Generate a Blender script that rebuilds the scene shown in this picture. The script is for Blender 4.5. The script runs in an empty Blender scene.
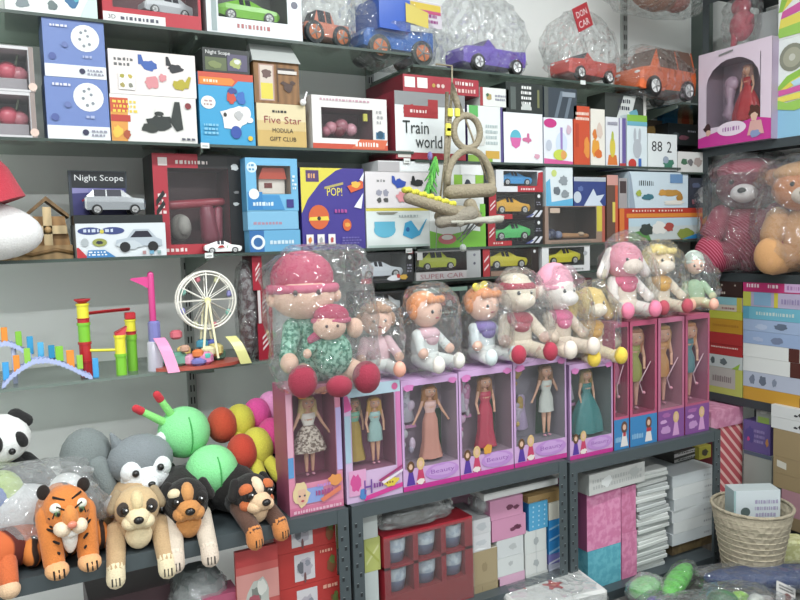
import bpy, math, random
from mathutils import Vector, Matrix, Euler, noise
PI = math.pi
SC = bpy.context.scene
COL = SC.collection

# ------------------------------------------------------------ camera frame
F = 731.0
EX = Vector((1350, 100, -F)).normalized()
EY0 = Vector((-400, 50, -F)).normalized()
EZ = EX.cross(EY0).normalized()
EY = EZ.cross(EX).normalized()
CAM = Vector((0, 0, 1.55))

def ray(px, py):
    v = Vector((px - 400, 300 - py, -F))
    return Vector((EX.dot(v), EY.dot(v), EZ.dot(v)))

def hit(px, py, ax, val):
    d = ray(px, py); i = 'XYZ'.index(ax)
    t = (val - CAM[i]) / d[i]
    return CAM + d * t

def proj(p):
    w = Vector(p) - CAM
    c = EX * w.x + EY * w.y + EZ * w.z
    return 400 + F * c.x / -c.z, 300 - F * c.y / -c.z

class Plane:
    """a vertical front plane: 'Y' faces the room (-Y), 'X' faces -X"""
    def __init__(s, ax, val): s.ax = ax; s.val = val; s.rot = 0 if ax == 'Y' else -PI / 2
    def p(s, u, z): return Vector((u, s.val, z)) if s.ax == 'Y' else Vector((s.val, -u, z))
    def u(s, px, z):
        lo, hi = (-1.2, 4.5) if s.ax == 'Y' else (-2.6, -1.0)
        for _ in range(34):
            m = (lo + hi) / 2
            if proj(s.p(m, z))[0] < px: lo = m
            else: hi = m
        return (lo + hi) / 2
    def z(s, u, py):
        lo, hi = 0.0, 3.0
        for _ in range(34):
            m = (lo + hi) / 2
            if proj(s.p(u, m))[1] > py: lo = m
            else: hi = m
        return (lo + hi) / 2
def at(px, Y, z):            # floor-like point on row Y at height z
    return Plane('Y', Y).p(Plane('Y', Y).u(px, z), z)
def zat(px, py, Y):
    return hit(px, py, 'Y', Y).z

# ------------------------------------------------------------ materials
def lin(c): return c / 12.92 if c <= 0.04045 else ((c + 0.055) / 1.055) ** 2.4
def rgb(h):
    if len(h) == 3: h = ''.join(c * 2 for c in h)
    c = [int(h[i:i + 2], 16) / 255 for i in (0, 2, 4)]; g = .3 * c[0] + .59 * c[1] + .11 * c[2]
    return tuple(lin(v + (g - v) * .15) for v in c) + (1,)      # pulls every palette colour a little towards grey
MATS = {}
def new(name):
    m = bpy.data.materials.new(name); m.use_nodes = True
    return m, m.node_tree.nodes, m.node_tree.links, m.node_tree.nodes['Principled BSDF']
def bump(nt, ln, b, scale, strength, dist=0.002, kind='noise', detail=3):
    tc = nt.new('ShaderNodeTexCoord')
    if kind == 'noise':
        t = nt.new('ShaderNodeTexNoise'); t.inputs['Scale'].default_value = scale; t.inputs['Detail'].default_value = detail; o = t.outputs['Fac']
    elif kind == 'vor':
        t = nt.new('ShaderNodeTexVoronoi'); t.inputs['Scale'].default_value = scale; o = t.outputs['Distance']
    else:
        t = nt.new('ShaderNodeTexWave'); t.inputs['Scale'].default_value = scale; t.inputs['Distortion'].default_value = 1.5; o = t.outputs['Fac']
    ln.new(tc.outputs['Object'], t.inputs['Vector'])
    bp = nt.new('ShaderNodeBump'); bp.inputs['Strength'].default_value = strength; bp.inputs['Distance'].default_value = dist
    ln.new(o, bp.inputs['Height']); ln.new(bp.outputs['Normal'], b.inputs['Normal'])
    return tc, t
def M(key):
    """key 'card:hex', 'plush:hex', 'plastic:hex', 'metal:hex', 'cloth:hex', 'skin:hex', 'film', 'bag', ..."""
    if key in MATS: return MATS[key]
    kind, _, hx = key.partition(':')
    m, nt, ln, b = new(key.replace(':', '_'))
    P = b.inputs
    if hx: P['Base Color'].default_value = rgb(hx.split('/')[0])
    P['Roughness'].default_value = 0.5
    if kind == 'card': P['Roughness'].default_value = 0.42; P['Base Color'].default_value = tuple(v * .78 for v in rgb(hx)[:3]) + (1,)
    elif kind == 'paper': P['Roughness'].default_value = 0.8
    elif kind == 'plush':
        P['Roughness'].default_value = 0.95
        P['Sheen Weight'].default_value = 0.12; P['Sheen Roughness'].default_value = 0.5
        tc, t = bump(nt, ln, b, 260, 0.55, 0.004)
        c = rgb(hx); mx = nt.new('ShaderNodeMix'); mx.data_type = 'RGBA'
        mx.inputs[6].default_value = tuple(v * .78 for v in c[:3]) + (1,); mx.inputs[7].default_value = tuple(min(1, v * 1.12) for v in c[:3]) + (1,)
        ln.new(t.outputs['Fac'], mx.inputs[0]); ln.new(mx.outputs[2], P['Base Color'])
    elif kind == 'stripe':           # 'stripe:base/stripe/scale'
        a = hx.split('/'); P['Roughness'].default_value = .95
        tc = nt.new('ShaderNodeTexCoord'); w = nt.new('ShaderNodeTexWave'); w.bands_direction = a[3] if len(a) > 3 else 'Z'
        w.inputs['Scale'].default_value = float(a[2]); w.inputs['Distortion'].default_value = 6; w.inputs['Detail Scale'].default_value = 1.4
        cr = nt.new('ShaderNodeValToRGB'); cr.color_ramp.elements[0].position = .16; cr.color_ramp.elements[1].position = .3
        cr.color_ramp.elements[0].color = rgb(a[1]); cr.color_ramp.elements[1].color = rgb(a[0])
        ln.new(tc.outputs['Object'], w.inputs['Vector']); ln.new(w.outputs['Fac'], cr.inputs[0]); ln.new(cr.outputs[0], P['Base Color'])
    elif kind == 'check':            # woven check fabric / printed stripes 'check:a/b/scale'
        a = hx.split('/'); P['Roughness'].default_value = .9
        tc = nt.new('ShaderNodeTexCoord'); w = nt.new('ShaderNodeTexWave'); w.bands_direction = 'DIAGONAL'
        w.inputs['Scale'].default_value = float(a[2])
        cr = nt.new('ShaderNodeValToRGB'); cr.color_ramp.elements[0].position = .62; cr.color_ramp.elements[1].position = .8
        cr.color_ramp.elements[0].color = rgb(a[0]); cr.color_ramp.elements[1].color = rgb(a[1])
        ln.new(tc.outputs['Object'], w.inputs['Vector']); ln.new(w.outputs['Fac'], cr.inputs[0]); ln.new(cr.outputs[0], P['Base Color'])
    elif kind == 'mottle':           # 'mottle:a/b/scale' mottled two-colour cloth or print
        a = hx.split('/'); P['Roughness'].default_value = .8
        tc = nt.new('ShaderNodeTexCoord'); w = nt.new('ShaderNodeTexNoise'); w.inputs['Scale'].default_value = float(a[2]); w.inputs['Detail'].default_value = 2
        cr = nt.new('ShaderNodeValToRGB'); cr.color_ramp.elements[0].position = .44; cr.color_ramp.elements[1].position = .58
        cr.color_ramp.elements[0].color = rgb(a[0]); cr.color_ramp.elements[1].color = rgb(a[1])
        ln.new(tc.outputs['Object'], w.inputs['Vector']); ln.new(w.outputs['Fac'], cr.inputs[0]); ln.new(cr.outputs[0], P['Base Color'])
    elif kind == 'cloth': P['Roughness'].default_value = .85; bump(nt, ln, b, 400, .3, .002)
    elif kind == 'plastic': P['Roughness'].default_value = .28
    elif kind == 'skin': P['Roughness'].default_value = .45
    elif kind == 'satin': P['Roughness'].default_value = .3; bump(nt, ln, b, 60, .6, .004)
    elif kind == 'metal': P['Metallic'].default_value = .35; P['Roughness'].default_value = .45
    elif kind == 'chrome': P['Metallic'].default_value = .9; P['Roughness'].default_value = .25
    elif kind == 'rope': P['Roughness'].default_value = .95; bump(nt, ln, b, 130, 1, .006, 'noise', 5)
    elif kind == 'weave': P['Roughness'].default_value = .9; bump(nt, ln, b, 55, 1, .006, 'vor')
    elif kind == 'wood':
        P['Roughness'].default_value = .6; tc = nt.new('ShaderNodeTexCoord'); w = nt.new('ShaderNodeTexWave'); w.inputs['Scale'].default_value = 14; w.inputs['Distortion'].default_value = 5
        c = rgb(hx); mx = nt.new('ShaderNodeMix'); mx.data_type = 'RGBA'
        mx.inputs[6].default_value = tuple(v * .72 for v in c[:3]) + (1,); mx.inputs[7].default_value = c
        ln.new(tc.outputs['Object'], w.inputs['Vector']); ln.new(w.outputs['Fac'], mx.inputs[0]); ln.new(mx.outputs[2], P['Base Color'])
    elif kind in ('film', 'bag', 'bagdense', 'glass'):
        nt.remove(b); out = nt['Material Output']
        tr = nt.new('ShaderNodeBsdfTransparent'); gl = nt.new('ShaderNodeBsdfGlossy'); df = nt.new('ShaderNodeBsdfDiffuse')
        tint = rgb(hx)[:3] if hx else (.93, .94, .94)
        tr.inputs[0].default_value = tint + (1,); df.inputs[0].default_value = (.78, .8, .8, 1)
        gl.inputs[0].default_value = (1, 1, 1, 1); gl.inputs['Roughness'].default_value = {'film': .08, 'bag': .07, 'bagdense': .1, 'glass': .12}[kind]
        m1 = nt.new('ShaderNodeMixShader'); m2 = nt.new('ShaderNodeMixShader')
        m1.inputs[0].default_value = {'film': .03, 'bag': .06, 'bagdense': .2, 'glass': .22}[kind]
        if kind == 'glass': df.inputs[0].default_value = (.34, .4, .36, 1)
        ln.new(tr.outputs[0], m1.inputs[1]); ln.new(df.outputs[0], m1.inputs[2])
        fr = nt.new('ShaderNodeFresnel'); fr.inputs['IOR'].default_value = {'film': 1.35, 'bag': 1.5, 'bagdense': 1.6, 'glass': 1.3}[kind]
        mu = nt.new('ShaderNodeMath'); mu.operation = 'MULTIPLY'; mu.inputs[1].default_value = {'film': 1, 'bag': 1.1, 'bagdense': 1, 'glass': .8}[kind]; mu.use_clamp = True
        mn = nt.new('ShaderNodeMath'); mn.operation = 'MINIMUM'; mn.inputs[1].default_value = {'film': .5, 'bag': .36, 'bagdense': .4, 'glass': .5}[kind]
        ln.new(fr.outputs[0], mu.inputs[0]); ln.new(mu.outputs[0], mn.inputs[0]); ln.new(mn.outputs[0], m2.inputs[0]); ln.new(m1.outputs[0], m2.inputs[1]); ln.new(gl.outputs[0], m2.inputs[2]); ln.new(m2.outputs[0], out.inputs[0])
        if kind in ('bag', 'bagdense'):
            tc = nt.new('ShaderNodeTexCoord'); n0 = nt.new('ShaderNodeTexNoise'); n0.inputs['Scale'].default_value = 9; n0.inputs['Detail'].default_value = 2
            va = nt.new('ShaderNodeVectorMath'); va.operation = 'MULTIPLY_ADD'; va.inputs[1].default_value = (.12, .12, .12)
            ln.new(tc.outputs['Object'], n0.inputs['Vector']); ln.new(n0.outputs['Color'], va.inputs[0]); ln.new(tc.outputs['Object'], va.inputs[2])
            t = nt.new('ShaderNodeTexVoronoi'); t.inputs['Scale'].default_value = 26
            bp = nt.new('ShaderNodeBump'); bp.inputs['Strength'].default_value = 1; bp.inputs['Distance'].default_value = .022
            ln.new(va.outputs[0], t.inputs['Vector']); ln.new(t.outputs['Distance'], bp.inputs['Height'])
            for q in (fr, gl): ln.new(bp.outputs['Normal'], q.inputs['Normal'])
    elif kind == 'wall':
        P['Roughness'].default_value = .8; bump(nt, ln, b, 8, .15, .01)
    elif kind == 'lamp':
        P['Emission Color'].default_value = (1, 1, 1, 1); P['Emission Strength'].default_value = 9
    MATS[key] = m
    return m
def mk(c):                     # default material kind for plain hex codes
    return c if (':' in c or c in ('film', 'bag', 'bagdense', 'lamp')) else 'card:' + c

# ------------------------------------------------------------ mesh builder
TXT = {}
def text_mesh(s):
    if s in TXT: return TXT[s]
    cu = bpy.data.curves.new('t', 'FONT'); cu.body = s; cu.size = 1; cu.resolution_u = 2
    o = bpy.data.objects.new('t', cu); COL.objects.link(o)
    dg = bpy.context.evaluated_depsgraph_get(); me = o.evaluated_get(dg).to_mesh()
    vs = [(v.co.x, v.co.y) for v in me.vertices]; fs = [tuple(p.vertices) for p in me.polygons]
    o.evaluated_get(dg).to_mesh_clear()
    bpy.data.objects.remove(o); bpy.data.curves.remove(cu)
    x0 = min(v[0] for v in vs); x1 = max(v[0] for v in vs); y0 = min(v[1] for v in vs); y1 = max(v[1] for v in vs)
    vs = [((x - x0) / (x1 - x0), (y - y0) / (y1 - y0)) for x, y in vs]
    TXT[s] = (vs, fs, (x1 - x0) / (y1 - y0)); return TXT[s]

class MB:
    def __init__(s): s.v = []; s.f = []; s.m = []; s.sm = []; s.keys = []; s.T = Matrix.Identity(4)
    def k(s, c):
        c = mk(c)
        if c not in s.keys: s.keys.append(c)
        return s.keys.index(c)
    def add(s, vs, fs, c, smooth=False):
        o = len(s.v); s.v += [tuple(s.T @ Vector(v)) for v in vs]; i = s.k(c)
        for f in fs: s.f.append([o + a for a in f]); s.m.append(i); s.sm.append(smooth)
        return s
    def box(s, x0, x1, y0, y1, z0, z1, c):
        return s.add([(x0, y0, z0), (x1, y0, z0), (x1, y1, z0), (x0, y1, z0), (x0, y0, z1), (x1, y0, z1), (x1, y1, z1), (x0, y1, z1)],
                     [(0, 3, 2, 1), (4, 5, 6, 7), (0, 1, 5, 4), (1, 2, 6, 5), (2, 3, 7, 6), (3, 0, 4, 7)], c)
    def rbox(s, x0, x1, y0, y1, z0, z1, c, r=.003):       # box with chamfered vertical edges and top
        vs = []; fs = []
        xs = [(x0 + r, y0), (x1 - r, y0), (x1, y0 + r), (x1, y1 - r), (x1 - r, y1), (x0 + r, y1), (x0, y1 - r), (x0, y0 + r)]
        cx, cy = (x0 + x1) / 2, (y0 + y1) / 2
        for z, q in ((z0, r), (z0 + r, 0), (z1 - r, 0), (z1, r)):
            for x, y in xs: vs.append((x - q * (1 if x > cx else -1), y - q * (1 if y > cy else -1), z))
        for k in range(3):
            for i in range(8): j = (i + 1) % 8; fs.append((k * 8 + i, k * 8 + j, k * 8 + 8 + j, k * 8 + 8 + i))
        fs.append(tuple(range(7, -1, -1))); fs.append(tuple(range(24, 32)))
        return s.add(vs, fs, c)
    def ell(s, c, r, col, rot=None, n=14, m=9):
        R = Euler(rot).to_matrix() if rot else Matrix.Identity(3)
        if isinstance(r, (int, float)): r = (r, r, r)
        vs = []; fs = []
        for i in range(m + 1):
            th = PI * i / m
            for j in range(n):
                a = 2 * PI * j / n
                p = R @ Vector((r[0] * math.sin(th) * math.cos(a), r[1] * math.sin(th) * math.sin(a), r[2] * math.cos(th)))
                vs.append((c[0] + p.x, c[1] + p.y, c[2] + p.z))
        for i in range(m):
            for j in range(n): k = (j + 1) % n; fs.append((i * n + j, (i + 1) * n + j, (i + 1) * n + k, i * n + k))
        return s.add(vs, fs, col, True)
    def cap(s, a, b, ra, rb, col, n=12):        # tapered capsule
        a = Vector(a); b = Vector(b); d = (b - a)
        if d.length < 1e-6: return s
        L = d.length; q = d.to_track_quat('Z', 'Y'); vs = []; fs = []
        pr = [(-ra, 0.001)] + [(-ra * math.cos(t), ra * math.sin(t)) for t in (.5, 1.0, 1.45)] + [(L + rb * math.cos(t), rb * math.sin(t)) for t in (1.6, 1.1, .6)] + [(L + rb, 0.001)]
        for z, r in pr:
            for j in range(n):
                t = 2 * PI * j / n; p = q @ Vector((r * math.cos(t), r * math.sin(t), z)); vs.append(tuple(a + p))
        for i in range(len(pr) - 1):
            for j in range(n): k = (j + 1) % n; fs.append((i * n + j, i * n + k, (i + 1) * n + k, (i + 1) * n + j))
        return s.add(vs, fs, col, True)
    def lathe(s, prof, c, col, n=20, wob=0, sy=1, smooth=True, k=7):
        vs = []; fs = []
        for i, (r, z) in enumerate(prof):
            for j in range(n):
                t = 2 * PI * j / n; q = r * (1 + wob * math.sin(k * t + i * .3) * min(1, i / 2))
                vs.append((c[0] + q * math.cos(t), c[1] + q * sy * math.sin(t), c[2] + z))
        for i in range(len(prof) - 1):
            for j in range(n): kk = (j + 1) % n; fs.append((i * n + j, i * n + kk, (i + 1) * n + kk, (i + 1) * n + j))
        return s.add(vs, fs, col, smooth)
    def cyl(s, c, r, h, col, axis='Z', n=18, smooth=False):
        vs = []; f = []
        for z in (-h / 2, h / 2):
            for j in range(n):
                t = 2 * PI * j / n; a, b = r * math.cos(t), r * math.sin(t)
                vs.append({'Z': (c[0] + a, c[1] + b, c[2] + z), 'Y': (c[0] + a, c[1] + z, c[2] + b), 'X': (c[0] + z, c[1] + a, c[2] + b)}[axis])
        f = [(j, (j + 1) % n, n + (j + 1) % n, n + j) for j in range(n)]
        s.add(vs, f, col, True); return s.add(vs, [tuple(range(n)), tuple(range(n, 2 * n))], col)
    def tube(s, pts, r, col, n=8, closed=False):
        pts = [Vector(p) for p in pts]; N = len(pts); vs = []; fs = []
        up = None
        for i, p in enumerate(pts):
            a = pts[(i - 1) % N] if (closed or i) else p; b = pts[(i + 1) % N] if (closed or i < N - 1) else p
            d = (b - a).normalized()
            if up is None: up = Vector((0, 0, 1)) if abs(d.z) < .9 else Vector((0, 1, 0))
            x = d.cross(up).normalized(); y = x.cross(d).normalized(); up = y
            rr = r[i] if isinstance(r, (list, tuple)) else r
            for j in range(n): t = 2 * PI * j / n; vs.append(tuple(p + x * rr * math.cos(t) + y * rr * math.sin(t)))
        for i in range(N if closed else N - 1):
            for j in range(n):
                k = (j + 1) % n; q = (i + 1) % N; fs.append((i * n + j, i * n + k, q * n + k, q * n + j))
        if not closed: fs += [tuple(range(n)), tuple((N - 1) * n + j for j in range(n))]
        return s.add(vs, fs, col, True)
    def ring(s, c, R, r, col, axis='Y', n=24, sz=1):
        pts = []
        for i in range(n):
            t = 2 * PI * i / n; a, b = R * math.cos(t), R * sz * math.sin(t)
            pts.append({'Y': (c[0] + a, c[1], c[2] + b), 'Z': (c[0] + a, c[1] + b, c[2]), 'X': (c[0], c[1] + a, c[2] + b)}[axis])
        return s.tube(pts, r, col, closed=True)
    def prism(s, pts, y0, y1, c):     # polygon in x,z extruded in y
        n = len(pts); vs = [(x, y0, z) for x, z in pts] + [(x, y1, z) for x, z in pts]
        return s.add(vs, [tuple(range(n)), tuple(range(2 * n - 1, n - 1, -1))] + [(i, i + n, (i + 1) % n + n, (i + 1) % n) for i in range(n)], c)
    def plate(s, pts, y, c):          # flat print on a front face
        return s.add([(x, y, z) for x, z in pts], [tuple(range(len(pts)))], c)
    def build(s, name, parent=None, loc=None, rz=0, bevel=0):
        me = bpy.data.meshes.new(name); me.from_pydata(s.v, [], s.f)
        for c in s.keys: me.materials.append(M(c))
        me.polygons.foreach_set('material_index', s.m); me.polygons.foreach_set('use_smooth', s.sm)
        me.update()
        o = bpy.data.objects.new(name, me); COL.objects.link(o)
        if parent: o.parent = parent
        if loc is not None: o.location = loc
        o.rotation_euler.z = rz
        return o

def tag(o, label=None, cat=None, group=None, kind=None):
    if label: o['label'] = label
    if cat: o['category'] = cat
    if group: o['group'] = group
    if kind: o['kind'] = kind
    return o
def empty(name, label, cat, loc, rz=0, group=None):
    o = bpy.data.objects.new(name, None); COL.objects.link(o); o.empty_display_size = .05
    o.location = loc; o.rotation_euler.z = rz
    return tag(o, label, cat, group)
def struct(mb, name): return tag(mb.build(name), kind='structure')

# ------------------------------------------------------------ printed art on box fronts
def art(b, W, H, ops, y=0, z0=0, x0=None, seed=1):
    """ops use u,v in 0..1 of the printed face of size W x H"""
    X0 = -W / 2 if x0 is None else x0
    X = lambda u: X0 + u * W
    Z = lambda v: z0 + v * H
    rnd = random.Random(seed)
    for i, o in enumerate(ops):
        yy = y - .0005 * (i + 1) ** .8; k = o[0]
        if k == 'r': _, a, c, d, e, col = o; b.plate([(X(a), Z(c)), (X(d), Z(c)), (X(d), Z(e)), (X(a), Z(e))], yy, col)
        elif k == 'e':
            _, cu, cv, ru, rv, col = o
            b.plate([(X(cu + ru * math.cos(t * PI / 10)), Z(cv + rv * math.sin(t * PI / 10))) for t in range(20)], yy, col)
        elif k == 'd':       # round disc, radius as a fraction of height
            _, cu, cv, r, col = o
            b.plate([(X(cu) + r * H * math.cos(t * PI / 10), Z(cv) + r * H * math.sin(t * PI / 10)) for t in range(20)], yy, col)
        elif k == 'p': _, p, col = o; b.plate([(X(p[j]), Z(p[j + 1])) for j in range(0, len(p), 2)], yy, col)
        elif k == 't':
            _, u, v, h, s, col = o[:6]
            vs, fs, ar = text_mesh(s); hh = h * H; ww = min(hh * ar, (o[6] * W) if len(o) > 6 else 9)
            if len(o) > 6: ww = o[6] * W
            b.add([(X(u) + q * ww, yy, Z(v) + w * hh) for q, w in vs], fs, col)
        elif k == 's':       # rows of small printed marks too small to read
            _, a, c, d, e, col, rows = o; dv = (e - c) / rows
            for r in range(rows):
                q = a + rnd.random() * .02; v = c + (rows - 1 - r) * dv
                while q < d - .03:
                    w = rnd.uniform(.02, .07) * min(1, (.12 / max(W, .02)))* 1.2
                    w = min(w, d - q); b.plate([(X(q), Z(v + dv * .15)), (X(q + w), Z(v + dv * .15)), (X(q + w), Z(v + dv * rnd.uniform(.6, .8))), (X(q), Z(v + dv * .7))], yy, col); q += w + .018
        elif k == 'c':       # printed car, side view
            _, a, c, d, e, col = o; w = d - a; h = e - c
            P = [0, .25, .03, .5, .25, .58, .4, .95, .72, .95, .88, .58, 1, .48, 1, .22]
            b.plate([(X(a + P[j] * w), Z(c + P[j + 1] * h)) for j in range(0, 16, 2)], yy, col)
            b.plate([(X(a + p * w), Z(c + q * h)) for p, q in ((.32, .6), (.44, .87), (.7, .87), (.8, .6))], yy - .0003, '223')
            for q in (.2, .8): b.plate([(X(a + q * w) + .22 * h * H * math.cos(t * PI / 6), Z(c + .2 * h) + .22 * h * H * math.sin(t * PI / 6)) for t in range(12)], yy - .0004, '222')
        elif k == 'g':       # small printed figure in a dress
            _, u, v, h, dress, hair = o; hh = h * H; x = X(u); z = Z(v)
            b.plate([(x - .2 * hh, z), (x + .2 * hh, z), (x + .08 * hh, z + .6 * hh), (x - .08 * hh, z + .6 * hh)], yy, dress)
            b.plate([(x + .17 * hh * math.cos(t * PI / 6), z + .76 * hh + .24 * hh * math.sin(t * PI / 6)) for t in range(12)], yy - .0002, hair)
            b.plate([(x + .09 * hh * math.cos(t * PI / 6), z + .76 * hh + .12 * hh * math.sin(t * PI / 6)) for t in range(12)], yy - .0004, 'e8b89a')
        elif k == 'b':       # irregular blob / splash
            _, cu, cv, ru, rv, col = o; pts = []
            for t in range(16): q = rnd.uniform(.7, 1.08); pts.append((X(cu + ru * q * math.cos(t * PI / 8)), Z(cv + rv * q * math.sin(t * PI / 8))))
            b.plate(pts, yy, col)

def carton(b, W, H, D, c, side=None, top=None, win=None, inner='222', wt=.004):
    """closed carton, or with win=(u0,v0,u1,v1) an open-fronted one with an inner tray; front at y=0"""
    side = side or c; top = top or c
    w = W / 2
    if not win:
        b.add([(-w, 0, 0), (w, 0, 0), (w, 0, H), (-w, 0, H)], [(0, 1, 2, 3)], c)
        b.add([(-w, D, 0), (w, D, 0), (w, D, H), (-w, D, H)], [(3, 2, 1, 0)], c)
    else:
        u0, v0, u1, v1 = win; a0, a1 = -w + u0 * W, -w + u1 * W; c0, c1 = v0 * H, v1 * H
        b.box(-w, w, 0, .0015, 0, c0, c); b.box(-w, w, 0, .0015, c1, H, c); b.box(-w, a0, 0, .0015, c0, c1, c); b.box(a1, w, 0, .0015, c0, c1, c)
        b.add([(-w, D, 0), (w, D, 0), (w, D, H), (-w, D, H)], [(3, 2, 1, 0)], c)
        e = .002; b.add([(a0, e, c0), (a1, e, c0), (a1, D * .85, c0), (a0, D * .85, c0), (a0, e, c1), (a1, e, c1), (a1, D * .85, c1), (a0, D * .85, c1)],
              [(0, 1, 2, 3), (4, 7, 6, 5), (1, 5, 6, 2), (0, 3, 7, 4), (3, 2, 6, 7)], inner)
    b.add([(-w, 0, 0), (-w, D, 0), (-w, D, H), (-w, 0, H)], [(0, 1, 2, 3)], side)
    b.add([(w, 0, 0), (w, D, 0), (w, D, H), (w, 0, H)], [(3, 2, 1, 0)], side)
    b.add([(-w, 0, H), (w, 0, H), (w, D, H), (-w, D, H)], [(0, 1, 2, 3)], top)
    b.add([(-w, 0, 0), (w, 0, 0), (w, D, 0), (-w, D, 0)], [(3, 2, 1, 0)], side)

SEED = [0]
def BX(name, label, cat, span, z0, pl, D, c, ops=(), side=None, top=None, group=None, win=None, inner='222', fn=None, dy=0, h=None, yaw=0, flaps=True):
    """a carton standing at height z0 on plane pl; span = (left px, right px, top px)"""
    q = Plane(pl.ax, pl.val + dy) if dy else pl
    SEED[0] += 1
    u0, u1 = q.u(span[0], z0), q.u(span[1], z0); um = (u0 + u1) / 2
    H = h if h else q.z(um, span[2]) - z0
    W = u1 - u0 - .0012; H -= .0008
    b = MB(); carton(b, W, H, D, c, side, top, win, inner)
    art(b, W, H, ops, seed=SEED[0])
    p = q.p(um, z0 + .0004)
    if win:
        r = empty(name, label, cat, p, q.rot + yaw, group)
        b.build('carton', r)
        u_0, v0, u_1, v1 = win; f = MB(); a0, a1 = -W / 2 + u_0 * W, -W / 2 + u_1 * W
        f.add([(a0 - .002, -.0002, v0 * H), (a1 + .002, -.0002, v0 * H), (a1 + .002, -.0002, v1 * H), (a0 - .002, -.0002, v1 * H)], [(0, 1, 2, 3)], 'film'); f.build('window_film', r)
        if fn: fn(r, W, H, D, a0, a1, v0 * H, v1 * H)
    else:
        r = tag(b.build(name, None, p, q.rot + yaw), label, cat, group)
    return z0 + H + .0008

# ------------------------------------------------------------ toy cars
CARS = {
 'sports': ([(0, .1, .15, .16, .38), (.05, .05, .2, .205, .43), (.28, .05, .235, .24, .44), (.48, .05, .24, .345, .44), (.66, .05, .25, .34, .44), (.88, .06, .26, .265, .43), (1, .1, .22, .23, .38)], .2),
 'sedan': ([(0, .1, .2, .21, .36), (.04, .06, .24, .25, .41), (.26, .06, .27, .28, .42), (.4, .06, .28, .42, .42), (.7, .06, .28, .42, .42), (.86, .06, .28, .29, .42), (1, .1, .25, .26, .38)], .2),
 'suv': ([(0, .1, .22, .23, .36), (.03, .08, .27, .28, .41), (.22, .08, .29, .3, .42), (.4, .08, .31, .43, .42), (.85, .08, .31, .43, .42), (.97, .08, .3, .31, .42), (1, .12, .28, .29, .4)], .2),
 'van': ([(0, .1, .24, .25, .36), (.04, .08, .3, .31, .41), (.16, .08, .32, .33, .42), (.32, .08, .33, .54, .42), (.92, .08, .33, .56, .42), (.99, .08, .33, .5, .42), (1, .12, .3, .31, .4)], .2),
 'open': ([(0, .1, .22, .23, .36), (.04, .08, .27, .275, .41), (.3, .08, .29, .295, .42), (.42, .08, .29, .4, .42), (.5, .08, .28, .29, .42), (.82, .08, .28, .29, .42), (1, .12, .3, .31, .4)], .2),
 'truck': ([(0, .18, .3, .31, .36), (.04, .16, .36, .37, .41), (.2, .16, .38, .39, .42), (.3, .16, .4, .62, .42), (.6, .16, .4, .62, .42), (.66, .16, .4, .41, .42), (1, .18, .42, .43, .4)], .2)}
def car(parent, name, L, kind, col, loc, rz=0, wheel='ccc', wr=.085, tyre='222', glass='223', wheels_named='wheel'):
    st, _ = CARS[kind]; b = MB(); W = L * .42
    rings = []
    for i, (x, zb, zm, zt, w) in enumerate(st):
        w = w / .44 * W / 2; cab = zt - zm > .05; wt = w * (.72 if cab else .9)
        X = (x - .5) * L
        rings.append([(X, -w * .93, zb * L), (X, -w, (zb * .4 + zm * .6) * L), (X, -w * .97, zm * L), (X, -wt, zt * L), (X, wt, zt * L), (X, w * .97, zm * L), (X, w, (zb * .4 + zm * .6) * L), (X, w * .93, zb * L)])
    for i in range(len(rings) - 1):
        A, B = rings[i], rings[i + 1]; cabA = st[i][3] - st[i][2] > .05; cabB = st[i + 1][3] - st[i + 1][2] > .05
        for j in range(8):
            k = (j + 1) % 8
            g = glass if (j in (2, 4) and (cabA and cabB)) else (glass if j == 3 and (cabA != cabB) else col)
            b.add([A[j], A[k], B[k], B[j]], [(3, 2, 1, 0)], g)
        if cabA and cabB:
            for s_ in (-1, 1):     # door pillar
                X = (A[0][0] * .45 + B[0][0] * .55); 
                p, q = (A[2], A[3]) if s_ < 0 else (A[5], A[4])
                b.add([(X - .012 * L, p[1] + .001 * s_, p[2]), (X + .012 * L, p[1] + .001 * s_, p[2]), (X + .012 * L, q[1] + .001 * s_, q[2]), (X - .012 * L, q[1] + .001 * s_, q[2])], [(0, 1, 2, 3)], col)
    b.add(rings[0], [tuple(range(8))], col); b.add(rings[-1], [tuple(range(7, -1, -1))], col)
    for s_ in (-1, 1):   # lamps
        b.ell((-.5 * L + .01 * L, s_ * W * .3, st[1][2] * L * .85), (.012 * L, .04 * L, .022 * L), 'plastic:eee'); b.ell((.5 * L, s_ * W * .32, st[-2][2] * L * .85), (.012 * L, .03 * L, .02 * L), 'plastic:c11')
    o = b.build(name, parent, loc, rz)
    R = wr * L
    for x in (-.31, .31):
        for s_ in (-1, 1):
            w = MB(); w.cyl((0, 0, 0), R, .07 * L, 'plastic:' + tyre, 'Y', 20); w.cyl((0, s_ * .005 * L, 0), R * .66, .072 * L, 'plastic:' + wheel, 'Y', 14)
            for a in range(5):
                t = a * PI * .4; w.tube([(0, s_ * .043 * L, 0), (R * .6 * math.cos(t), s_ * .043 * L, R * .6 * math.sin(t))], R * .07, 'plastic:999', 5)
            w.build(wheels_named, o, (x * L, s_ * W * .46, R))
    return o
def boxed_car(kind, col, rz=0, wheel='ccc', k=.86, lift=.004, glass='223'):
    def f(r, W, H, D, a0, a1, z0, z1):
        L = min((a1 - a0) * k, (z1 - z0) / (CARS[kind][0][3][3] + .02))
        if kind == 'sports': L = min((a1 - a0) * k, (z1 - z0) / .37)
        L = min(L, (D * .8) / .44)if L * .44 > D * .8 else L
        car(r, 'toy_car', L, kind, 'plastic:' + col, ((a0 + a1) / 2, D * .42, z0 + lift), rz, wheel, glass=glass)
    return f

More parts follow.
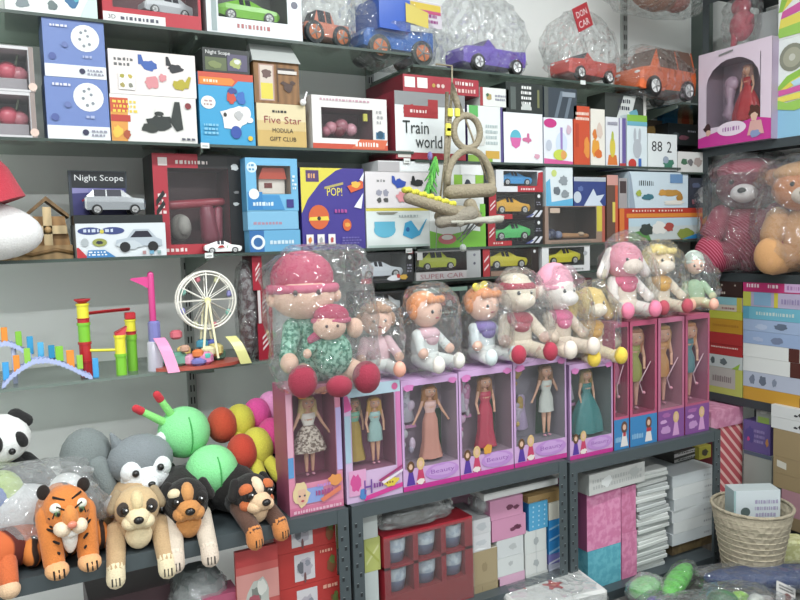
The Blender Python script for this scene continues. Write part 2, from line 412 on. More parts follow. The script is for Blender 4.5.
# ------------------------------------------------------------ plastic bags
def bag(parent, c, r, seed=0, key='bag', top=.0, name='plastic_bag', n=34, m=24, e=.62, amp=.2):
    b = MB(); vs = []; fs = []; off = Vector((seed * 3.1, seed * 1.7, 0))
    for i in range(m + 1):
        th = PI * i / m; ct, st_ = math.cos(th), math.sin(th)
        for j in range(n):
            a = 2 * PI * j / n; ca, sa = math.cos(a), math.sin(a)
            g = lambda q: math.copysign(abs(q) ** e, q)
            x, y, z = g(st_) * g(ca), g(st_) * g(sa), g(ct)
            if z > 0: f = 1 - top * z * z; x *= f; y *= f * (1 - .4 * top * z)
            v = Vector((x, y, z)); q = noise.noise(v * 2.6 + off) * amp + noise.noise(v * 6 + off) * amp * .5
            x *= 1 + q; y *= 1 + q
            vs.append((c[0] + x * r[0], c[1] + y * r[1], c[2] + max(-.985, z * (1 + q * .3)) * r[2]))
    for i in range(m):
        for j in range(n): k = (j + 1) % n; fs.append((i * n + j, (i + 1) * n + j, (i + 1) * n + k, i * n + k))
    b.add(vs, fs, key, True)
    return b.build(name, parent)
# ------------------------------------------------------------ the setting
WY = 2.42      # main wall
XW = 2.98      # side wall
WALL = 'wall:f0f2ee'
b = MB(); b.box(-1.6, XW, WY, WY + .1, 0, 2.95, WALL); struct(b, 'wall_back')
b = MB(); b.box(XW, XW + .1, -1.6, WY + .1, 0, 2.95, WALL); struct(b, 'wall_right')
b = MB(); b.box(-1.7, -1.6, -1.6, WY + .1, 0, 2.95, WALL); struct(b, 'wall_left')
b = MB(); b.box(-1.7, XW + .1, -1.6, WY + .1, -.05, 0, 'wall:8f8c86'); struct(b, 'floor')
b = MB(); b.box(-1.7, XW + .1, -1.6, WY + .1, 2.95, 3.0, 'wall:f2f2ee'); struct(b, 'ceiling')

def tube_light(x, y, L=1.2, group='ceiling tube lights'):
    r = empty('tube_light', 'white fluorescent tube light fixed along the shop ceiling', 'ceiling light', (x, y, 2.95), 0, group)
    b = MB(); b.box(-L / 2, L / 2, -.035, .035, -.05, 0, 'eee'); b.build('fixture_body', r)
    b = MB(); b.cyl((0, 0, -.07), .014, L * .96, 'lamp', 'X', 10); b.build('glow_tube', r)
    li = bpy.data.lights.new('tube_glow', 'AREA'); li.shape = 'RECTANGLE'; li.size = L; li.size_y = .12; li.energy = LAMP_W; li.color = (.94, .985, 1)
    o = bpy.data.objects.new('tube_glow', li); COL.objects.link(o); o.parent = r; o.location = (0, 0, -.1)
LAMP_W = 42
for x, y in ((-.3, .85), (1.5, .95), (-.5, -.8), (1.5, -.8)): tube_light(x, y)

S = Plane('Y', 2.105)     # front row on the wall shelves
XB1 = Plane('Y', 2.4).u(372, 2.0); XB2 = Plane('Y', 2.4).u(626, 2.2)
ZT = (2.145, 2.112, 2.07); ZA = (1.832, 1.806, 1.789); ZB = (1.522, 1.514, 1.512)
bays = ((-.75, XB1), (XB1, XB2), (XB2, 2.93))
def glass_shelf(x0, x1, z, lab, depth0=2.1, g='glass shelves on the main wall', clear=False):
    b = MB(); b.box(x0 + .003, x1 - .003, depth0, WY - .004, z - .008, z, 'glass:' + ('c4d2c8' if not clear else 'd4dcd6'))
    b.box(x0 + .003, x1 - .003, depth0 - .001, depth0, z - .008, z, 'plastic:' + ('3c4a43' if not clear else '6f7d74'))
    r = tag(b.build('glass_shelf'), lab, 'shelf', g)
for i, (a, c) in enumerate(bays):
    nm = ('left', 'middle', 'right')[i]
    glass_shelf(a, c, ZT[i], 'green-tinted glass shelf in the %s bay, the topmost one under the toy vehicles' % nm)
    glass_shelf(a, c, ZA[i], 'green-tinted glass shelf in the %s bay, second from the top' % nm)
    glass_shelf(a, c, ZB[i], 'green-tinted glass shelf in the %s bay, third from the top' % nm)
glass_shelf(-.75, XB1 - .22, 1.197, 'clear glass shelf holding the ferris wheel playset and domino stairs', clear=True)
glass_shelf(XB1 - .02, XB2, 1.408, 'narrow glass shelf holding the row of boxed toy cars behind the dolls')
glass_shelf(XB1 - .02, XB2, 1.285, 'lowest glass shelf in the middle bay, hidden behind the bagged dolls')
# slotted wall rails and brackets
def rail(x, zs, lab):
    r = empty('shelf_rail', lab, 'shelf rail', (x, WY, 1.0), 0, 'slotted steel shelf rails')
    b = MB(); b.box(-.014, .014, -.016, -.001, 0, 1.9, 'metal:a9aeaa')
    for k in range(46):
        for s_ in (-.005, .005): b.box(s_ - .002, s_ + .002, -.0168, -.016, .03 + k * .04, .052 + k * .04, '333')
    b.build('slotted_rail', r)
    for z in zs:
        z -= 1.009; q = MB()
        q.add([(-.003, -.016, z), (.003, -.016, z), (.003, -.30, z), (-.003, -.30, z), (-.003, -.016, z - .06), (.003, -.016, z - .06), (.003, -.30, z - .012), (-.003, -.30, z - .012)],
              [(0, 1, 2, 3), (7, 6, 5, 4), (0, 3, 7, 4), (1, 5, 6, 2), (3, 2, 6, 7)], 'metal:6b7a70')
        q.build('shelf_bracket', r)
rail(XB1, (ZT[1], ZA[1], ZB[1], 1.408, 1.285), 'grey slotted rail on the wall above the long red train box')
rail(XB2, (ZT[2], ZA[2], ZB[2]), 'grey slotted rail on the wall behind the orange bagged car')
XR0 = Plane('Y', 2.4).u(186, 1.5)
rail(XR0, (ZT[0], ZA[0], ZB[0], 1.197), 'grey slotted rail behind the red window box and ferris wheel')
# steel corner post at the end of the wall shelves
b = MB(); x = Plane('Y', 2.34).u(707, 2.2); b.box(x - .012, x + .012, 2.32, WY, .4, 2.9, 'metal:5e6a64'); tag(b.build('corner_post'), 'dark grey steel corner post beside the pink box with the red-dressed doll', 'post')

# ------------------------------------------------------------ steel racks
RK = 'metal:4d575b'
def rack(x0, x1, ztop, zlow, lab, y0=1.75, y1=2.07):
    r = empty('steel_rack', lab, 'steel rack', ((x0 + x1) / 2, y0, 0), 0, 'slotted-angle racks under the dolls')
    w = (x1 - x0) / 2
    for z, n in ((ztop, 'top_panel'), (zlow, 'lower_panel')):
        b = MB(); b.box(-w, w, 0, y1 - y0, z - .002, z, RK); b.box(-w, w, -.0015, 0, z - .038, z, RK); b.box(-w, w, y1 - y0, y1 - y0 + .0015, z - .035, z, RK)
        b.box(-w, w, 0, .012, z - .038, z - .0365, RK)
        b.build(n, r)
    for sx in (-1, 1):
        for yy in (0, y1 - y0):
            b = MB(); a = sx * w; t = -sx * .032; fy = -.003 if yy == 0 else .0015
            b.box(min(a, a + t), max(a, a + t), yy + fy, yy + fy + .0018, 0, ztop, RK)
            b.box(min(a, a - sx * .002), max(a, a - sx * .002), yy + (0 if yy == 0 else -.03), yy + (.03 if yy == 0 else 0), 0, ztop, RK)
            if yy == 0:
                for k in range(int(ztop / .028) - 1):
                    zc = .02 + k * .028; xc = a + t * (.34 if k % 2 else .66)
                    b.plate([(xc - .0035, zc), (xc + .0035, zc), (xc + .0035, zc + .011), (xc - .0035, zc + .011)], fy - .0003, '20262a')
                    b.plate([(xc - .003, zc + .011), (xc + .003, zc + .011), (xc + .003, zc + .0125), (xc - .003, zc + .0125)], fy - .0004, '9aa4a6')
            b.build('upright', r)
    return r
ZR = (.836, .836, .822); ZL = (.43, .462, .352)
rack(-.75, .772, ZR[0], ZL[0], 'grey slotted-angle rack carrying the plush animals, at the left')
rack(.782, 1.533, ZR[1], ZL[1], 'grey slotted-angle rack with the red cup tray below, in the middle')
rack(1.545, 2.262, ZR[2], ZL[2], 'grey slotted-angle rack with the stacks of white boxes below, at the right')

# ------------------------------------------------------------ side shelf unit, facing -X
SIDE = Plane('X', 2.60)
r = empty('side_shelf_unit', 'dark steel shelf unit along the right wall holding doll box, bears and board games', 'shelf unit', (2.79, 1.6, 0))
for z, n in ((1.885, 'shelf_board'), (1.372, 'shelf_board'), (.867, 'shelf_board'), (.4, 'shelf_board'), (2.5, 'shelf_board')):
    b = MB(); b.box(-.19, .18, -.85, .5, z - .004, z, 'metal:3f474a'); b.box(-.192, -.19, -.85, .5, z - .034, z, 'metal:3f474a'); b.build(n, r)
for yy in (-.85, .48):
    for xx in (-.19, .17):
        b = MB(); b.box(xx, xx + .004, yy, yy + .03, 0, 2.6, 'metal:3f474a'); b.build('upright', r)

# ------------------------------------------------------------ top shelf, left bay
ZT0 = ZT[0]
BX('toy_box', 'white carton printed with a blue globe, first from the left on the top shelf', 'box', (5, 98, -60), ZT0, S, .2, 'eef2ee',
   [('b', .45, .45, .05, .05, '888'), ('b', .72, .25, .1, .16, '2e6fa0'), ('b', .76, .3, .05, .1, '4cb3c4'), ('b', .5, .12, .06, .07, '677'), ('b', .18, .12, .08, .08, '7b8a8e'), ('s', .35, .32, .6, .42, '455', 2), ('p', [.8, 0, 1, .5, 1, 0], 'cfe6de'), ('d', .85, .7, .1, 'c33')], group='toy cartons on the top shelf')
def red_car_in(r, W, H, D, a0, a1, z0, z1):
    car(r, 'toy_car', (a1 - a0) * .62, 'sedan', 'plastic:b9bcc0', (a1 - (a1 - a0) * .33, D * .4, z0 + .004), .2)
BX('boxed_toy_car', 'red window carton with a silver toy car, beside the globe carton on the top shelf', 'boxed toy', (103, 202, -60), ZT0, S, .17, 'cc2636',
   [('r', 0, 0, .62, .11, 'ecebe8'), ('t', .05, .03, .05, '3D', '223'), ('s', .15, .02, .58, .09, '556', 1)], win=(.1, .17, .97, .9), inner='7a3540', fn=red_car_in)
BX('boxed_toy_car', 'silver window carton with a lime green toy car on the top shelf', 'boxed toy', (207, 303, -60), ZT0, S, .17, 'metal:b9bdbf',
   [('d', .92, .38, .04, '667'), ('s', .3, .06, .65, .14, 'b66', 1), ('r', .05, .02, .1, .95, '9aa')], win=(.12, .17, .84, .9), inner='565c55', fn=boxed_car('sports', '76c22c', PI, k=.9))

# bagged vehicles
def bagged(name, label, px, pb, pt, Y, zb, L, kind, col, rz, wheel, seed, bagc=(0, 0, .13), bagr=(.2, .13, .14), wr=.1, tyre='222', extra=None, key='bag', glass='223', top=.35):
    p = at(px, Y, zb)
    r = empty(name, label, 'toy car', p, rz, 'bagged toy vehicles on the top shelf')
    c = car(r, 'car_body', L, kind, 'plastic:' + col, (0, 0, .006), 0, wheel, wr, tyre, glass)
    if extra: extra(r)
    bag(r, bagc, bagr, seed, key, top)
    return r
def stick(r):
    b = MB(); b.box(-.1, .02, -.085, .06, .1, .2, 'plastic:1b4fb8'); b.plate([(.0, .13), (.09, .12), (.09, .17), (0, .19)], -.088, 'd8c24a'); b.build('cargo_body', r)
    b = MB(); b.box(.02, .16, -.07, -.067, .13, .21, 'd8cfd8'); art(b, .13, .07, [('r', 0, .7, 1, 1, 'e0c030'), ('s', .1, .1, .9, .6, 'a2348a', 2), ('r', 0, .55, 1, .7, 'd0487a')], -.0702, .135, .025); b.build('sticker', r)
bagged('bagged_toy_truck', 'bagged salmon and black toy truck with big orange wheels, beside the silver window carton', 322, 48, -30, 2.17, ZT0, .17, 'truck', 'd9785a', .25, 'd8703a', 1, (0, 0, .12), (.095, .085, .125), .2, '30363a')
bagged('bagged_toy_truck', 'bagged blue monster truck with orange wheels and a sticker', 392, 55, -30, 2.19, ZT[1] + .002, .27, 'truck', '2368c4', .1, 'd8703a', 2, (0, 0, .12), (.155, .085, .13), .15, '3c4240', stick)
bagged('bagged_toy_car', 'purple toy car with white wheels in a shiny clear bag', 486, 73, -10, 2.19, ZT[1] + .002, .29, 'open', '6a4bc0', .12, 'f4f4f4', 3, (-.02, 0, .14), (.19, .085, .15), .095, '222', glass='554488')
def tagcard(r):
    b = MB(); b.T = Matrix.Rotation(-.45, 4, 'Y'); b.box(-.045, .045, -.086, -.084, .2, .285, 'c2222e')
    art(b, .09, .085, [('t', .14, .55, .26, 'DON', 'f6e6e4', .7), ('t', .12, .12, .28, 'CAR', 'f6e6e4', .7)], -.0862, .2); b.build('header_card', r)
bagged('bagged_toy_car', 'red toy car in a clear bag with a red card reading DON CAR', 583, 84, 5, 2.17, ZT[1] + .002, .27, 'open', 'd8453c', .15, 'f0f0f0', 4, (-.01, 0, .135), (.175, .085, .14), .09, '222', tagcard)
bagged('bagged_toy_car', 'large orange toy estate car with silver wheels in a clear bag', 655, 103, 40, 2.17, ZT[2] + .002, .36, 'van', 'e4622c', .12, 'd8d8d8', 5, (0, 0, .105), (.21, .09, .115), .11, '222', glass='7a5a4c', top=.2)
# hanging bagged toy at the very top right of the wall
r = empty('bagged_plush', 'brownish pink bagged plush toy hanging at the top edge above the orange car', 'plush toy', at(655, 2.2, 2.45))
b = MB(); b.ell((0, 0, .07), (.13, .06, .07), 'plush:a87c68'); b.ell((.12, 0, .06), (.07, .05, .05), 'plush:b8746a'); b.tube([(0, 0, .12), (0, 0, .5)], .002, 'aaa'); b.build('plush_body', r); bag(r, (.02, 0, .07), (.24, .1, .085), 9, 'bag')

# ------------------------------------------------------------ second shelf, left bay
A0 = ZA[0]
def pinkball(r, W, H, D, a0, a1, z0, z1):
    b = MB(); c = (a0 + (a1 - a0) * .5, D * .4, z0 + (z1 - z0) * .55); b.ell(c, .026, 'plastic:d8586a'); b.ell((c[0] + .026, c[1], c[2] - .006), .022, 'plastic:c4717c'); b.ell((c[0] - .012, c[1], c[2] + .004), (.014, .02, .014), 'plastic:a83a50'); b.cap((c[0] + .02, c[1], c[2] + .02), (c[0] + .026, c[1], c[2] + .045), .003, .003, 'plastic:8a9a80'); b.build('toy_figure', r)
    b = MB(); b.box(a0 + .004, a1 - .004, .02, D * .8, z0 + .002, z0 + .03, 'plastic:9a9296'); b.build('tray', r)
z = A0
for k, lab in enumerate(('clear window box with a red-pink toy, lower of the pair at far left', 'clear window box with a red-pink toy, upper of the pair at far left')):
    z = BX('boxed_toy', lab, 'boxed toy', (-14, 38 - 2 * k, 91 - 46 * k), z, S, .16, 'd4d2d4', [('r', .9, 0, 1, 1, '9a8a84'), ('d', .95, .12, .09, 'e6c8b8')], win=(.04, .05, .88, .93), inner='c9c6ca', fn=pinkball, group='clear window boxes with pink toys')
moon = [('r', 0, 0, 1, .22, 'e8ecf0'), ('d', .68, .7, .235, 'eef0ee')] + [('d', .68 + .09 * math.cos(a) * (.5 + .5 * (a > 2)), .7 + .14 * math.sin(a), .025, '8a929a') for a in (.3, 1.3, 2.4, 3.3, 4.4, 5.5)] + \
       [('d', .6, .12, .05, '335'), ('d', .13, .35, .06, '4e60a8'), ('s', .68, .05, .95, .18, '99a', 2), ('s', 0.1, 0.85, 0.4, 0.922, 'dde', 1), ('s', .62, .34, .8, .42, 'a8b4dc', 1), ('d', .34, .56, .05, '6678b8')]
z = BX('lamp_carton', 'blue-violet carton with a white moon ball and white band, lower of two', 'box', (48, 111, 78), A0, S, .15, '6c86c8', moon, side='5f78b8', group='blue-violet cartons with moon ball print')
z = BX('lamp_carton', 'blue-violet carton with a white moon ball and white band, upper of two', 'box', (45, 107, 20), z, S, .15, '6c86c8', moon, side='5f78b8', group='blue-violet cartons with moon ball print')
z = BX('vehicle_toy_carton', 'white carton with one black machine and an orange-red strip, under the pink-white one', 'box', (112, 198, 96), A0, S, .16, 'e6e4de',
   [('p', [0, 0, .18, 0, .2, .9, 0, .9], 'e89a3c'), ('r', 0, .62, .2, .92, 'd8502e'), ('r', 0, .42, .22, .56, 'cc3a2c'), ('s', .02, .6, .3, .9, 'f3d23a', 3), ('b', .07, .2, .06, .14, 'f2c23c'), ('b', .17, .15, .05, .1, 'b8502c'),
    ('b', .55, .42, .17, .2, '2b322e'), ('b', .44, .3, .1, .13, '30362f'), ('p', [.68, .45, .74, .9, .8, .9, .83, .3, .75, .25], '2d342f'), ('e', .55, .66, .045, .1, 'e6e4de'), ('e', .55, .62, .055, .05, '2b322e'), ('d', .9, .82, .07, '8e2a2e'), ('s', .8, .05, .97, .14, '556', 1)], group='construction toy cartons')
z = BX('vehicle_toy_carton', 'pale pink-white carton with four coloured toy machines, on the black machine carton', 'box', (110, 197, 52), z, S, .16, 'ece2de',
   [('s', .05, .62, .27, .85, '6a6a6a', 2), ('b', .45, .68, .1, .14, '3a62b8'), ('p', [.33, .7, .33, .92, .37, .92, .4, .7], '3a62b8'), ('b', .76, .66, .1, .12, '2b2b30'), ('p', [.65, .72, .65, .92, .68, .92, .72, .7], '2b2b30'),
    ('b', .48, .3, .1, .16, 'e08a90'), ('b', .6, .42, .05, .1, 'e08a90'), ('b', .8, .28, .1, .14, 'b8a81c'), ('p', [.85, .3, .91, .5, .94, .48, .9, .2], 'b8a81c'), ('r', .1, .1, .28, .48, 'f0ece6'), ('b', .14, .4, .03, .05, 'a8a030'), ('b', .23, .4, .03, .05, 'c8b040'), ('b', .14, .2, .03, .06, 'a89a50'), ('b', .23, .2, .03, .06, '887')], group='construction toy cartons')
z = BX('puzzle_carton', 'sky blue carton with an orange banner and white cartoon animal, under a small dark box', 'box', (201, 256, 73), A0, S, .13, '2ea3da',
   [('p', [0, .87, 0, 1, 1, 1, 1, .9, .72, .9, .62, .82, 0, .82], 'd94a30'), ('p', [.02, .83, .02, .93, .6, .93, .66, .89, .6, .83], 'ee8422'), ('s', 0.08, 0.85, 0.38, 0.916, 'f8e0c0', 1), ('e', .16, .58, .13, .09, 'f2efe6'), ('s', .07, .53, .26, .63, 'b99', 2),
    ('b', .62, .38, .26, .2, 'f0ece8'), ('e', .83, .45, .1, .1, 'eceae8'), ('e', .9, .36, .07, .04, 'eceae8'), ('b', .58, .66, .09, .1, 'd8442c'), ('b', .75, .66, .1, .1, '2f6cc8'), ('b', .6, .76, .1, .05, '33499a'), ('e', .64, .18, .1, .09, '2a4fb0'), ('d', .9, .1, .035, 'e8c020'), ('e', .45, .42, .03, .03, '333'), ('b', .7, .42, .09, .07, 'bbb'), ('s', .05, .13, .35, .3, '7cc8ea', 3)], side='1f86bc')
BX('spotting_scope_carton', 'small dark carton reading Night Scope, standing on the sky blue carton', 'box', (203, 250, 49), z, S, .11, '2c302e',
   [('r', .05, .08, .5, .62, '5d6a40'), ('r', .52, .1, .95, .8, '57506e'), ('b', .7, .42, .14, .25, 'a8b060'), ('b', .72, .5, .08, .12, 'd8d8d4'), ('t', .06, .7, .2, 'Night Scope', 'f0f0ec', .52), ('b', .25, .3, .16, .16, '7c8a4c')])
zg = BX('gift_carton', 'cream to gold gift carton reading Five Star MODULA GIFT CLUB, under the wooden hut', 'box', (258, 307, 104), A0, S, .13, 'e2d0a0',
   [('r', 0, 0, 1, .38, 'd2ad5c'), ('r', 0, .38, 1, .6, 'd9bd7c'), ('s', 0.3, 0.78, 0.6, 0.876, '2c2a28', 1), ('t', .14, .54, .17, 'Five Star', 'a03a3c', .76), ('t', .3, .33, .1, 'MODULA', '2a2620', .42), ('t', .24, .13, .1, 'GIFT CLUB', '2a2620', .54)], side='c9b48a')
# wooden hut money box
u0, u1 = S.u(255, zg), S.u(300, zg); W = u1 - u0; zt = S.z((u0 + u1) / 2, 62) - zg
r = empty('wooden_hut_box', 'brown wooden hut with a sloping white roof, on the Five Star gift carton', 'toy house', ((u0 + u1) / 2, S.val, zg))
b = MB(); b.box(-W / 2, W / 2, 0, .11, 0, zt, 'wood:8a5f34'); art(b, W, zt, [('r', .1, .06, .44, .93, 'b98d7c'), ('r', .13, .08, .41, .9, 'd8c8b8'), ('r', .14, .1, .4, .48, 'e2cf3a'), ('b', .27, .7, .12, .12, '6a4a44'), ('r', .52, .8, .9, .86, '3a2418'), ('r', .5, .05, .52, .95, '5a3a20'), ('b', .74, .4, .12, .14, '4c3026'), ('b', .64, .5, .07, .05, '4c3026'), ('b', .84, .52, .07, .05, '4c3026')], 0); b.build('hut_body', r)
b = MB(); b.box(W * .02, W * .44, -.004, -.002, zt * .72, zt * .8, 'd8d0c8'); b.build('name_plate', r)
b = MB(); h = zat(275, 42, 2.16) - zg
b.add([(-W / 2 - .004, -.008, zt - .002), (W / 2 + .004, -.008, zt - .002), (W / 2 - .006, .06, h), (-W / 2 + .006, .06, h), (-W / 2 + .006, .12, zt), (W / 2 - .006, .12, zt)], [(0, 1, 2, 3), (3, 2, 5, 4), (0, 3, 4), (1, 5, 2)], 'c4c8c4'); b.build('roof', r)
b = MB(); b.ell((W / 2 + .006, -.01, zt * .06), .01, 'plastic:ddd'); b.cap((W / 2 + .006, -.01, 0), (W / 2 + .018, -.012, zt * .3), .003, .003, 'plastic:ddd'); b.build('crank_knob', r)
def pinkset(r, W, H, D, a0, a1, z0, z1):
    b = MB(); w = a1 - a0
    for u, v, rr, c in ((.3, .35, .02, 'c77f8c'), (.5, .4, .024, 'a8606e'), (.7, .3, .02, 'd292a0'), (.45, .18, .022, '7a2c38'), (.2, .2, .016, 'b86878')): b.ell((a0 + w * u, D * .4, z0 + rr + (z1 - z0) * v * .6), rr, 'plastic:' + c)
    b.build('toy_figure', r)
    b = MB(); b.box(a1 - .03, a1 - .016, .004, .01, z1 - .035, z1 - .012, 'd8cf3c'); b.build('tag_card', r)
BX('boxed_toy', 'white window carton with a pink toy inside and a red-orange band along the bottom', 'boxed toy', (313, 388, 97), A0, S, .13, 'e8e4e0',
   [('r', 0, 0, 1, .1, 'd8492c'), ('p', [.5, .02, .95, .02, 1, .2, .62, .2], 'e4653c'), ('s', 0.55, 0.04, 0.91, 0.184, 'f8e8e0', 1), ('r', .84, .22, .96, .35, '3a78a0'), ('b', .9, .3, .05, .08, '24526e'), ('s', .84, .5, .96, .8, 'aaa', 3), ('s', .1, .9, .8, .97, 'c9a', 1)], win=(.12, .2, .8, .78), inner='8c6068', fn=pinkset)
# grey item behind the gift carton
r = empty('toy_animal', 'small dark brown toy animal between the gift carton and the white window carton', 'toy', at(309, 2.2, A0))
b = MB(); b.ell((0, 0, .05), (.022, .03, .05), 'plush:5a4a44'); b.ell((.004, -.01, .1), (.02, .02, .02), 'plush:4a3c38'); b.ell((-.01, -.01, .118), .008, 'plush:4a3c38'); b.build('plush_body', r)

# ------------------------------------------------------------ second shelf, middle and right bay
A1 = ZA[1]; A2 = ZA[2]
z1 = BX('train_set_carton', 'white and red train set carton reading Train world', 'box', (396, 466, 93), A1 + .002, S, .2, 'e8eeee',
   [('r', 0, 0, 1, .1, 'b02a38'), ('r', 0, .8, 1, 1, '8d8f90'), ('r', .12, .62, .6, .8, 'b5252c'), ('b', .2, .72, .1, .1, 'b5252c'), ('r', .46, .7, .6, .9, 'b5252c'), ('s', .2, .68, .45, .76, 'f0d8d4', 1), ('t', .1, .38, .19, 'Train', '1c2424', .36), ('t', .27, .17, .19, 'world', '1c2424', .38), ('r', .02, .02, .2, .13, 'd8d0c8')], side='a8283c')
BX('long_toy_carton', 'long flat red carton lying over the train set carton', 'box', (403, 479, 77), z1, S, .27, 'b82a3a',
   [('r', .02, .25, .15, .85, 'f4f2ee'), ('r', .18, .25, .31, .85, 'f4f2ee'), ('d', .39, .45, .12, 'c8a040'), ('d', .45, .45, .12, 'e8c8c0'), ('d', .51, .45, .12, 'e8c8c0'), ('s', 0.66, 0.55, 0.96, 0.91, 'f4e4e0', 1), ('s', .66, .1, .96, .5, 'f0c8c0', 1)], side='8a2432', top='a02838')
zq = BX('toy_carton', 'white carton with green patches behind the hanging rope swing', 'box', (468, 503, 106), A1, S, .14, 'e6ece8',
   [('r', 0, 0, .7, .12, '88b83c'), ('r', .5, .06, .9, .2, 'd8a838'), ('r', .05, .8, .3, 1, '58b858'), ('r', .94, 0, 1, 1, '5a4a90'), ('s', .5, .3, .85, .7, 'b8c8c8', 4), ('b', .3, .4, .2, .14, 'd8d8d0')], side='5a4a90')
BX('game_carton', 'flat white carton with small pictures, lying beside the long red carton', 'box', (480, 509, 88), zq, S, .16, 'e4e6e0', [('r', 0, 0, .1, 1, 'b03038'), ('b', .3, .5, .1, .2, 'b8a060'), ('b', .25, .6, .05, .1, '3a6a4a'), ('s', .5, .3, .9, .7, '99a', 2)])
zb_ = BX('balloon_toy_carton', 'white carton with a blue and pink balloon print', 'box', (504, 543, 113), A1, S, .13, 'eef0f4',
   [('e', .3, .5, .14, .16, '52b8d0'), ('p', [.16, .5, .44, .5, .4, .34, .3, .28, .2, .34], 'e060a8'), ('b', .58, .47, .14, .05, 'd86a9a'), ('b', .62, .5, .04, .12, 'd86a9a'), ('b', .84, .14, .08, .06, 'e0a0b8')], side='44409a')
zp = BX('balloon_toy_carton', 'white carton with pink corner badge and pink bottom edge', 'box', (544, 573, 118), A1, S, .13, 'e8ecf6',
   [('p', [0, 0, 1, 0, 1, .06, 0, .12], 'e85aa0'), ('e', .22, .88, .22, .1, 'd83088'), ('e', .6, .45, .2, .25, 'cfe0f4'), ('r', .56, .3, .64, .8, 'a080c8'), ('e', .55, .2, .24, .12, 'c8d840'), ('e', .66, .2, .1, .1, 'e8a050'), ('e', .16, .4, .1, .12, 'c0c8d8'), ('b', .85, .75, .1, .12, 'd8b8c8')])
BX('black_game_carton', 'black carton with bold white lettering strip above the balloon carton', 'box', (506, 543, 83), zb_, S, .1, '2b3230',
   [('r', .12, .1, .26, .85, '5a6460'), ('s', .4, .08, .68, .95, 'f0f0ec', 5), ('r', .42, .1, .66, .3, 'c8ccc8'), ('r', .84, .2, .9, .8, '7c7e50')])
BX('black_game_carton', 'dark slate carton with diagonal stripes, above the pink-edged carton', 'box', (544, 577, 88), zp, S, .1, '394450',
   [('p', [.3, 0, .4, 0, .6, .9, .5, .9], '6c7a88'), ('p', [.6, 0, .7, 0, .85, .7, .75, .7], '6c7a88'), ('r', .55, .72, .95, .88, '98a4b0'), ('r', 0, 0, .12, 1, '545a58')])
BX('bear_toy_carton', 'orange-red carton with white lettering and a cream edge', 'box', (574, 590, 106), A1, S, .13, 'dc4a24', [('s', .1, .75, .95, .92, 'f8e0d0', 2), ('b', .8, .3, .2, .2, 'f09030'), ('r', .1, .3, .3, .7, 'c83a1c')])
BX('bear_toy_carton', 'cream carton with an orange toy bear, beside the orange-red carton', 'box', (591, 605, 109), A1, S, .13, 'efe9dc', [('b', .3, .3, .3, .2, 'f0a028'), ('b', .3, .55, .2, .1, 'e87a28'), ('b', .5, .2, .3, .1, 'e86a20'), ('b', .6, .62, .25, .15, 'e0c8b8')])
BX('tall_toy_carton', 'white carton with yellow pear shape and orange base', 'box', (606, 619, 117), A2 + .01, S, .13, 'e6e8ee', [('p', [.1, .05, .9, .05, .8, .25, .2, .25], 'e87828'), ('e', .5, .4, .22, .2, 'e0c838'), ('e', .5, .62, .1, .1, 'b8c840'), ('s', .1, .82, .9, .94, '99a', 1)])
BX('tall_toy_carton', 'narrow purple and white carton between two white ones', 'box', (619.5, 626, 118), A2 + .008, S, .13, '6a5aa4', [('r', 0, 0, .4, 1, 'd8d8e8'), ('r', 0, 0, 1, .1, 'c83a3a')])
BX('rabbit_toy_carton', 'white carton with green top and a grey rabbit drawing', 'box', (627, 647, 115), A2 + .006, S, .12, 'dfeef2', [('r', 0, .88, 1, 1, '86c23a'), ('r', 0, .8, 1, .88, '6ab8d0'), ('e', .5, .38, .22, .18, 'b8c0c8'), ('e', .38, .62, .07, .14, 'b8c0c8'), ('e', .62, .62, .07, .14, 'b8c0c8'), ('e', .25, .1, .2, .09, 'd8382c'), ('r', .55, .02, .7, .2, '3a70c8')])
z88 = BX('number_game_carton', 'white carton printed with 88 and 2 in black', 'box', (648, 677, 134), A2 + .003, S, .12, 'e6efee', [('t', .12, .52, .28, '88', '2a3030', .36), ('t', .64, .5, .3, '2', '2a3030'), ('b', .7, .2, .2, .14, '3a8468'), ('e', .6, .3, .1, .1, '9ab')])
BX('flat_toy_carton', 'white and green small-print carton beside the 88 carton', 'box', (678, 708, 152), A2, S, .12, 'dfe0da', [('b', .2, .5, .12, .2, '4a7a5a'), ('b', .65, .5, .16, .25, 'b0a098'), ('b', .4, .5, .1, .2, '777')])
BX('black_toy_carton', 'black carton with a thin white logo behind the 88 carton', 'box', (668, 706, 124), z88 - .02, Plane('Y', 2.23), .12, '22282a', [('s', .5, .6, .75, .75, 'dde', 1), ('b', .4, .35, .15, .12, '8a4a5a'), ('b', .2, .4, .1, .2, '4a5458')])
BX('ring_toy_carton', 'blue carton with an orange ring print, under the orange car', 'box', (664, 692, 106), A2, Plane('Y', 2.37), .04, '2f86c0', [('d', .75, .8, .16, 'e8a070'), ('d', .75, .8, .08, 'e85a30'), ('r', .5, .05, 1, .5, '4a3a30')])
BX('small_toy_carton', 'small black and white carton on the rabbit carton, under the orange car', 'box', (605, 646, 94), ZA[2] + .168, Plane('Y', 2.14), .1, '3c423e', [('p', [.25, .2, .45, .95, .75, .95, .6, .2], 'd8dcd8'), ('b', .7, .4, .14, .2, '68b0c0'), ('s', .3, .5, .6, .9, '334', 2), ('r', .93, 0, 1, 1, 'e6e4dc')])
BX('brown_toy_carton', 'brown and gold carton behind the rabbit carton', 'box', (640, 662, 120), A2, Plane('Y', 2.3), .1, '5a4a3a', [('b', .5, .8, .3, .1, 'b89048'), ('b', .3, .6, .2, .1, '8a7a9a')])

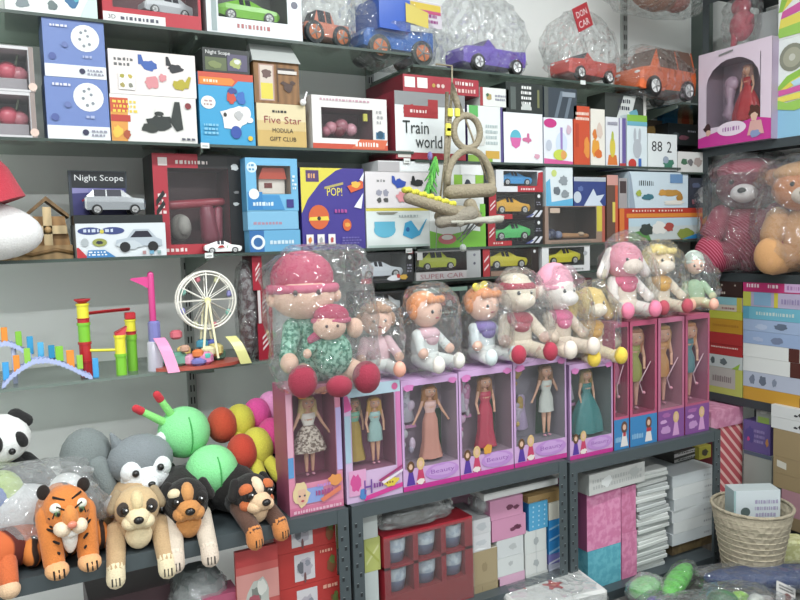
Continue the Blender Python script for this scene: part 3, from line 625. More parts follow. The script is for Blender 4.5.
# ------------------------------------------------------------ third shelf, left bay
B0 = ZB[0]
r = empty('wooden_windmill', 'small tan wooden windmill house with a cross of sails, beside the white fur trim', 'toy house', at(32, 2.19, B0)); r.scale = (1.18, 1, 1.22)
b = MB(); zt_ = zat(48, 212, 2.14) - B0 - .03; xo = at(48, 2.14, B0).x - r.location.x
b.box(-.1, .085, -.02, .08, 0, .03, 'wood:b08a58'); b.tube([(-.1, -.022, .012), (-.05, -.022, .02), (0, -.022, .01), (.05, -.022, .02), (.085, -.022, .012)], .004, 'wood:8a6434'); b.build('base', r)
b = MB(); w = .046; b.prism([(xo - w, .03), (xo + w, .03), (xo + w * .8, zt_), (xo - w * .8, zt_)], 0, .07, 'wood:a87c48'); b.build('house', r)
b = MB(); b.prism([(xo - w, zt_ - .004), (xo, zt_ + .034), (xo + w, zt_ - .004), (xo + w, zt_ + .004), (xo, zt_ + .044), (xo - w, zt_ + .004)], -.008, .078, 'wood:7c5c34'); b.build('roof', r)
b = MB(); zc = zt_ - .03
b.box(xo - .009, xo + .009, -.014, -.008, zc - .05, zc + .05, 'wood:d2b684'); b.box(xo - .04, xo + .04, -.014, -.008, zc - .009, zc + .009, 'wood:d2b684'); b.ell((xo, -.015, zc), .008, 'wood:b89058'); b.build('sails', r)
# santa hat
r = empty('santa_hat', 'red plush hat with thick white fur trim, cropped by the left edge', 'hat', (.02, 2.075, B0))
z0 = -.0
b = MB(); pts = [(-.05, 0, .13), (-.07, 0, .19), (-.11, 0, .25), (-.17, 0, .31), (-.23, 0, .36)]; b.tube(pts, [.1, .09, .075, .05, .025], 'plush:c02a3c', 20); b.build('hat_cone', r)
b = MB(); b.ell((-.07, 0, .078), (.15, .07, .076), 'plush:e6e4e2', (0, .1, 0), 24, 14); b.build('fur_trim', r)
# night scope display and car
zc = BX('toy_car_carton', 'white carton picturing a silver car, beneath the model car on its black base', 'box', (77, 167, 223), B0, S, .15, 'dde4e8',
   [('e', .15, .78, .13, .11, '3a4a8a'), ('e', .4, .78, .13, .11, '3a4a8a'), ('r', .06, .74, .48, .82, '3a4a8a'), ('s', 0.07, 0.72, 0.45, 0.876, 'c8d4e8', 1), ('d', .28, .76, .06, 'd8c83c'), ('e', .25, .44, .08, .12, '9aa048'), ('b', .25, .44, .04, .06, '334'), ('e', .09, .45, .04, .12, 'b0b8bc'), ('p', [0, 0, .12, 0, .02, .3, 0, .3], 'd02c34'), ('p', [.1, .0, .42, 0, .3, .22, .12, .22], '3a86c8'), ('s', .12, .05, .34, .2, 'f0f4f8', 2),
    ('c', .42, .15, .95, .85, 'b6c2cc'), ('b', .58, .35, .16, .15, 'c6d0d6'), ('r', .72, .06, .76, .16, 'b88'), ('r', .8, .06, .85, .16, '6ac'), ('r', .89, .06, .93, .16, '8aa')], side='8e989c')
p = Plane('Y', 2.105); u0, u1 = p.u(74, zc), p.u(163, zc); W = u1 - u0
r = empty('toy_car_display', 'silver model estate car on a black base in front of its Night Scope backing card', 'toy car', ((u0 + u1) / 2, 2.105, zc))
b = MB(); b.box(-W / 2, W / 2, .002, .1, 0, .022, '1f2424'); b.build('display_base', r)
b = MB(); H = p.z(u0 + .1, 168) - zc - .022; Wc = p.u(134, zc) - u0; b.T = Matrix.Translation((-W / 2, 0, .022)); b.box(0, Wc, .085, .1, 0, H, '38404a')
art(b, Wc, H, [('r', .05, .03, .97, .62, '3c3a7c'), ('p', [.05, .5, .9, .56, .9, .6, .05, .62], '8a86c0'), ('r', .05, .64, .97, .97, '22262a'), ('t', .1, .74, .17, 'Night Scope', 'e4e6e6', .84), ('r', .32, .5, .62, .6, '7a7ab8'), ('s', 0.72, 0.48, 0.94, 0.624, 'a8a8d0', 1)], .0845, 0, 0); b.build('backing_card', r)
car(r, 'model_car', .155, 'suv', 'chrome:b9bdbf', (-W / 2 + .108, .04, .024), PI, '999')
# red window carton
def redtoy(r, W, H, D, a0, a1, z0, z1):
    b = MB(); w = a1 - a0
    b.ell((a0 + w * .25, D * .45, z0 + .05), (.032, .03, .04), 'plush:8a857c'); b.ell((a0 + w * .28, D * .3, z0 + .055), (.02, .02, .03), 'plush:a8a49c'); b.build('grey_toy_head', r)
    b = MB(); b.cap((a0 + w * .1, D * .4, z0 + .115), (a1 - w * .05, D * .35, z0 + .125), .014, .012, 'plastic:a83a48'); b.cap((a0 + w * .7, D * .4, z0 + .1), (a0 + w * .75, D * .4, z0 + .02), .022, .03, 'plastic:8c3a4c'); b.cap((a0 + w * .9, D * .4, z0 + .1), (a0 + w * .85, D * .4, z0 + .02), .014, .02, 'plastic:a04458'); b.build('red_toy_frame', r)
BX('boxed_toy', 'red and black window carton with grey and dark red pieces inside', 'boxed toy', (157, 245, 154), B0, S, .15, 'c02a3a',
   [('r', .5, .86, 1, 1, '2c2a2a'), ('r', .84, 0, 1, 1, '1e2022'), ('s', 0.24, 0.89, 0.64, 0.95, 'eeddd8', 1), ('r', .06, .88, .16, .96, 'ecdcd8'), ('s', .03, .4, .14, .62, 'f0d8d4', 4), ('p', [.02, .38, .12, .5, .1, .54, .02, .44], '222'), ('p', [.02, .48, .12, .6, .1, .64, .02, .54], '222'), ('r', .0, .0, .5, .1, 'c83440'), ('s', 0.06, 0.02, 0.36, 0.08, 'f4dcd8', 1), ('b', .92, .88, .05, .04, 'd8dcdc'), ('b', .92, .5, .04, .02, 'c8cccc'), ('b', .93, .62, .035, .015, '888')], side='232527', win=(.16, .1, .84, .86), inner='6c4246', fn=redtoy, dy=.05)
r = empty('toy_car', 'small white toy racing car with coloured decals in front of the red window carton', 'toy car', at(223, 2.124, B0))
car(r, 'car_body', .105, 'sports', 'plastic:e4e6e4', (0, 0, .0), PI - .15, 'bbb')
b = MB(); b.plate([(-.02, .016), (.0, .017), (-.006, .024), (-.016, .022)], -.0235, 'c83030'); b.plate([(.006, .016), (.02, .016), (.016, .023), (.008, .023)], -.0235, '4a8a30'); b.build('decals', r)
z = BX('flat_toy_carton', 'light blue flat carton with a round dark blue badge, lowest of the light blue stack', 'box', (250, 301, 230), B0, S, .14, '62b0de', [('r', 0, 0, .28, 1, '2a70b8'), ('d', .16, .45, .34, 'e8f0f4'), ('d', .16, .45, .22, '2f6cae'), ('s', .38, .3, .9, .6, 'cfe6f2', 1)], group='light blue stack')
z = BX('flat_toy_carton', 'light blue flat carton with faint lettering, middle of the light blue stack', 'box', (248, 299, 211), z, S, .14, '7abce2', [('s', .1, .25, .7, .5, 'b48aa0', 1), ('r', 0, 0, 1, .04, '4a90c0')], group='light blue stack')
def housetoy(r, W, H, D, a0, a1, z0, z1):
    b = MB(); w = (a1 - a0); x = (a0 + a1) / 2
    b.box(x - w * .35, x + w * .42, .03, .09, z0 + .003, z0 + (z1 - z0) * .6, 'plastic:e8e0d4'); b.box(x - .02, x + .004, .028, .03, z0 + .02, z0 + .035, '8a3028'); b.ell((x + w * .42, .05, z0 + .03), .014, 'plastic:7a7468'); b.build('toy_house', r)
    b = MB(); b.prism([(x - w * .38, z0 + (z1 - z0) * .55), (x + w * .45, z0 + (z1 - z0) * .55), (x + w * .38, z1 - .004), (x - w * .25, z1 - .004)], .02, .1, 'plastic:d0482c'); b.build('toy_roof', r)
BX('boxed_toy', 'light blue window carton with a red-roofed toy house', 'boxed toy', (247, 299, 158), z, S, .14, '6ab8e4',
   [('d', .12, .82, .1, 'd8eef6'), ('s', .05, .75, .2, .9, '5a9ac8', 2), ('r', .02, .02, .3, .36, '2a86cc'), ('d', .14, .32, .1, 'f0f4f4'), ('p', [.3, .02, .72, .02, .62, .3, .3, .3], '3a94d4'), ('s', .1, .08, .5, .2, 'd8ecf6', 1), ('r', .76, .06, .9, .22, '38348a'), ('s', .88, .4, .97, .7, 'e8f4f8', 4)], win=(.2, .32, .86, .86), inner='a8927c', fn=housetoy, side='4a98c8', group='light blue stack')
BX('pop_game_carton', 'purple and yellow carton reading POP with orange planets', 'box', (303, 366, 168), B0, S, .14, '43369c',
   [('p', [0, .45, .1, .62, .3, .82, .55, .97, .66, 1, 0, 1], 'e2d43c'), ('r', .08, .83, .28, .97, '5a3a74'), ('s', 0.1, 0.86, 0.26, 0.956, 'e8a868', 1), ('t', .4, .66, .1, 'POP!', 'f0e040', .24), ('p', [.36, .74, .66, .8, .66, .83, .36, .77], 'b8a860'), ('e', .26, .4, .16, .15, 'e2602c'), ('p', [.1, .36, .42, .36, .4, .41, .12, .4], 'f0d83c'), ('d', .26, .385, .025, '333'), ('e', .7, .3, .07, .075, 'e2602c'), ('b', .71, .3, .05, .03, 'f0a83c'),
    ('p', [.72, .78, .98, .86, .98, .76, .78, .7], 'e85c2c'), ('b', .86, .8, .08, .05, 'f0b83c'), ('p', [.82, .52, .98, .7, .94, .5], 'eef'), ('p', [.92, .86, 1, .96, .98, .84], 'eef'), ('s', .5, .44, .72, .52, 'b84aa0', 1)] +
   [('r', .05 + .17 * k, .06, .16 + .17 * k, .19, 'f0ece8') for k in range(3)] + [('b', .105 + .17 * k, .12, .03, .04, ('e08030', 'aaa', 'c84848')[k]) for k in range(3)] + [('s', .6, .06, .92, .16, '7a70c0', 3)], side='382c84')
zz = BX('toy_set_carton', 'white carton with two light blue toys, under a pink and blue printed one', 'box', (367, 430, 208), B0 - .0, S, .13, 'dfe9e6',
   [('r', 0, .93, 1, 1, 'd8c840'), ('r', .02, 0, .98, .06, 'b8d0c8'), ('e', .28, .45, .17, .2, '58b8d8'), ('r', .12, .48, .44, .66, '58b8d8'), ('p', [.56, .3, .6, .62, .7, .68, .82, .4, .94, .7, .96, .72, .84, .3, .7, .2], '3aa8d8'), ('p', [.15, .9, .5, .9, .42, .84, .2, .84], '8a8a78'), ('s', .5, .75, .85, .86, 'aab8b8', 1), ('e', .64, .45, .03, .06, '26a')])
zz2 = BX('vehicle_toy_carton', 'pale carton with blue and pink toy machines, left of the rope swing', 'box', (366, 430, 172), zz, S, .13, 'e2dcde',
   [('s', .16, .7, .34, .82, '888', 1), ('b', .2, .42, .05, .1, '99a'), ('b', .3, .42, .05, .1, '99a'), ('b', .2, .22, .04, .08, '555'), ('b', .3, .22, .04, .08, '555'), ('b', .52, .68, .11, .14, '2e50b8'), ('p', [.4, .7, .4, .9, .44, .88, .47, .68], '2e50b8'), ('b', .8, .7, .12, .1, '26282c'), ('p', [.7, .7, .72, .9, .75, .9, .78, .7], '26282c'), ('b', .55, .3, .1, .16, 'e89098'), ('b', .64, .36, .06, .1, 'e89098'), ('b', .86, .3, .08, .1, 'd8b0a8')])
BX('flat_toy_carton', 'thin white carton with a small red print lying on the pale machine carton', 'box', (378, 430, 161), zz2, S, .12, 'dfe0e0', [('b', .2, .4, .09, .35, '984a40'), ('r', .42, .1, .98, .95, 'f0f4f6'), ('r', 0, 0, .4, .9, 'b8b4b6')])
zg_ = BX('lawn_toy_carton', 'white and bright green carton behind the bottom of the rope swing', 'box', (430, 486, 204), ZB[1], S, .13, 'eaf0ee',
   [('p', [0, 0, 1, 0, 1, .34, .7, .4, .3, .28, 0, .4], '76c832'), ('r', .9, 0, 1, 1, '76c832'), ('e', .3, .2, .16, .12, 'd86a70'), ('e', .3, .24, .1, .06, 'e8e8e0'), ('p', [.56, .3, .86, .9, .88, .9, .6, .28], '56605c'), ('p', [.62, .3, .92, .8, .94, .8, .66, .28], '56605c')])
BX('binocular_toy_carton', 'white carton with lime green and black toy binoculars, behind the big rope ring', 'box', (437, 484, 162), zg_, S, .12, 'e6eae6',
   [('r', .36, .25, .54, .7, '8cc832'), ('r', .82, .25, 1, .7, '8cc832'), ('b', .66, .4, .1, .2, '2c3446'), ('b', .6, .34, .06, .14, '445'), ('r', .5, .7, .95, .95, 'f4f6f6')])
# boxed sports cars, middle bay
sw = [('p', [.72, .06, .86, .32, .9, .3, .8, .06], 'd8dce4'), ('p', [.84, .06, .95, .32, .99, .3, .92, .06], 'd8dce4'), ('p', [.66, .05, .8, .2, .82, .16, .74, .05], '5a64a0')]
redL = [('r', 0, 0, .13, 1, 'b82834'), ('r', 0, 0, .42, .18, 'c02c34'), ('p', [.02, .3, .11, .5, .11, .56, .02, .36], 'f0d8d8'), ('p', [.02, .45, .11, .65, .11, .71, .02, .51], 'f0d8d8'), ('s', 0.08, 0.05, 0.3, 0.17, 'f0d0c8', 1), ('d', .92, .85, .07, 'dfe2e2'), ('s', .86, .5, .98, .66, '99a', 2)] + sw
B1 = ZB[1]; cg = 'boxed sports cars on the third shelf'
z = BX('boxed_toy_car', 'black and red window box with a bright green sports car, between two yellow ones', 'boxed toy', (488, 543, 219), B1, S, .12, '24262a', redL, win=(.14, .16, .84, .95), inner='3a3838', fn=boxed_car('sports', '4fd06a', 0, k=.98), group=cg)
z = BX('boxed_toy_car', 'black and red window box with an orange-yellow sports car, above the green car', 'boxed toy', (489, 543, 192), z, S, .12, '2b2626', redL, win=(.14, .16, .84, .95), inner='4a3c34', fn=boxed_car('sports', 'e8a828', PI, k=.98), group=cg)
BX('boxed_toy_car', 'white and red window box with a light blue sports car, topmost of its stack', 'boxed toy', (496, 543, 170), z, S, .12, 'dfe2e6', [('r', .45, 0, 1, .28, 'c22a36'), ('p', [.85, 0, 1, 0, 1, .95, .9, .9], 'c22a36'), ('s', 0.5, 0.06, 0.86, 0.228, 'f0d4d4', 1)], win=(.16, .26, .88, .95), inner='8a9096', fn=boxed_car('sports', '3a9ae0', PI, k=.95), group=cg)
def brownset(r, W, H, D, a0, a1, z0, z1):
    b = MB(); w = a1 - a0; b.ell((a0 + w * .2, D * .3, z0 + .022), (.02, .02, .02), 'plastic:4a4c68'); b.ell((a0 + w * .32, D * .25, z0 + .018), .016, 'plastic:8088a8'); b.ell((a0 + w * .1, D * .25, z0 + .016), .014, 'plastic:6a6c88'); b.build('toy_wheels', r)
    b = MB(); b.cap((a0 + w * .45, D * .3, z0 + .015), (a1 - .01, D * .3, z0 + .012), .011, .009, 'plastic:c08858'); b.ell((a0 + w * .8, D * .25, z0 + .02), (.014, .014, .008), 'plastic:d8b898'); b.build('toy_arm', r)
zc = BX('boxed_toy', 'brown window carton with grey and tan toy pieces, under the blue printed cartons', 'boxed toy', (545, 605, 206), B1, S, .14, 'a08474', [('r', .86, .3, .97, 1, 'd8c838'), ('r', .95, 0, 1, 1, 'c05a4a'), ('r', .08, .82, .24, .95, 'c8b09c'), ('s', .1, .01, .8, .06, '776', 1)], win=(.06, .1, .85, .98), inner='5a463e', fn=brownset)
BX('toy_set_carton', 'white and light blue carton with grey dog pictures and a lime dot', 'box', (546, 573, 167), zc, S, .12, 'dce8ec', [('p', [0, 0, 1, 0, 1, .2, .2, .1, .15, .7, 0, .6], '5ab4e0'), ('d', .3, .84, .09, 'c8d870'), ('b', .65, .65, .18, .14, '909aa0'), ('b', .4, .4, .16, .12, '6a747c'), ('b', .7, .3, .18, .12, '8a949a')])
BX('space_toy_carton', 'navy blue carton with pale star shapes', 'box', (574, 606, 177), zc, S, .12, '31458c', [('r', 0, .85, 1, 1, 'b8c0c8'), ('p', [.3, 0, .45, .3, .6, .6, .7, .35, .95, .4, .8, .15, .9, 0], 'd0dcec'), ('e', .1, .3, .12, .2, 'c8d4e0'), ('b', .2, .6, .1, .1, '5a70b0')])
BX('tall_toy_carton', 'tall narrow brown carton with a red and yellow edge', 'box', (607, 618, 175), ZB[2], S, .12, '6a4a3c', [('r', .75, 0, 1, 1, 'd85a3a'), ('r', .5, .3, .75, .6, 'e0cc50'), ('r', 0, .85, 1, 1, 'd8988c')])
zr = BX('farm_game_carton', 'long red carton with an orange stripe and a farm picture', 'box', (619, 706, 208), ZB[2], S, .16, 'd03a28',
   [('r', .08, .72, 1, .84, 'ea8a2c'), ('r', .1, .02, .92, .7, 'c9d4d2'), ('p', [.1, .02, .35, .02, .3, .35, .1, .25], '5a9a4a'), ('r', .1, .45, .9, .7, 'bcd8e4'), ('b', .3, .35, .08, .2, '3c4a44'), ('b', .45, .4, .1, .22, 'e8e8e0'), ('b', .55, .4, .06, .15, 'b84a40'), ('b', .75, .2, .1, .2, '8a9a3c'), ('p', [.7, .02, .95, .02, .9, .2], '2f90d0'), ('r', 0, 0, .05, 1, 'e87a2c'), ('s', 0.12, 0.88, 0.42, 0.976, 'f4d8c8', 1), ('s', 0.42, 0.88, 0.72, 0.976, 'f4d8c8', 1)])
z = zr
BX('tiger_game_carton', 'light blue and white carton with a crouching orange tiger', 'box', (629, 688, 172), zr, S, .13, 'cfe2ec',
   [('p', [0, 0, .1, 0, .03, .9, 0, 1], '9ab'), ('s', 0.14, 0.58, 0.42, 0.82, '3a4648', 1), ('b', .72, .42, .2, .1, 'c89038'), ('b', .55, .42, .08, .1, 'd89a3c'), ('b', .85, .3, .06, .14, 'b88030'), ('r', .68, .7, .9, .95, '6a98c8'), ('b', .3, .3, .1, .1, '3a7a8a'), ('b', .75, .15, .2, .08, 'e8e4d8'), ('b', .15, .4, .05, .1, 'a8b840')])
BX('dark_toy_carton', 'dark carton with grey animal shapes beside the tiger carton', 'box', (689, 712, 178), zr, S, .13, '3a3e4a', [('b', .55, .5, .2, .2, '9a9898'), ('b', .6, .25, .2, .12, 'b4b2ae'), ('b', .2, .2, .12, .1, 'a86a74'), ('b', .3, .75, .2, .1, '5a6480')])
BX('small_toy_carton', 'pale pinkish carton squeezed left of the tiger carton', 'box', (619, 627, 178), zr, S, .12, 'a8a0a0', [('r', .1, .5, .9, .9, '4a3c3c')])

# ------------------------------------------------------------ boxed car row on the narrow shelf
BS = 1.408; cg = 'boxed toy cars on the narrow shelf'
def crow(lab, span, col, kind, c, ops, rz=0, inner='3a3c3c', win=(.1, .2, .85, .93)):
    return BX('boxed_toy_car', lab, 'boxed toy', span, BS, S, .12, c, ops, win=win, inner=inner, fn=boxed_car(kind, col, rz, k=.98), group=cg)
crow('black window box with a white coupe and racing stickers, leftmost on the narrow shelf', (361, 414, 252), 'dfe6ee', 'sports', '2a2c2e', [('r', 0, 0, .2, .16, 'c8283a'), ('d', .93, .8, .07, 'e8ecec'), ('r', .9, .92, 1, 1, 'b82c34'), ('b', .62, .14, .14, .1, 'd8dce0'), ('b', .7, .2, .04, .08, 'c83a30'), ('b', .8, .16, .08, .1, 'd8a83a'), ('s', .86, .3, .98, .6, '99a', 3)], PI, '6c706e', (.02, .1, .86, .95))
crow('grey and white window box with a yellow-green car, beside the white coupe box', (416, 481, 250), 'c4d22c', 'sedan', 'c3c4c2', [('r', .78, .02, 1, .98, 'b4b8b8'), ('d', .9, .5, .05, '556'), ('d', .9, .8, .05, '778'), ('r', 0, 0, .76, .26, 'd0cccc'), ('t', .06, .04, .16, 'SUPER CAR', 'b06a72', .66), ('r', .02, .7, .1, .95, 'e0e0dc')], PI, '4c4c46', (.0, .28, .78, .95))
crow('black and red window box with a yellow sports car, on the narrow shelf', (483, 539, 248), 'd8cc28', 'sports', '3a3432', [('r', 0, 0, .12, 1, 'c23038'), ('p', [.02, .2, .1, .4, .1, .48, .02, .28], 'f0d8d8'), ('p', [.02, .5, .1, .7, .1, .78, .02, .58], 'f0d8d8'), ('d', .92, .85, .06, 'd8dcdc'), ('r', .13, 0, .85, .18, '9a7a68')], PI, '54463c', (.13, .2, .86, .96))
crow('white window box with a bright yellow car, rightmost on the narrow shelf', (542, 590, 246), 'e4d81c', 'sports', 'e8eaea', [('s', .5, .04, .9, .16, '777', 1), ('b', .9, .7, .05, .1, 'b0b4b8')], 0, '34383a', (.14, .24, .88, .95))
LS = 1.285; cg = 'boxed toy cars on the lowest shelf of the middle bay'
z0_ = LS
def lrow(lab, span, col, kind, c, ops, rz=0, win=(.06, .2, .85, .93), inner='3a3c3c'):
    return BX('boxed_toy_car', lab, 'boxed toy', span, LS, S, .12, c, ops, win=win, inner=inner, fn=boxed_car(kind, col, rz, k=.98), h=.095, group=cg)
lrow('black window box with a silver-white car, half hidden behind the bagged dolls at the left', (362, 412, 288), 'd8dcdc', 'sedan', '26282a', [('d', .9, .8, .07, 'e07090'), ('r', 0, 0, .4, .15, 'b82c38')])
lrow('dark window box with a red car, behind the orange-haired dolls', (414, 468, 288), 'b83038', 'sports', '3c4844', [('r', 0, .85, 1, 1, '7a9a88'), ('s', .3, .05, .8, .15, 'cdc', 1)])
lrow('grey window box with a silver car, behind the bagged monkey', (470, 530, 288), '9a9ea0', 'sports', '5a605c', [('r', 0, 0, 1, .12, '8a3a40')])
lrow('maroon window box with a grey car, behind the bagged rabbits', (532, 592, 288), '8a8488', 'sports', '6a3038', [('r', 0, 0, .4, .12, 'b8a8a0')])

# price tags clipped to shelf edges
for px, zi, nm in ((205, ZA[0], 'below the sky blue carton'), (407, ZA[1], 'below the train set carton'), (209, ZB[0], 'below the white racing car'), (409, ZB[1], 'below the blue toys carton')):
    u = Plane('Y', 2.098).u(px, zi); b = MB(); b.box(-.012, .012, -.001, .001, -.012, .003, 'e8ece8'); b.plate([(-.008, -.007), (.008, -.007), (.008, -.005), (-.008, -.005)], -.0013, '555')
    tag(b.build('price_tag', None, (u, 2.0985, zi)), 'white price tag on the shelf edge ' + nm, 'price tag', 'price tags on shelf edges')
px = 583; u = Plane('Y', 2.098).u(px, ZT[1]); b = MB(); b.box(-.012, .012, -.001, .001, -.012, .003, 'e8ece8'); tag(b.build('price_tag', None, (u, 2.0985, ZT[1])), 'white price tag on the shelf edge below the red bagged car', 'price tag', 'price tags on shelf edges')
# ------------------------------------------------------------ plush toys
def prims(b, L, S_, T=None):
    for q in L:
        k = q[0]
        if k == 'e': b.ell(tuple(v * S_ for v in q[1]), tuple(v * S_ for v in (q[2] if isinstance(q[2], tuple) else (q[2],) * 3)), q[3], q[4] if len(q) > 4 else None)
        elif k == 'c': b.cap(tuple(v * S_ for v in q[1]), tuple(v * S_ for v in q[2]), q[3] * S_, q[4] * S_, q[5])
        elif k == 't': b.tube([tuple(v * S_ for v in p) for p in q[1]], [v * S_ for v in q[2]] if isinstance(q[2], (list, tuple)) else q[2] * S_, q[3])
def parts(r, S_, spec):
    made = {}
    for nm, L in spec:
        par = r
        if '/' in nm: pn, nm = nm.split('/'); par = made.get(pn, r)
        b = MB(); prims(b, L, S_); made[nm] = b.build(nm, par)
    return made
def face(c, w, S0=1, eye='plastic:1c1a1a', nose=None, mouth='cloth:a83848', ey=.03, big=.028, d=1.0):
    """two eyes, nose and mouth on a head centred at c with radius w"""
    x, y, z = c; out = []
    for s in (-1, 1): out.append(('head/eye', [('e', (x + s * w * .38, y - w * .86 * d, z + ey), (big, big * .6, big), eye), ('e', (x + s * w * .38 + .008, y - w * .86 * d - big * .5, z + ey + .01), big * .28, 'plastic:fff')]))
    if nose: out.append(('head/nose', [('e', (x, y - w * 1.0 * d, z - .03), (.03, .02, .022), nose)]))
    if mouth: out.append(('head/mouth', [('e', (x, y - w * .92 * d, z - w * .42), (.035, .02, .01), mouth)]))
    return out
def sitter(name, label, px, py_top, Y, z, fur, rz=-.3, group=None, cat='plush toy', head=None, ears=None, earc=None, limb=None, foot=None, hand=None, shirt=None, bib=None, hair=None, hat=None, muzzle=None, nose=None, skin=None, headk=1.0, wide=1.0, bagk='bag', seed=1, bagtop=.35, bagsc=(1, 1, 1), extra=(), legspread=.2, eyes=True, bow=None, sc=None, hem=None):
    p = at(px, Y, z); S_ = sc or (zat(px, py_top, Y) - z)
    r = empty(name, label, cat, p, rz, group)
    head = head or fur; limb = limb or fur; foot = foot or limb; hand = hand or limb; k = headk; w = wide
    hz = 1 - .24 * k; hc = (0, -.04, hz)
    sp = [('body', [('e', (0, 0, .28), (.2 * w, .17 * w, .28), shirt or fur), ('e', (0, -.02, .14), (.22 * w, .19, .14), hem or fur)]),
          ('head', [('e', hc, (.23 * k, .2 * k, .22 * k), skin or head)] + ([('e', (0, -.17 * k - .04, hz - .07), (.13 * k, .1 * k, .09 * k), muzzle)] if muzzle else []))]
    for s in (-1, 1):
        sp.append(('arm', [('c', (s * .16 * w, -.02, .46), (s * .27 * w, -.17, .27), .075, .065, shirt or limb), ('e', (s * .27 * w, -.2, .25), .07, hand)]))
        sp.append(('leg', [('c', (s * .12, -.05, .12), (s * legspread, -.33, .09), .1, .085, limb), ('e', (s * legspread * 1.05, -.4, .11), (.09, .075, .11), foot)]))
        if ears == 'round': sp.append(('head/ear', [('e', (s * .19 * k, -.0, hz + .17 * k), (.08, .04, .08), earc or head)]))
        elif ears == 'long': sp.append(('head/ear', [('c', (s * .17 * k, 0, hz + .12), (s * .3 * k, -.04, hz - .16), .06, .075, earc or head)]))
        elif ears == 'side': sp.append(('head/ear', [('e', (s * .26 * k, 0, hz), (.07, .05, .09), earc or head)]))
    if eyes: sp += face(hc, .2 * k, nose=nose, ey=.02 if muzzle else 0)
    if hair:
        sp.append(('head/hair', [('e', (0, .015, hz + .06), (.245 * k, .205 * k, .2 * k), hair)] + [('e', (.23 * k * math.cos(a), -.02 - .1 * abs(math.sin(a)), hz + .05 * math.sin(3 * a)), (.06, .06, .1), hair) for a in (0, PI)] + [('e', (x, -.2 * k, hz + .15 * k), (.06, .04, .05), hair) for x in (-.12, -.04, .05, .13)]))
    if hat: sp.append(('head/hat', [('e', (0, .02, hz + .1), (.25 * k, .22 * k, .26 * k), hat), ('t', [(.235 * k * math.cos(t * PI / 8), .02 + -.0 + .21 * k * math.sin(t * PI / 8), hz + .06) for t in range(17)], .035, hat)]))
    if bib: sp.append(('bib', [('e', (0, -.05, .46), (.19 * w, .16, .1), bib), ('e', (0, -.14, .4), (.12, .06, .09), bib)]))
    if bow: sp.append(('head/bow', [('e', (-.12, -.05, hz + .24), (.08, .03, .06), bow, (0, .5, 0)), ('e', (.0, -.05, hz + .26), (.08, .03, .06), bow, (0, -.5, 0)), ('e', (-.06, -.06, hz + .24), .03, bow)]))
    sp += list(extra)
    parts(r, S_, sp)
    if bagk: bag(r, (0, -.1 * S_, .52 * S_), (.4 * S_ * bagsc[0], .37 * S_ * bagsc[1], .56 * S_ * bagsc[2]), seed, bagk, bagtop)
    return r

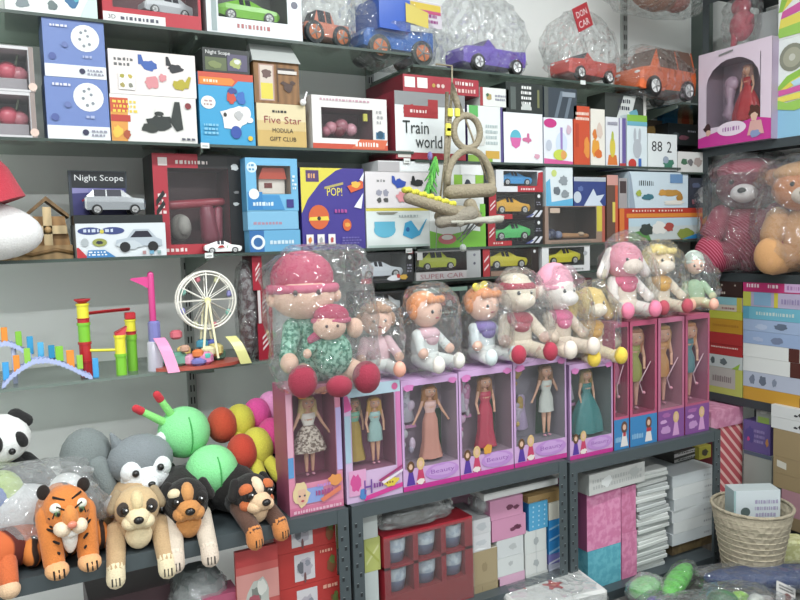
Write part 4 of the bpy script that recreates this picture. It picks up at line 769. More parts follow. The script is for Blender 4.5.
# ------------------------------------------------------------ fashion dolls in boxes
SK = 'skin:dfa384'
def fdoll(parent, H, dress, hair, kind, loc, rz=0, armpose=0, dress2=None, hk=1.22, name='doll_figure', legs=SK):
    b = MB(); s = H
    P = lambda x, y, z: (x * s, y * s, z * s)
    for q in (-1, 1):
        b.cap(P(q * .035, 0, .5), P(q * .03, 0, .27), .034 * s, .023 * s, legs); b.cap(P(q * .03, 0, .27), P(q * .028, .004, .05), .023 * s, .012 * s, legs); b.ell(P(q * .028, -.014, .015), P(.014, .03, .014), 'plastic:d890a8')
        if armpose == 0: sh, el, ha = P(q * .075, 0, .77), P(q * .125, -.01, .63), P(q * .185, -.02, .5)
        else: sh, el, ha = P(q * .075, 0, .77), P(q * .1, 0, .62), P(q * .09, -.03, .49)
        b.cap(sh, el, .018 * s, .014 * s, SK); b.cap(el, ha, .014 * s, .01 * s, SK); b.ell(ha, .014 * s, SK)
    b.ell(P(0, 0, .52), P(.065, .04, .06), SK); b.ell(P(0, 0, .61), P(.042, .03, .07), SK); b.ell(P(0, -.005, .71), P(.062, .042, .075), SK); b.cap(P(0, 0, .77), P(0, 0, .84), .018 * s, .016 * s, SK)
    k = hk; hz = .965 - .062 * k
    b.ell(P(0, -.005, hz), P(.05 * k, .045 * k, .062 * k), SK)
    for q in (-1, 1):
        b.ell(P(q * .02 * k, -.046 * k, hz + .008), P(.009, .006, .007), 'plastic:fff'); b.ell(P(q * .02 * k, -.05 * k, hz + .008), P(.005, .004, .006), 'plastic:224'); b.ell(P(q * .02 * k, -.046 * k, hz + .022), P(.011, .003, .003), 'plastic:5a3a28')
    b.ell(P(0, -.05 * k, hz - .006), P(.005, .006, .008), SK); b.ell(P(0, -.045 * k, hz - .028 * k), P(.011, .005, .005), 'plastic:c0304a')
    o = b.build(name, parent, loc, rz)
    h = MB(); h.ell(P(0, .02 * k, hz + .014 * k), P(.062 * k, .048 * k, .064 * k), hair); h.ell(P(0, -.012 * k, hz + .048 * k), P(.045 * k, .034 * k, .022 * k), hair)
    for q in (-1, 1): h.cap(P(q * .045 * k, .0, hz + .02), P(q * .066, .012, hz - .16), .024 * s, .03 * s, hair)
    h.cap(P(0, .03, hz), P(0, .035, hz - .2), .045 * s, .04 * s, hair); h.build('hair', o)
    d = MB(); top = .765
    d.lathe([(.0, (top + .005) * s), (.064 * s, top * s), (.068 * s, .71 * s), (.047 * s, .62 * s), (.07 * s, .53 * s)], (0, 0, 0), dress2 or dress, 18, sy=.7)
    if kind == 'long': d.lathe([(.05 * s, .62 * s), (.075 * s, .52 * s), (.08 * s, .4 * s), (.085 * s, .25 * s), (.12 * s, .03 * s)], (0, 0, 0), dress, 28, .07, .75)
    elif kind == 'flare': d.lathe([(.05 * s, .62 * s), (.09 * s, .55 * s), (.13 * s, .42 * s), (.155 * s, .3 * s)], (0, 0, 0), dress, 28, .08, .75)
    elif kind == 'gown': d.lathe([(.05 * s, .62 * s), (.1 * s, .52 * s), (.16 * s, .35 * s), (.2 * s, .18 * s), (.21 * s, .03 * s)], (0, 0, 0), dress, 28, .09, .7)
    else: d.lathe([(.05 * s, .62 * s), (.078 * s, .52 * s), (.085 * s, .34 * s)], (0, 0, 0), dress, 20, .03, .7)
    d.build('dress', o); o.scale = (1.42, 1.1, 1)
    return o
DB = Plane('Y', 1.768); dg = 'boxed dolls standing on the racks'
def flower(b, x, z, r, y, c='d86ab8'):
    for i in range(5): t = i * 1.257; b.plate([(x + r * .6 * math.cos(t) + r * .5 * math.cos(a * PI / 5), z + r * .6 * math.sin(t) + r * .5 * math.sin(a * PI / 5)) for a in range(10)], y, c)
def duo(u=.0): return [('r', .0, 0, 1, .045, 'd82c98'), ('g', .13 + u, .05, .22, '5a34a8', '6a4628'), ('g', .3 + u, .05, .24, 'd83a68', 'e0b878'), ('b', .3 + u, .07, .08, .03, 'f0e0d8'), ('e', .68, .13, .3, .075, 'c48ad8'), ('b', .68, .14, .25, .055, 'd0a0e0'), ('t', .48, .105, .05, 'Beauty', '9a58b8', .42), ('b', .12, .93, .1, .035, 'e078c0'), ('b', .9, .95, .09, .03, 'e078c0')]
FR = 'd6a8dc'
def d_acc(seed, b, a0, a1, z0, z1, y, cols):
    rnd = random.Random(seed)
    for k in range(16):
        c = cols[k % len(cols)]; b.ell((rnd.uniform(a0, a1), y, rnd.uniform(z0, z1)), (rnd.uniform(.006, .014), .006, rnd.uniform(.008, .02)), c)
zD = .836
def in1(r, W, H, D, a0, a1, z0, z1): fdoll(r, (z1 - z0) * .93, 'mottle:d8c8b8/7a6458/160', 'plush:d8b878', 'flare', ((a0 + a1) / 2, .045, z0 + .006), 0, 0, 'satin:ece4d8')
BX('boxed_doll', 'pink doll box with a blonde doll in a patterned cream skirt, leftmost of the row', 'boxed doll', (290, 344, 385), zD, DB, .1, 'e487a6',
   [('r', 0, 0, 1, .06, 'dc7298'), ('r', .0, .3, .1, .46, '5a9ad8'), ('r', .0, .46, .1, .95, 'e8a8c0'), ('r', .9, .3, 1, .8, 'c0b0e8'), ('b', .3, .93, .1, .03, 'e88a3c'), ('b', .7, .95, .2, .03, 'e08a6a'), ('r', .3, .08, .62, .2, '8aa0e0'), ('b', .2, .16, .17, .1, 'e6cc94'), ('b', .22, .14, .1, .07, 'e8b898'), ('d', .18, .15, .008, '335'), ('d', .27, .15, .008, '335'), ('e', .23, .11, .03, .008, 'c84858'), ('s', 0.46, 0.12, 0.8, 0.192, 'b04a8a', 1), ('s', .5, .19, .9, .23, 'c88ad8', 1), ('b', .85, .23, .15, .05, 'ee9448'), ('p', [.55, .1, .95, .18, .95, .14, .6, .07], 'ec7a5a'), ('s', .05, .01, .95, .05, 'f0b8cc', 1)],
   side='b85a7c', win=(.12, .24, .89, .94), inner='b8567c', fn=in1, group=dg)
def in2(r, W, H, D, a0, a1, z0, z1):
    w = a1 - a0; fdoll(r, (z1 - z0) * .93, 'satin:9ac0bc', 'plush:d8a048', 'mini', (a0 + w * .66, .035, z0 + .004), 0, 1)
    fdoll(r, (z1 - z0) * .9, 'satin:b8963c', 'plush:a08868', 'long', (a0 + w * .27, .06, z0 + .01), 0, 1, 'satin:7ac0a0')
    b = MB(); d_acc(3, b, a0 + .006, a0 + w * .3, z0 + (z1 - z0) * .55, z1 - .02, .075, ['plastic:a878c8', 'plastic:c8a8d0', 'plastic:b0688c']); b.build('accessory_set', r)
BX('boxed_doll', 'pale lilac doll box with two dolls, one in silver-green, and a yellow price star', 'boxed doll', (347, 403, 383), zD, DB, .09, 'd8b4dc',
   [('r', 0, .9, 1, 1, 'b8d4e4'), ('r', 0, .35, .1, .75, 'a8c8dc'), ('r', .91, .2, 1, .9, 'e078b8'), ('d', .9, .95, .03, 'e0609c'), ('p', [.0, .78, .14, .8, .06, .92, 0, .92], 'e0509c'), ('p', [.3, 0, 1, .06, 1, .1, .3, .04], 'e83a9c'), ('r', .04, .06, .34, .28, 'e6a0cc'), ('b', .16, .17, .1, .08, 'e04a98'), ('b', .28, .07, .07, .06, '4a88d0'), ('t', .3, .06, .12, 'H', '7a48a8', .14), ('s', 0.46, 0.09, 0.66, 0.162, '8a3a9c', 1), ('b', .78, .13, .16, .045, 'e8cc38'), ('s', 0.68, 0.11, 0.86, 0.14, '8a5a20', 1), ('p', [.55, .16, 1, .26, 1, .24, .6, .14], 'b03a78'), ('p', [.6, .14, 1, .22, 1, .2, .65, .12], 'f0e0f0')],
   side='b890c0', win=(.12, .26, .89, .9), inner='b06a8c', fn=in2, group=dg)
def lavbox(lab, span, dress, hair, kind, accs, inner, c2=None, flip=0, z=zD, pos=.62, extra=(), dy=0, hair2=None):
    def f(r, W, H, D, a0, a1, z0, z1):
        w = a1 - a0; fdoll(r, (z1 - z0) * .96, dress, hair, kind, (a0 + w * pos, .04, z0 + .003), 0, flip, c2)
        b = MB(); d_acc(len(lab), b, a0 + .008, a0 + w * .34, z0 + .03, z1 - .02, .06, accs); b.box(a0 + .004, a0 + w * .42, .062, .066, z0 + (z1 - z0) * .42, z0 + (z1 - z0) * .46, 'plastic:d88ac0'); b.build('accessory_set', r)
        b = MB(); g = a0 + w * (.36 if pos > .7 else .24); hh = z1 - z0; b.lathe([(.02, 0), (.028, hh * .02), (.014, hh * .3), (.017, hh * .42), (.008, hh * .46)], (g, .066, z0 + hh * (.12 if pos > .7 else .5)), 'satin:b8a0c8' if pos > .7 else 'satin:c8c4d4', 12, .06, .4); b.build('spare_dress', r)
        b = MB(); b.plate([(a0 + w * .72, z0), (a1 - .003, z0), (a1 - .003, z0 + (z1 - z0) * .6), (a0 + w * .76, z0 + (z1 - z0) * .58)], .083, '2c5a3c'); b.build('backdrop_print', r)
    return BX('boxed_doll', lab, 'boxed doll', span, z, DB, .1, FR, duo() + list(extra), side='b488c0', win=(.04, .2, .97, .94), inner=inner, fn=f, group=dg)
lavbox('lavender doll box with a brown-haired doll in a long peach gown', (403.5, 460, 377), 'satin:d08a78', 'plush:b07038', 'long', ['plastic:c8c8d0', 'plastic:b0a8c0', 'plastic:d8c0d8'], 'b49cb0', 'satin:e0b0a8')
lavbox('lavender doll box with a doll in a crimson red gown', (460.5, 514, 368), 'satin:c42a4c', 'plush:a86a3c', 'long', ['plastic:d0a8c8', 'plastic:c8c0c8', 'plastic:c87aa8'], 'a88a9e', None, 1, extra=[('b', .5, .24, .1, .05, 'e8a030')])
lavbox('lavender doll box with a silver-dressed doll and a spare lilac dress', (514.5, 567, 358), 'satin:c8ccc4', 'plush:9a6a48', 'mini', ['plastic:b8923c', 'plastic:c8a850', 'plastic:b8a8c0'], '9a90a0', None, 0, pos=.78)
lavbox('lavender doll box with a doll in a teal gown, rightmost of the lavender ones', (570, 613, 362), 'satin:2f7f80', 'plush:a88850', 'gown', ['plastic:d8b0a0', 'plastic:c89888', 'plastic:e0c0b8'], '7c8688', 'satin:3a8a88', 1, z=ZR[2], pos=.58)
def tallbox(lab, span, dress, hair, base, inner, z=ZR[2], c='cf4f78'):
    def f(r, W, H, D, a0, a1, z0, z1):
        w = a1 - a0; fdoll(r, (z1 - z0) * .97, dress, hair, 'mini', (a0 + w * .5, .05, z0 + .003), -.35, 1, hk=1.75, legs='skin:d89a84' if 1 else SK)
        b = MB(); b.tube([(a0 + w * .75, .03, z0 + .06), (a0 + w * .5, .02, z0 + .1), (a1 - .004, .015, z0 + .17)], .0018, 'plastic:e8b8c8', 6); b.ell((a0 + w * .8, .03, z0 + .06), .006, 'plastic:e890a8'); b.build('toy_wand', r)
    ops = [('r', 0, 0, 1, .24, base), ('g', .68, .02, .2, 'e8e0dc' if base == '2f86c8' else 'd89ad0', '6a4030' if base == '2f86c8' else 'e0b878')] + ([('r', .6, .1, .78, .13, 'c83040'), ('s', .05, .05, .5, .12, '8ac0e8', 1)] if base == '2f86c8' else [('b', .3, .2, .2, .02, 'b060a8'), ('b', .3, .08, .2, .04, 'c890cc'), ('b', .2, .15, .15, .02, 'd8a0d8')])
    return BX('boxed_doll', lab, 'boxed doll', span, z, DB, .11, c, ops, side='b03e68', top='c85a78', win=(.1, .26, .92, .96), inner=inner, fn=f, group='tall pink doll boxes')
tz = tallbox('tall pink doll box with a blue base, leftmost of four, doll in a pink outfit', (614, 629, 322), 'satin:c86a90', 'plush:b06a50', '2f86c8', 'b83a68')
tz = tallbox('tall pink doll box with a blue base, second of four, doll in green', (630, 657, 320), 'satin:9a9a40', 'plush:b8704c', '2f86c8', 'b83a68')
tz = tallbox('tall pink doll box with a purple base, third of four, doll in a gold dress', (658, 684, 317), 'satin:c88848', 'plush:c89050', '8a4a9a', 'c88098', c='c86a8c')
tz = tallbox('tall pink doll box with a purple base, rightmost of four, orange-haired doll in teal', (685, 709, 314), 'satin:4a8088', 'plush:d88a50', '8a4a9a', 'c86a90', c='c25478')

# ------------------------------------------------------------ bagged dolls and plush sitting on the doll boxes
ZD = zD + .331; bg = 'bagged dolls and plush toys sitting on the doll boxes'
# big rag doll
p = at(318, 1.83, ZD); Sx = zat(312, 250, 1.83) - ZD
r = empty('bagged_rag_doll', 'large bagged rag doll in a pink hat and green floral dress holding a smaller doll', 'doll', p, -.25, bg)
GD = 'mottle:8ac0a8/2f7a60/90'; PK = 'plush:a02840'; SKP = 'plush:eebfa4'
parts(r, Sx, [('body', [('e', (0, 0, .25), (.2, .17, .25), GD), ('e', (-.04, 0, .42), (.2, .14, .12), GD)]),
  ('head', [('e', (-.1, -.05, .66), (.27, .2, .17), SKP), ('e', (-.36, -.05, .64), .05, SKP), ('e', (.17, -.05, .66), .05, SKP)]),
  ('head/hat', [('e', (-.1, .0, .8), (.27, .21, .2), 'cloth:c43a60'), ('t', [(-.1 + .28 * math.cos(t * PI / 8), -.01 + .21 * math.sin(t * PI / 8), .72) for t in range(17)], .035, 'cloth:d05578')] ),
  ('head/eye', [('e', (-.19, -.245, .7), (.02, .012, .022), 'plastic:422')]), ('head/eye', [('e', (-.0, -.245, .7), (.02, .012, .022), 'plastic:422')]),
  ('arm', [('c', (-.2, -.05, .42), (-.28, -.2, .22), .09, .06, GD), ('e', (-.26, -.24, .2), .075, SKP)]), ('arm', [('c', (.14, -.05, .44), (.26, -.15, .42), .08, .05, GD), ('e', (.3, -.17, .42), .075, SKP)]),
  ('leg', [('c', (-.12, -.1, .1), (-.18, -.26, .06), .08, .07, SKP), ('e', (-.17, -.34, .08), (.12, .07, .12), PK)]), ('leg', [('c', (.2, -.08, .12), (.3, -.2, .1), .1, .08, SKP), ('e', (.36, -.3, .07), (.12, .1, .12), PK)]), ('leg', [('e', (.12, -.36, .03), (.11, .08, .08), PK)]),
  ('small_doll', [('e', (.1, -.2, .24), (.17, .09, .17), GD), ('e', (.08, -.24, .45), (.14, .1, .1), SKP), ('e', (.1, -.21, .52), (.15, .11, .09), 'cloth:b83058'), ('t', [(.1 + .15 * math.cos(t * PI / 8), -.2 + .11 * math.sin(t * PI / 8), .49) for t in range(17)], .02, 'cloth:c84a70'), ('e', (.04, -.335, .46), .012, 'plastic:422'), ('e', (.13, -.335, .46), .012, 'plastic:422'), ('c', (-.04, -.22, .33), (-.1, -.28, .28), .035, .03, GD), ('e', (-.12, -.3, .27), .035, SKP), ('c', (.0, -.22, .4), (-.08, -.24, .36), .04, .03, 'cloth:b8406a')])])
r.scale = (.88, .95, 1); bag(r, (.04 * Sx, -.08 * Sx, .5 * Sx), (.45 * Sx, .33 * Sx, .535 * Sx), 11, 'bag', .1, e=.45)
WH = 'cloth:d8dcd8'; BB = 'skin:eab8a0'
sitter('bagged_baby_doll', 'bagged baby doll with light brown hair, partly behind the big rag doll', 377, 302, 1.85, ZD, WH, -.2, bg, 'doll', skin=BB, hair='plush:b88a68', limb=WH, shirt='cloth:e0b8c0', hand=BB, seed=12, foot='skin:e8a088', bagsc=(.9, .9, 1))
sitter('bagged_baby_doll', 'bagged baby doll with short orange hair and a pale pink bib', 425, 292, 1.84, ZD, WH, .35, bg, 'doll', skin=BB, hair='plush:e88a48', limb=WH, shirt='cloth:d4dad8', hand=BB, bib='cloth:dcb0bc', foot='cloth:e0dad0', seed=13, bagsc=(1.0, .9, 1.08), bagtop=.1)
sitter('bagged_baby_doll', 'bagged baby doll with orange hair, yellow bow and purple bib', 482, 287, 1.85, ZD, WH, .15, bg, 'doll', skin=BB, hair='plush:e48a4c', limb=WH, shirt='cloth:d0dadc', hand=BB, bib='cloth:7c68b0', bow='cloth:e4d03c', foot='cloth:ccd8d8', seed=14, bagsc=(.85, .9, 1))
CR = 'plush:e4d4bc'; RD = 'plush:b83048'
sitter('bagged_plush_monkey', 'bagged cream plush monkey with a red cap, red bib and red feet', 516, 273, 1.84, ZD - .003, CR, -.1, bg, 'plush toy', muzzle='plush:ead8c0', hair=None, ears='side', earc='plush:d8a898', foot=RD, bib=RD, seed=15, hand='plush:e0b8a8', bagsc=(.85, .9, .98), extra=[('head/cap', [('e', (0, -.03, .84), (.235, .205, .09), RD), ('e', (0, .0, .93), (.17, .15, .07), CR)])], eyes=True)
PKP = 'plush:ee9cb4'
sitter('bagged_plush_rabbit', 'bagged white plush rabbit in a pink hood and pink vest, on the silver-dress doll box', 556, 272, 1.84, ZD - .006, 'plush:e6d2bc', .15, bg, 'plush toy', head='plush:f0e6de', ears='side', hat=PKP, bib='plush:f0689c', muzzle='plush:f4ece6', earc='plush:ead8cc', foot='plush:e8d8c8', seed=16, nose='plastic:d88', bagsc=(.8, .9, 1))
sitter('bagged_plush_toy', 'bagged pale yellow plush toy with a yellow head and yellow feet, beside the pink-hooded rabbit', 588, 285, 1.85, ZR[2] + .297, 'plush:ecdcb8', -.1, bg, 'plush toy', head='plush:e8c468', ears='long', bib='plush:e8a838', foot='plush:ecc838', muzzle='plush:f0e0c8', seed=17, bagsc=(.75, .9, 1))
ZT_ = ZR[2] + .44
sitter('bagged_plush_rabbit', 'bagged plush rabbit with a large pink head and pink bib, on the tall doll boxes', 622, 240, 1.85, ZT_, 'plush:ecdcc8', -.15, bg, 'plush toy', head='plush:e88aa0', headk=1.12, bib='plush:ee5c88', foot='plush:f07a9c', muzzle='plush:ecd8c8', limb='plush:f0e8e0', ears='long', earc='plush:f0e6e0', nose='plastic:b86a60', seed=18, bagsc=(.9, .9, 1.06))
sitter('bagged_plush_bear', 'bagged cream plush bear with yellow hair and an orange-yellow bib, on the tall doll boxes', 657, 245, 1.85, ZT_, 'plush:ecdcc4', -.15, bg, 'plush toy', head='plush:ecd0a8', hair='plush:ecd074', bib='plush:eca82c', foot='plush:c04858', seed=19, bagsc=(.8, .9, 1.02), muzzle='plush:f0e0cc')
sitter('bagged_small_doll', 'small bagged doll in pale green at the right end of the tall doll boxes', 694, 256, 1.85, ZT_, 'cloth:c8d0a8', -.5, bg, 'doll', skin=BB, hat='cloth:c8d4c8', shirt='cloth:a8c8a0', limb='cloth:dcd8a8', foot='skin:e8a890', seed=20, headk=.75, bagtop=.5, bagsc=(.95, .9, 1.0), hem='cloth:dcc89c')

# ------------------------------------------------------------ plush animals on the left rack
zR = ZR[0]
def eyes3(c, dx, r, z, y, k='plastic:16120e'):
    return [('head/eye', [('e', (c + s * dx, y, z), (r, r * .6, r), k), ('e', (c + s * dx + r * .3, y - r * .5, z + r * .3), r * .3, 'plastic:fff')]) for s in (-1, 1)]
def beast(name, label, px, top, Y, fur, chest, muzz, rz=0, paw=None, ears='round', earc=None, patch=None, nose='plastic:15110f', eyer=.035, legx=.13, pawy=-.42, pawz=-.02, group='plush animals along the left rack', dark=None, hw=1.0, face2=None, toes='plastic:2a241e', z=zR, eyek='plastic:16120e', headx=0, body=None, extra=()):
    p = at(px, Y, z); S_ = (zat(px, top, Y) - z) * 1.0
    r = empty(name, label, 'plush animal', p, rz, group); r.scale = (1.15, 1.08, 1.0); x = headx; body = body or fur
    sp = [('body', [('e', (0, .08, .3), (.27, .3, .3), body), ('e', (0, -.05, .42), (.2, .18, .2), body), ('e', (0, -.17, .34), (.1, .1, .2), chest)]),
          ('head', [('e', (x, -.1, .74), (.24 * hw, .22, .22), fur), ('e', (x - .1, -.23, .66), (.1, .1, .08), muzz), ('e', (x + .1, -.23, .66), (.1, .1, .08), muzz), ('e', (x, -.28, .68), (.1, .12, .08), muzz), ('e', (x, -.24, .58), (.09, .08, .06), muzz), ('e', (x, -.2, .8), (.07, .12, .1), face2 or fur)]),
          ('head/nose', [('e', (x, -.39, .7), (.045, .03, .032), nose)])]
    sp += eyes3(x, .12, eyer, .78, -.3, eyek)
    for s in (-1, 1):
        if ears == 'round': sp.append(('head/ear', [('e', (x + s * .2, -.05, .92), (.075, .04, .075), earc or fur)]))
        elif ears == 'flop': sp.append(('head/ear', [('c', (x + s * .19, -.08, .88), (x + s * .27, -.12, .68), .05, .06, earc or fur)]))
        elif ears == 'point': sp.append(('head/ear', [('c', (x + s * .15, -.05, .9), (x + s * .19, -.05, 1.02), .07, .015, earc or fur)]))
        pk = paw or muzz
        sp.append(('front_leg', [('c', (s * legx, -.1, .38), (s * (legx + .05), pawy + .05, .1 + pawz), .1, .075, body), ('e', (s * (legx + .06), pawy, .07 + pawz), (.095, .12, .075), pk)] + [('t', [(s * (legx + .06) + q, pawy - .1, .12 + pawz), (s * (legx + .06) + q, pawy - .122, .05 + pawz)], .007, toes) for q in (-.035, 0, .035)]))
        sp.append(('hind_leg', [('e', (s * .27, .0, .14), (.12, .2, .15), body), ('e', (s * .3, -.2, .06), (.08, .12, .06), pk)]))
        if patch: sp.append(('head/eye_patch', [('e', (x + s * .125, -.235, .78), (.085, .07, .085), patch)]))
    sp.append(('tail', [('c', (.1, .3, .15), (.3, .5, .1), .05, .04, fur)]))
    sp += list(extra)
    parts(r, S_, sp); return r
TG = 'stripe:d9772a/2a160c/7/X'; OR = 'plush:d9772a'
p = at(69, 1.785, zR); r = empty('plush_tiger', 'sitting orange plush tiger with black stripes and a white chest at the rack edge', 'plush animal', p, .1, 'plush animals along the left rack')
hz = zat(69, 483, 1.785) - zR - .062; ST = 'plush:20140e'
tsp = [('body', [('e', (0, .06, .08), (.072, .08, .085), TG), ('e', (0, .02, .1), (.06, .06, .07), OR), ('e', (0, -.035, .085), (.022, .02, .052), 'plush:eceae2'), ('e', (0, .1, .05), (.085, .08, .05), OR)]),
  ('head', [('e', (0, -.01, hz), (.061, .056, .055), OR), ('e', (0, -.05, hz - .004), (.022, .03, .03), 'plush:dd8438'), ('e', (-.02, -.056, hz - .024), (.022, .026, .017), 'plush:e8d0b0'), ('e', (.02, -.056, hz - .024), (.022, .026, .017), 'plush:e8d0b0'), ('e', (0, -.045, hz - .036), (.028, .024, .014), 'plush:eceae2'), ('e', (-.03, -.046, hz + .02), (.016, .014, .011), 'plush:e4e6d4'), ('e', (.03, -.046, hz + .02), (.016, .014, .011), 'plush:e4e6d4')]),
  ('head/nose', [('e', (0, -.082, hz - .012), (.012, .008, .008), 'plastic:d8785c')])]
for s_ in (-1, 1):
    tsp += [('head/eye', [('e', (s_ * .028, -.056, hz + .01), (.008, .006, .007), 'plastic:4a6a38'), ('e', (s_ * .028, -.061, hz + .01), (.004, .003, .005), 'plastic:111')]),
        ('head/ear', [('e', (s_ * .05, .005, hz + .045), (.017, .01, .017), ST)]),
        ('front_leg', [('c', (s_ * .045, -.005, .11), (s_ * .042, -.04, .02), .031, .027, OR), ('e', (s_ * .04, -.06, .012), (.03, .034, .019), 'plush:e2a468')] + [('t', [(s_ * .04 + q, -.088, .022), (s_ * .04 + q, -.094, .004)], .0022, ST) for q in (-.012, 0, .012)] + [('t', [(s_ * .06, -.03, .1 - k * .022), (s_ * .03, -.06, .09 - k * .022)], .003, ST) for k in (0, 1, 2)]),
        ('hind_leg', [('e', (s_ * .085, .04, .035), (.03, .055, .036), TG)]),
        ('head/face_stripe', [('t', [(s_ * .058, -.018, hz + .005), (s_ * .045, -.043, hz - .002)], .0028, ST)]), ('head/face_stripe', [('t', [(s_ * .06, -.01, hz - .014), (s_ * .042, -.044, hz - .02)], .0028, ST)]), ('head/face_stripe', [('t', [(s_ * .035, -.035, hz + .042), (s_ * .008, -.05, hz + .034)], .0028, ST)]), ('head/face_stripe', [('t', [(s_ * .04, -.05, hz + .0), (s_ * .03, -.058, hz + .026), (s_ * .012, -.06, hz + .016)], .0022, ST)])]
parts(r, 1.0, tsp); r.scale = (.84, .95, 1.03)
# second tiger lying, cropped by the left edge
r = empty('plush_tiger', 'lying dark orange plush tiger at the left edge, a white-tipped paw showing', 'plush animal', at(12, 1.80, zR), .5, 'plush animals along the left rack')
parts(r, .2, [('body', [('e', (-.1, .1, .24), (.62, .26, .24), 'stripe:c85a28/5a1c14/3/X'), ('e', (.42, .02, .2), (.24, .24, .2), 'plush:9c3a28')]), ('front_leg', [('c', (-.1, -.05, .2), (-.18, -.26, .02), .13, .1, 'plush:cc5c28'), ('e', (-.2, -.3, -.04), (.11, .12, .1), 'plush:d8b088')]), ('hind_leg', [('c', (.4, -.05, .2), (.36, -.25, .12), .12, .09, 'plush:8c3026'), ('e', (.35, -.32, .1), (.09, .05, .1), 'plush:e4dcd4')])])
TN = 'plush:c8a878'
def lying_dog(label, px, Y, k, head, body, muzz, paw, ear, patch, brow, hz=.098, rz=0, ps=.045, drop=-.045, extra=(), leg=None):
    p = at(px, Y, zR); r = empty('plush_dog', label, 'plush animal', p, rz, 'plush animals along the left rack'); leg = leg or body
    sp = [('body', [('e', (0, .11, .07), (.07, .11, .068), body), ('e', (0, .02, .055), (.055, .07, .052), body), ('e', (0, -.03, .04), (.032, .03, .036), muzz)]),
      ('head', [('e', (0, -.005, hz), (.055, .052, .05), head), ('e', (0, -.045, hz - .012), (.03, .035, .026), muzz), ('e', (0, -.03, hz + .02), (.018, .03, .028), brow), ('e', (-.018, -.048, hz - .022), (.02, .025, .017), muzz), ('e', (.018, -.048, hz - .022), (.02, .025, .017), muzz)]),
      ('head/nose', [('e', (0, -.08, hz - .008), (.012, .009, .009), 'plastic:141010')])]
    for s in (-1, 1):
        sp += [('head/eye_patch', [('e', (s * .028, -.037, hz + .008), (.019, .015, .019), patch)]), ('head/eye', [('e', (s * .028, -.05, hz + .008), (.0095, .007, .0095), 'plastic:120e0c'), ('e', (s * .028 + .003, -.056, hz + .012), .0022, 'plastic:fff')]),
               ('head/ear', [('c', (s * .042, .0, hz + .034), (s * .056, -.01, hz + .004), .012, .013, ear)]),
               ('front_leg', [('c', (s * ps, .0, .045), (s * ps * 1.12, -.075, drop + .035), .024, .021, leg), ('c', (s * ps * 1.12, -.075, drop + .035), (s * ps * 1.15, -.082, drop + .01), .021, .022, paw)] + [('t', [(s * ps * 1.15 + q, -.101, drop + .02), (s * ps * 1.15 + q, -.102, drop + .002)], .0016, 'plush:2a241e') for q in (-.008, 0, .008)]),
               ('hind_leg', [('e', (s * .062, .14, .035), (.03, .05, .034), body)])]
    sp.append(('tail', [('c', (.02, .2, .05), (.06, .23, .03), .012, .01, body)]))
    parts(r, k, sp + list(extra)); return r
BK = 'plush:1a1614'
lying_dog('tan plush dog with dark eye patches, between the tiger and the black and tan dog', 139, 1.80, .98, TN, 'plush:b8966a', 'plush:e0cca0', 'plush:e2d0a8', 'plush:9a8462', 'plush:3a3028', 'plush:d8c08c', .098, -.1, .05, -.05)
lying_dog('black and tan plush dog with a cream brow spot, below the front green caterpillar', 188, 1.80, 1.0, BK, BK, 'plush:c8813c', 'plush:d8c4b0', BK, BK, 'plush:cc8a48', .093, -.1, .035, -.045, extra=[('head/brow_spot', [('e', (-.03, -.035, .118), (.016, .014, .013), 'plush:dcc8a0')])], leg='plush:c8b8a4')
lying_dog('black plush dog with orange cheeks and cream face stripe, nearest the pink doll box', 251, 1.80, .98, BK, BK, 'plush:dcb68c', 'plush:d07c38', BK, 'plush:1a1210', 'plush:e6c8a4', .078, .25, .034, -.03, extra=[('head/cheek', [('e', (s * .03, -.034, .06 + q), (.02, .016, .017), 'plush:c8602c') for s in (-1, 1) for q in (0, .038)])], leg='plush:5a3a2c')
GY = 'plush:7c8488'; WT = 'plush:dfe2e2'
# husky lying on top
p = at(140, 1.97, .9); Sh = .235
r = empty('plush_husky', 'grey and white plush husky lying in the middle of the animal heap', 'plush animal', p, .1, 'plush animals along the left rack')
dz = zat(140, 428, 1.97) - .9 - Sh * .98
r.location.z += dz
parts(r, Sh, [('body', [('e', (.05, .2, .3), (.46, .3, .3), GY), ('e', (.02, -.1, .2), (.42, .22, .2), WT)]),
  ('head', [('e', (0, -.12, .66), (.36, .26, .28), GY), ('e', (0, -.27, .5), (.26, .18, .17), WT), ('e', (-.15, -.33, .6), (.12, .07, .12), WT), ('e', (.15, -.33, .6), (.12, .07, .12), WT), ('e', (0, -.4, .46), (.1, .12, .08), WT)]),
  ('head/nose', [('e', (0, -.52, .49), (.04, .03, .03), 'plastic:222')]), ('head/eye', [('e', (-.13, -.41, .6), .038, 'plastic:1c1c1c')]), ('head/eye', [('e', (.13, -.41, .62), .038, 'plastic:1c1c1c')]),
  ('head/ear', [('c', (-.22, -.08, .84), (-.28, -.08, .98), .08, .02, GY)]), ('head/ear', [('c', (.26, -.08, .84), (.4, -.14, .86), .08, .02, WT)]),
  ('front_leg', [('c', (-.25, -.1, .3), (-.34, -.38, .3), .12, .1, WT), ('e', (-.35, -.42, .3), .12, WT)]), ('front_leg', [('c', (.3, -.1, .28), (.12, -.42, .22), .12, .11, WT)]), ('tail', [('c', (.4, .2, .3), (.62, -.1, .5), .08, .04, WT)])])
p = at(90, 2.0, zR)
r = empty('plush_elephant', 'plain grey plush animal lying behind the husky and the plastic bag', 'plush animal', p, 0, 'plush animals along the left rack')
hz = zat(88, 453, 2.0) - zR
parts(r, 1, [('body', [('e', (0, 0, hz * .5), (.075, .07, hz * .5), 'plush:6c7472')]), ('head', [('e', (0, -.02, hz), (.062, .055, .07), 'plush:747d7c'), ('c', (.02, -.06, hz - .02), (.05, -.08, hz - .1), .028, .022, 'plush:747d7c')])])
p = at(4, 2.0, zR); hz = zat(4, 437, 2.0) - zR
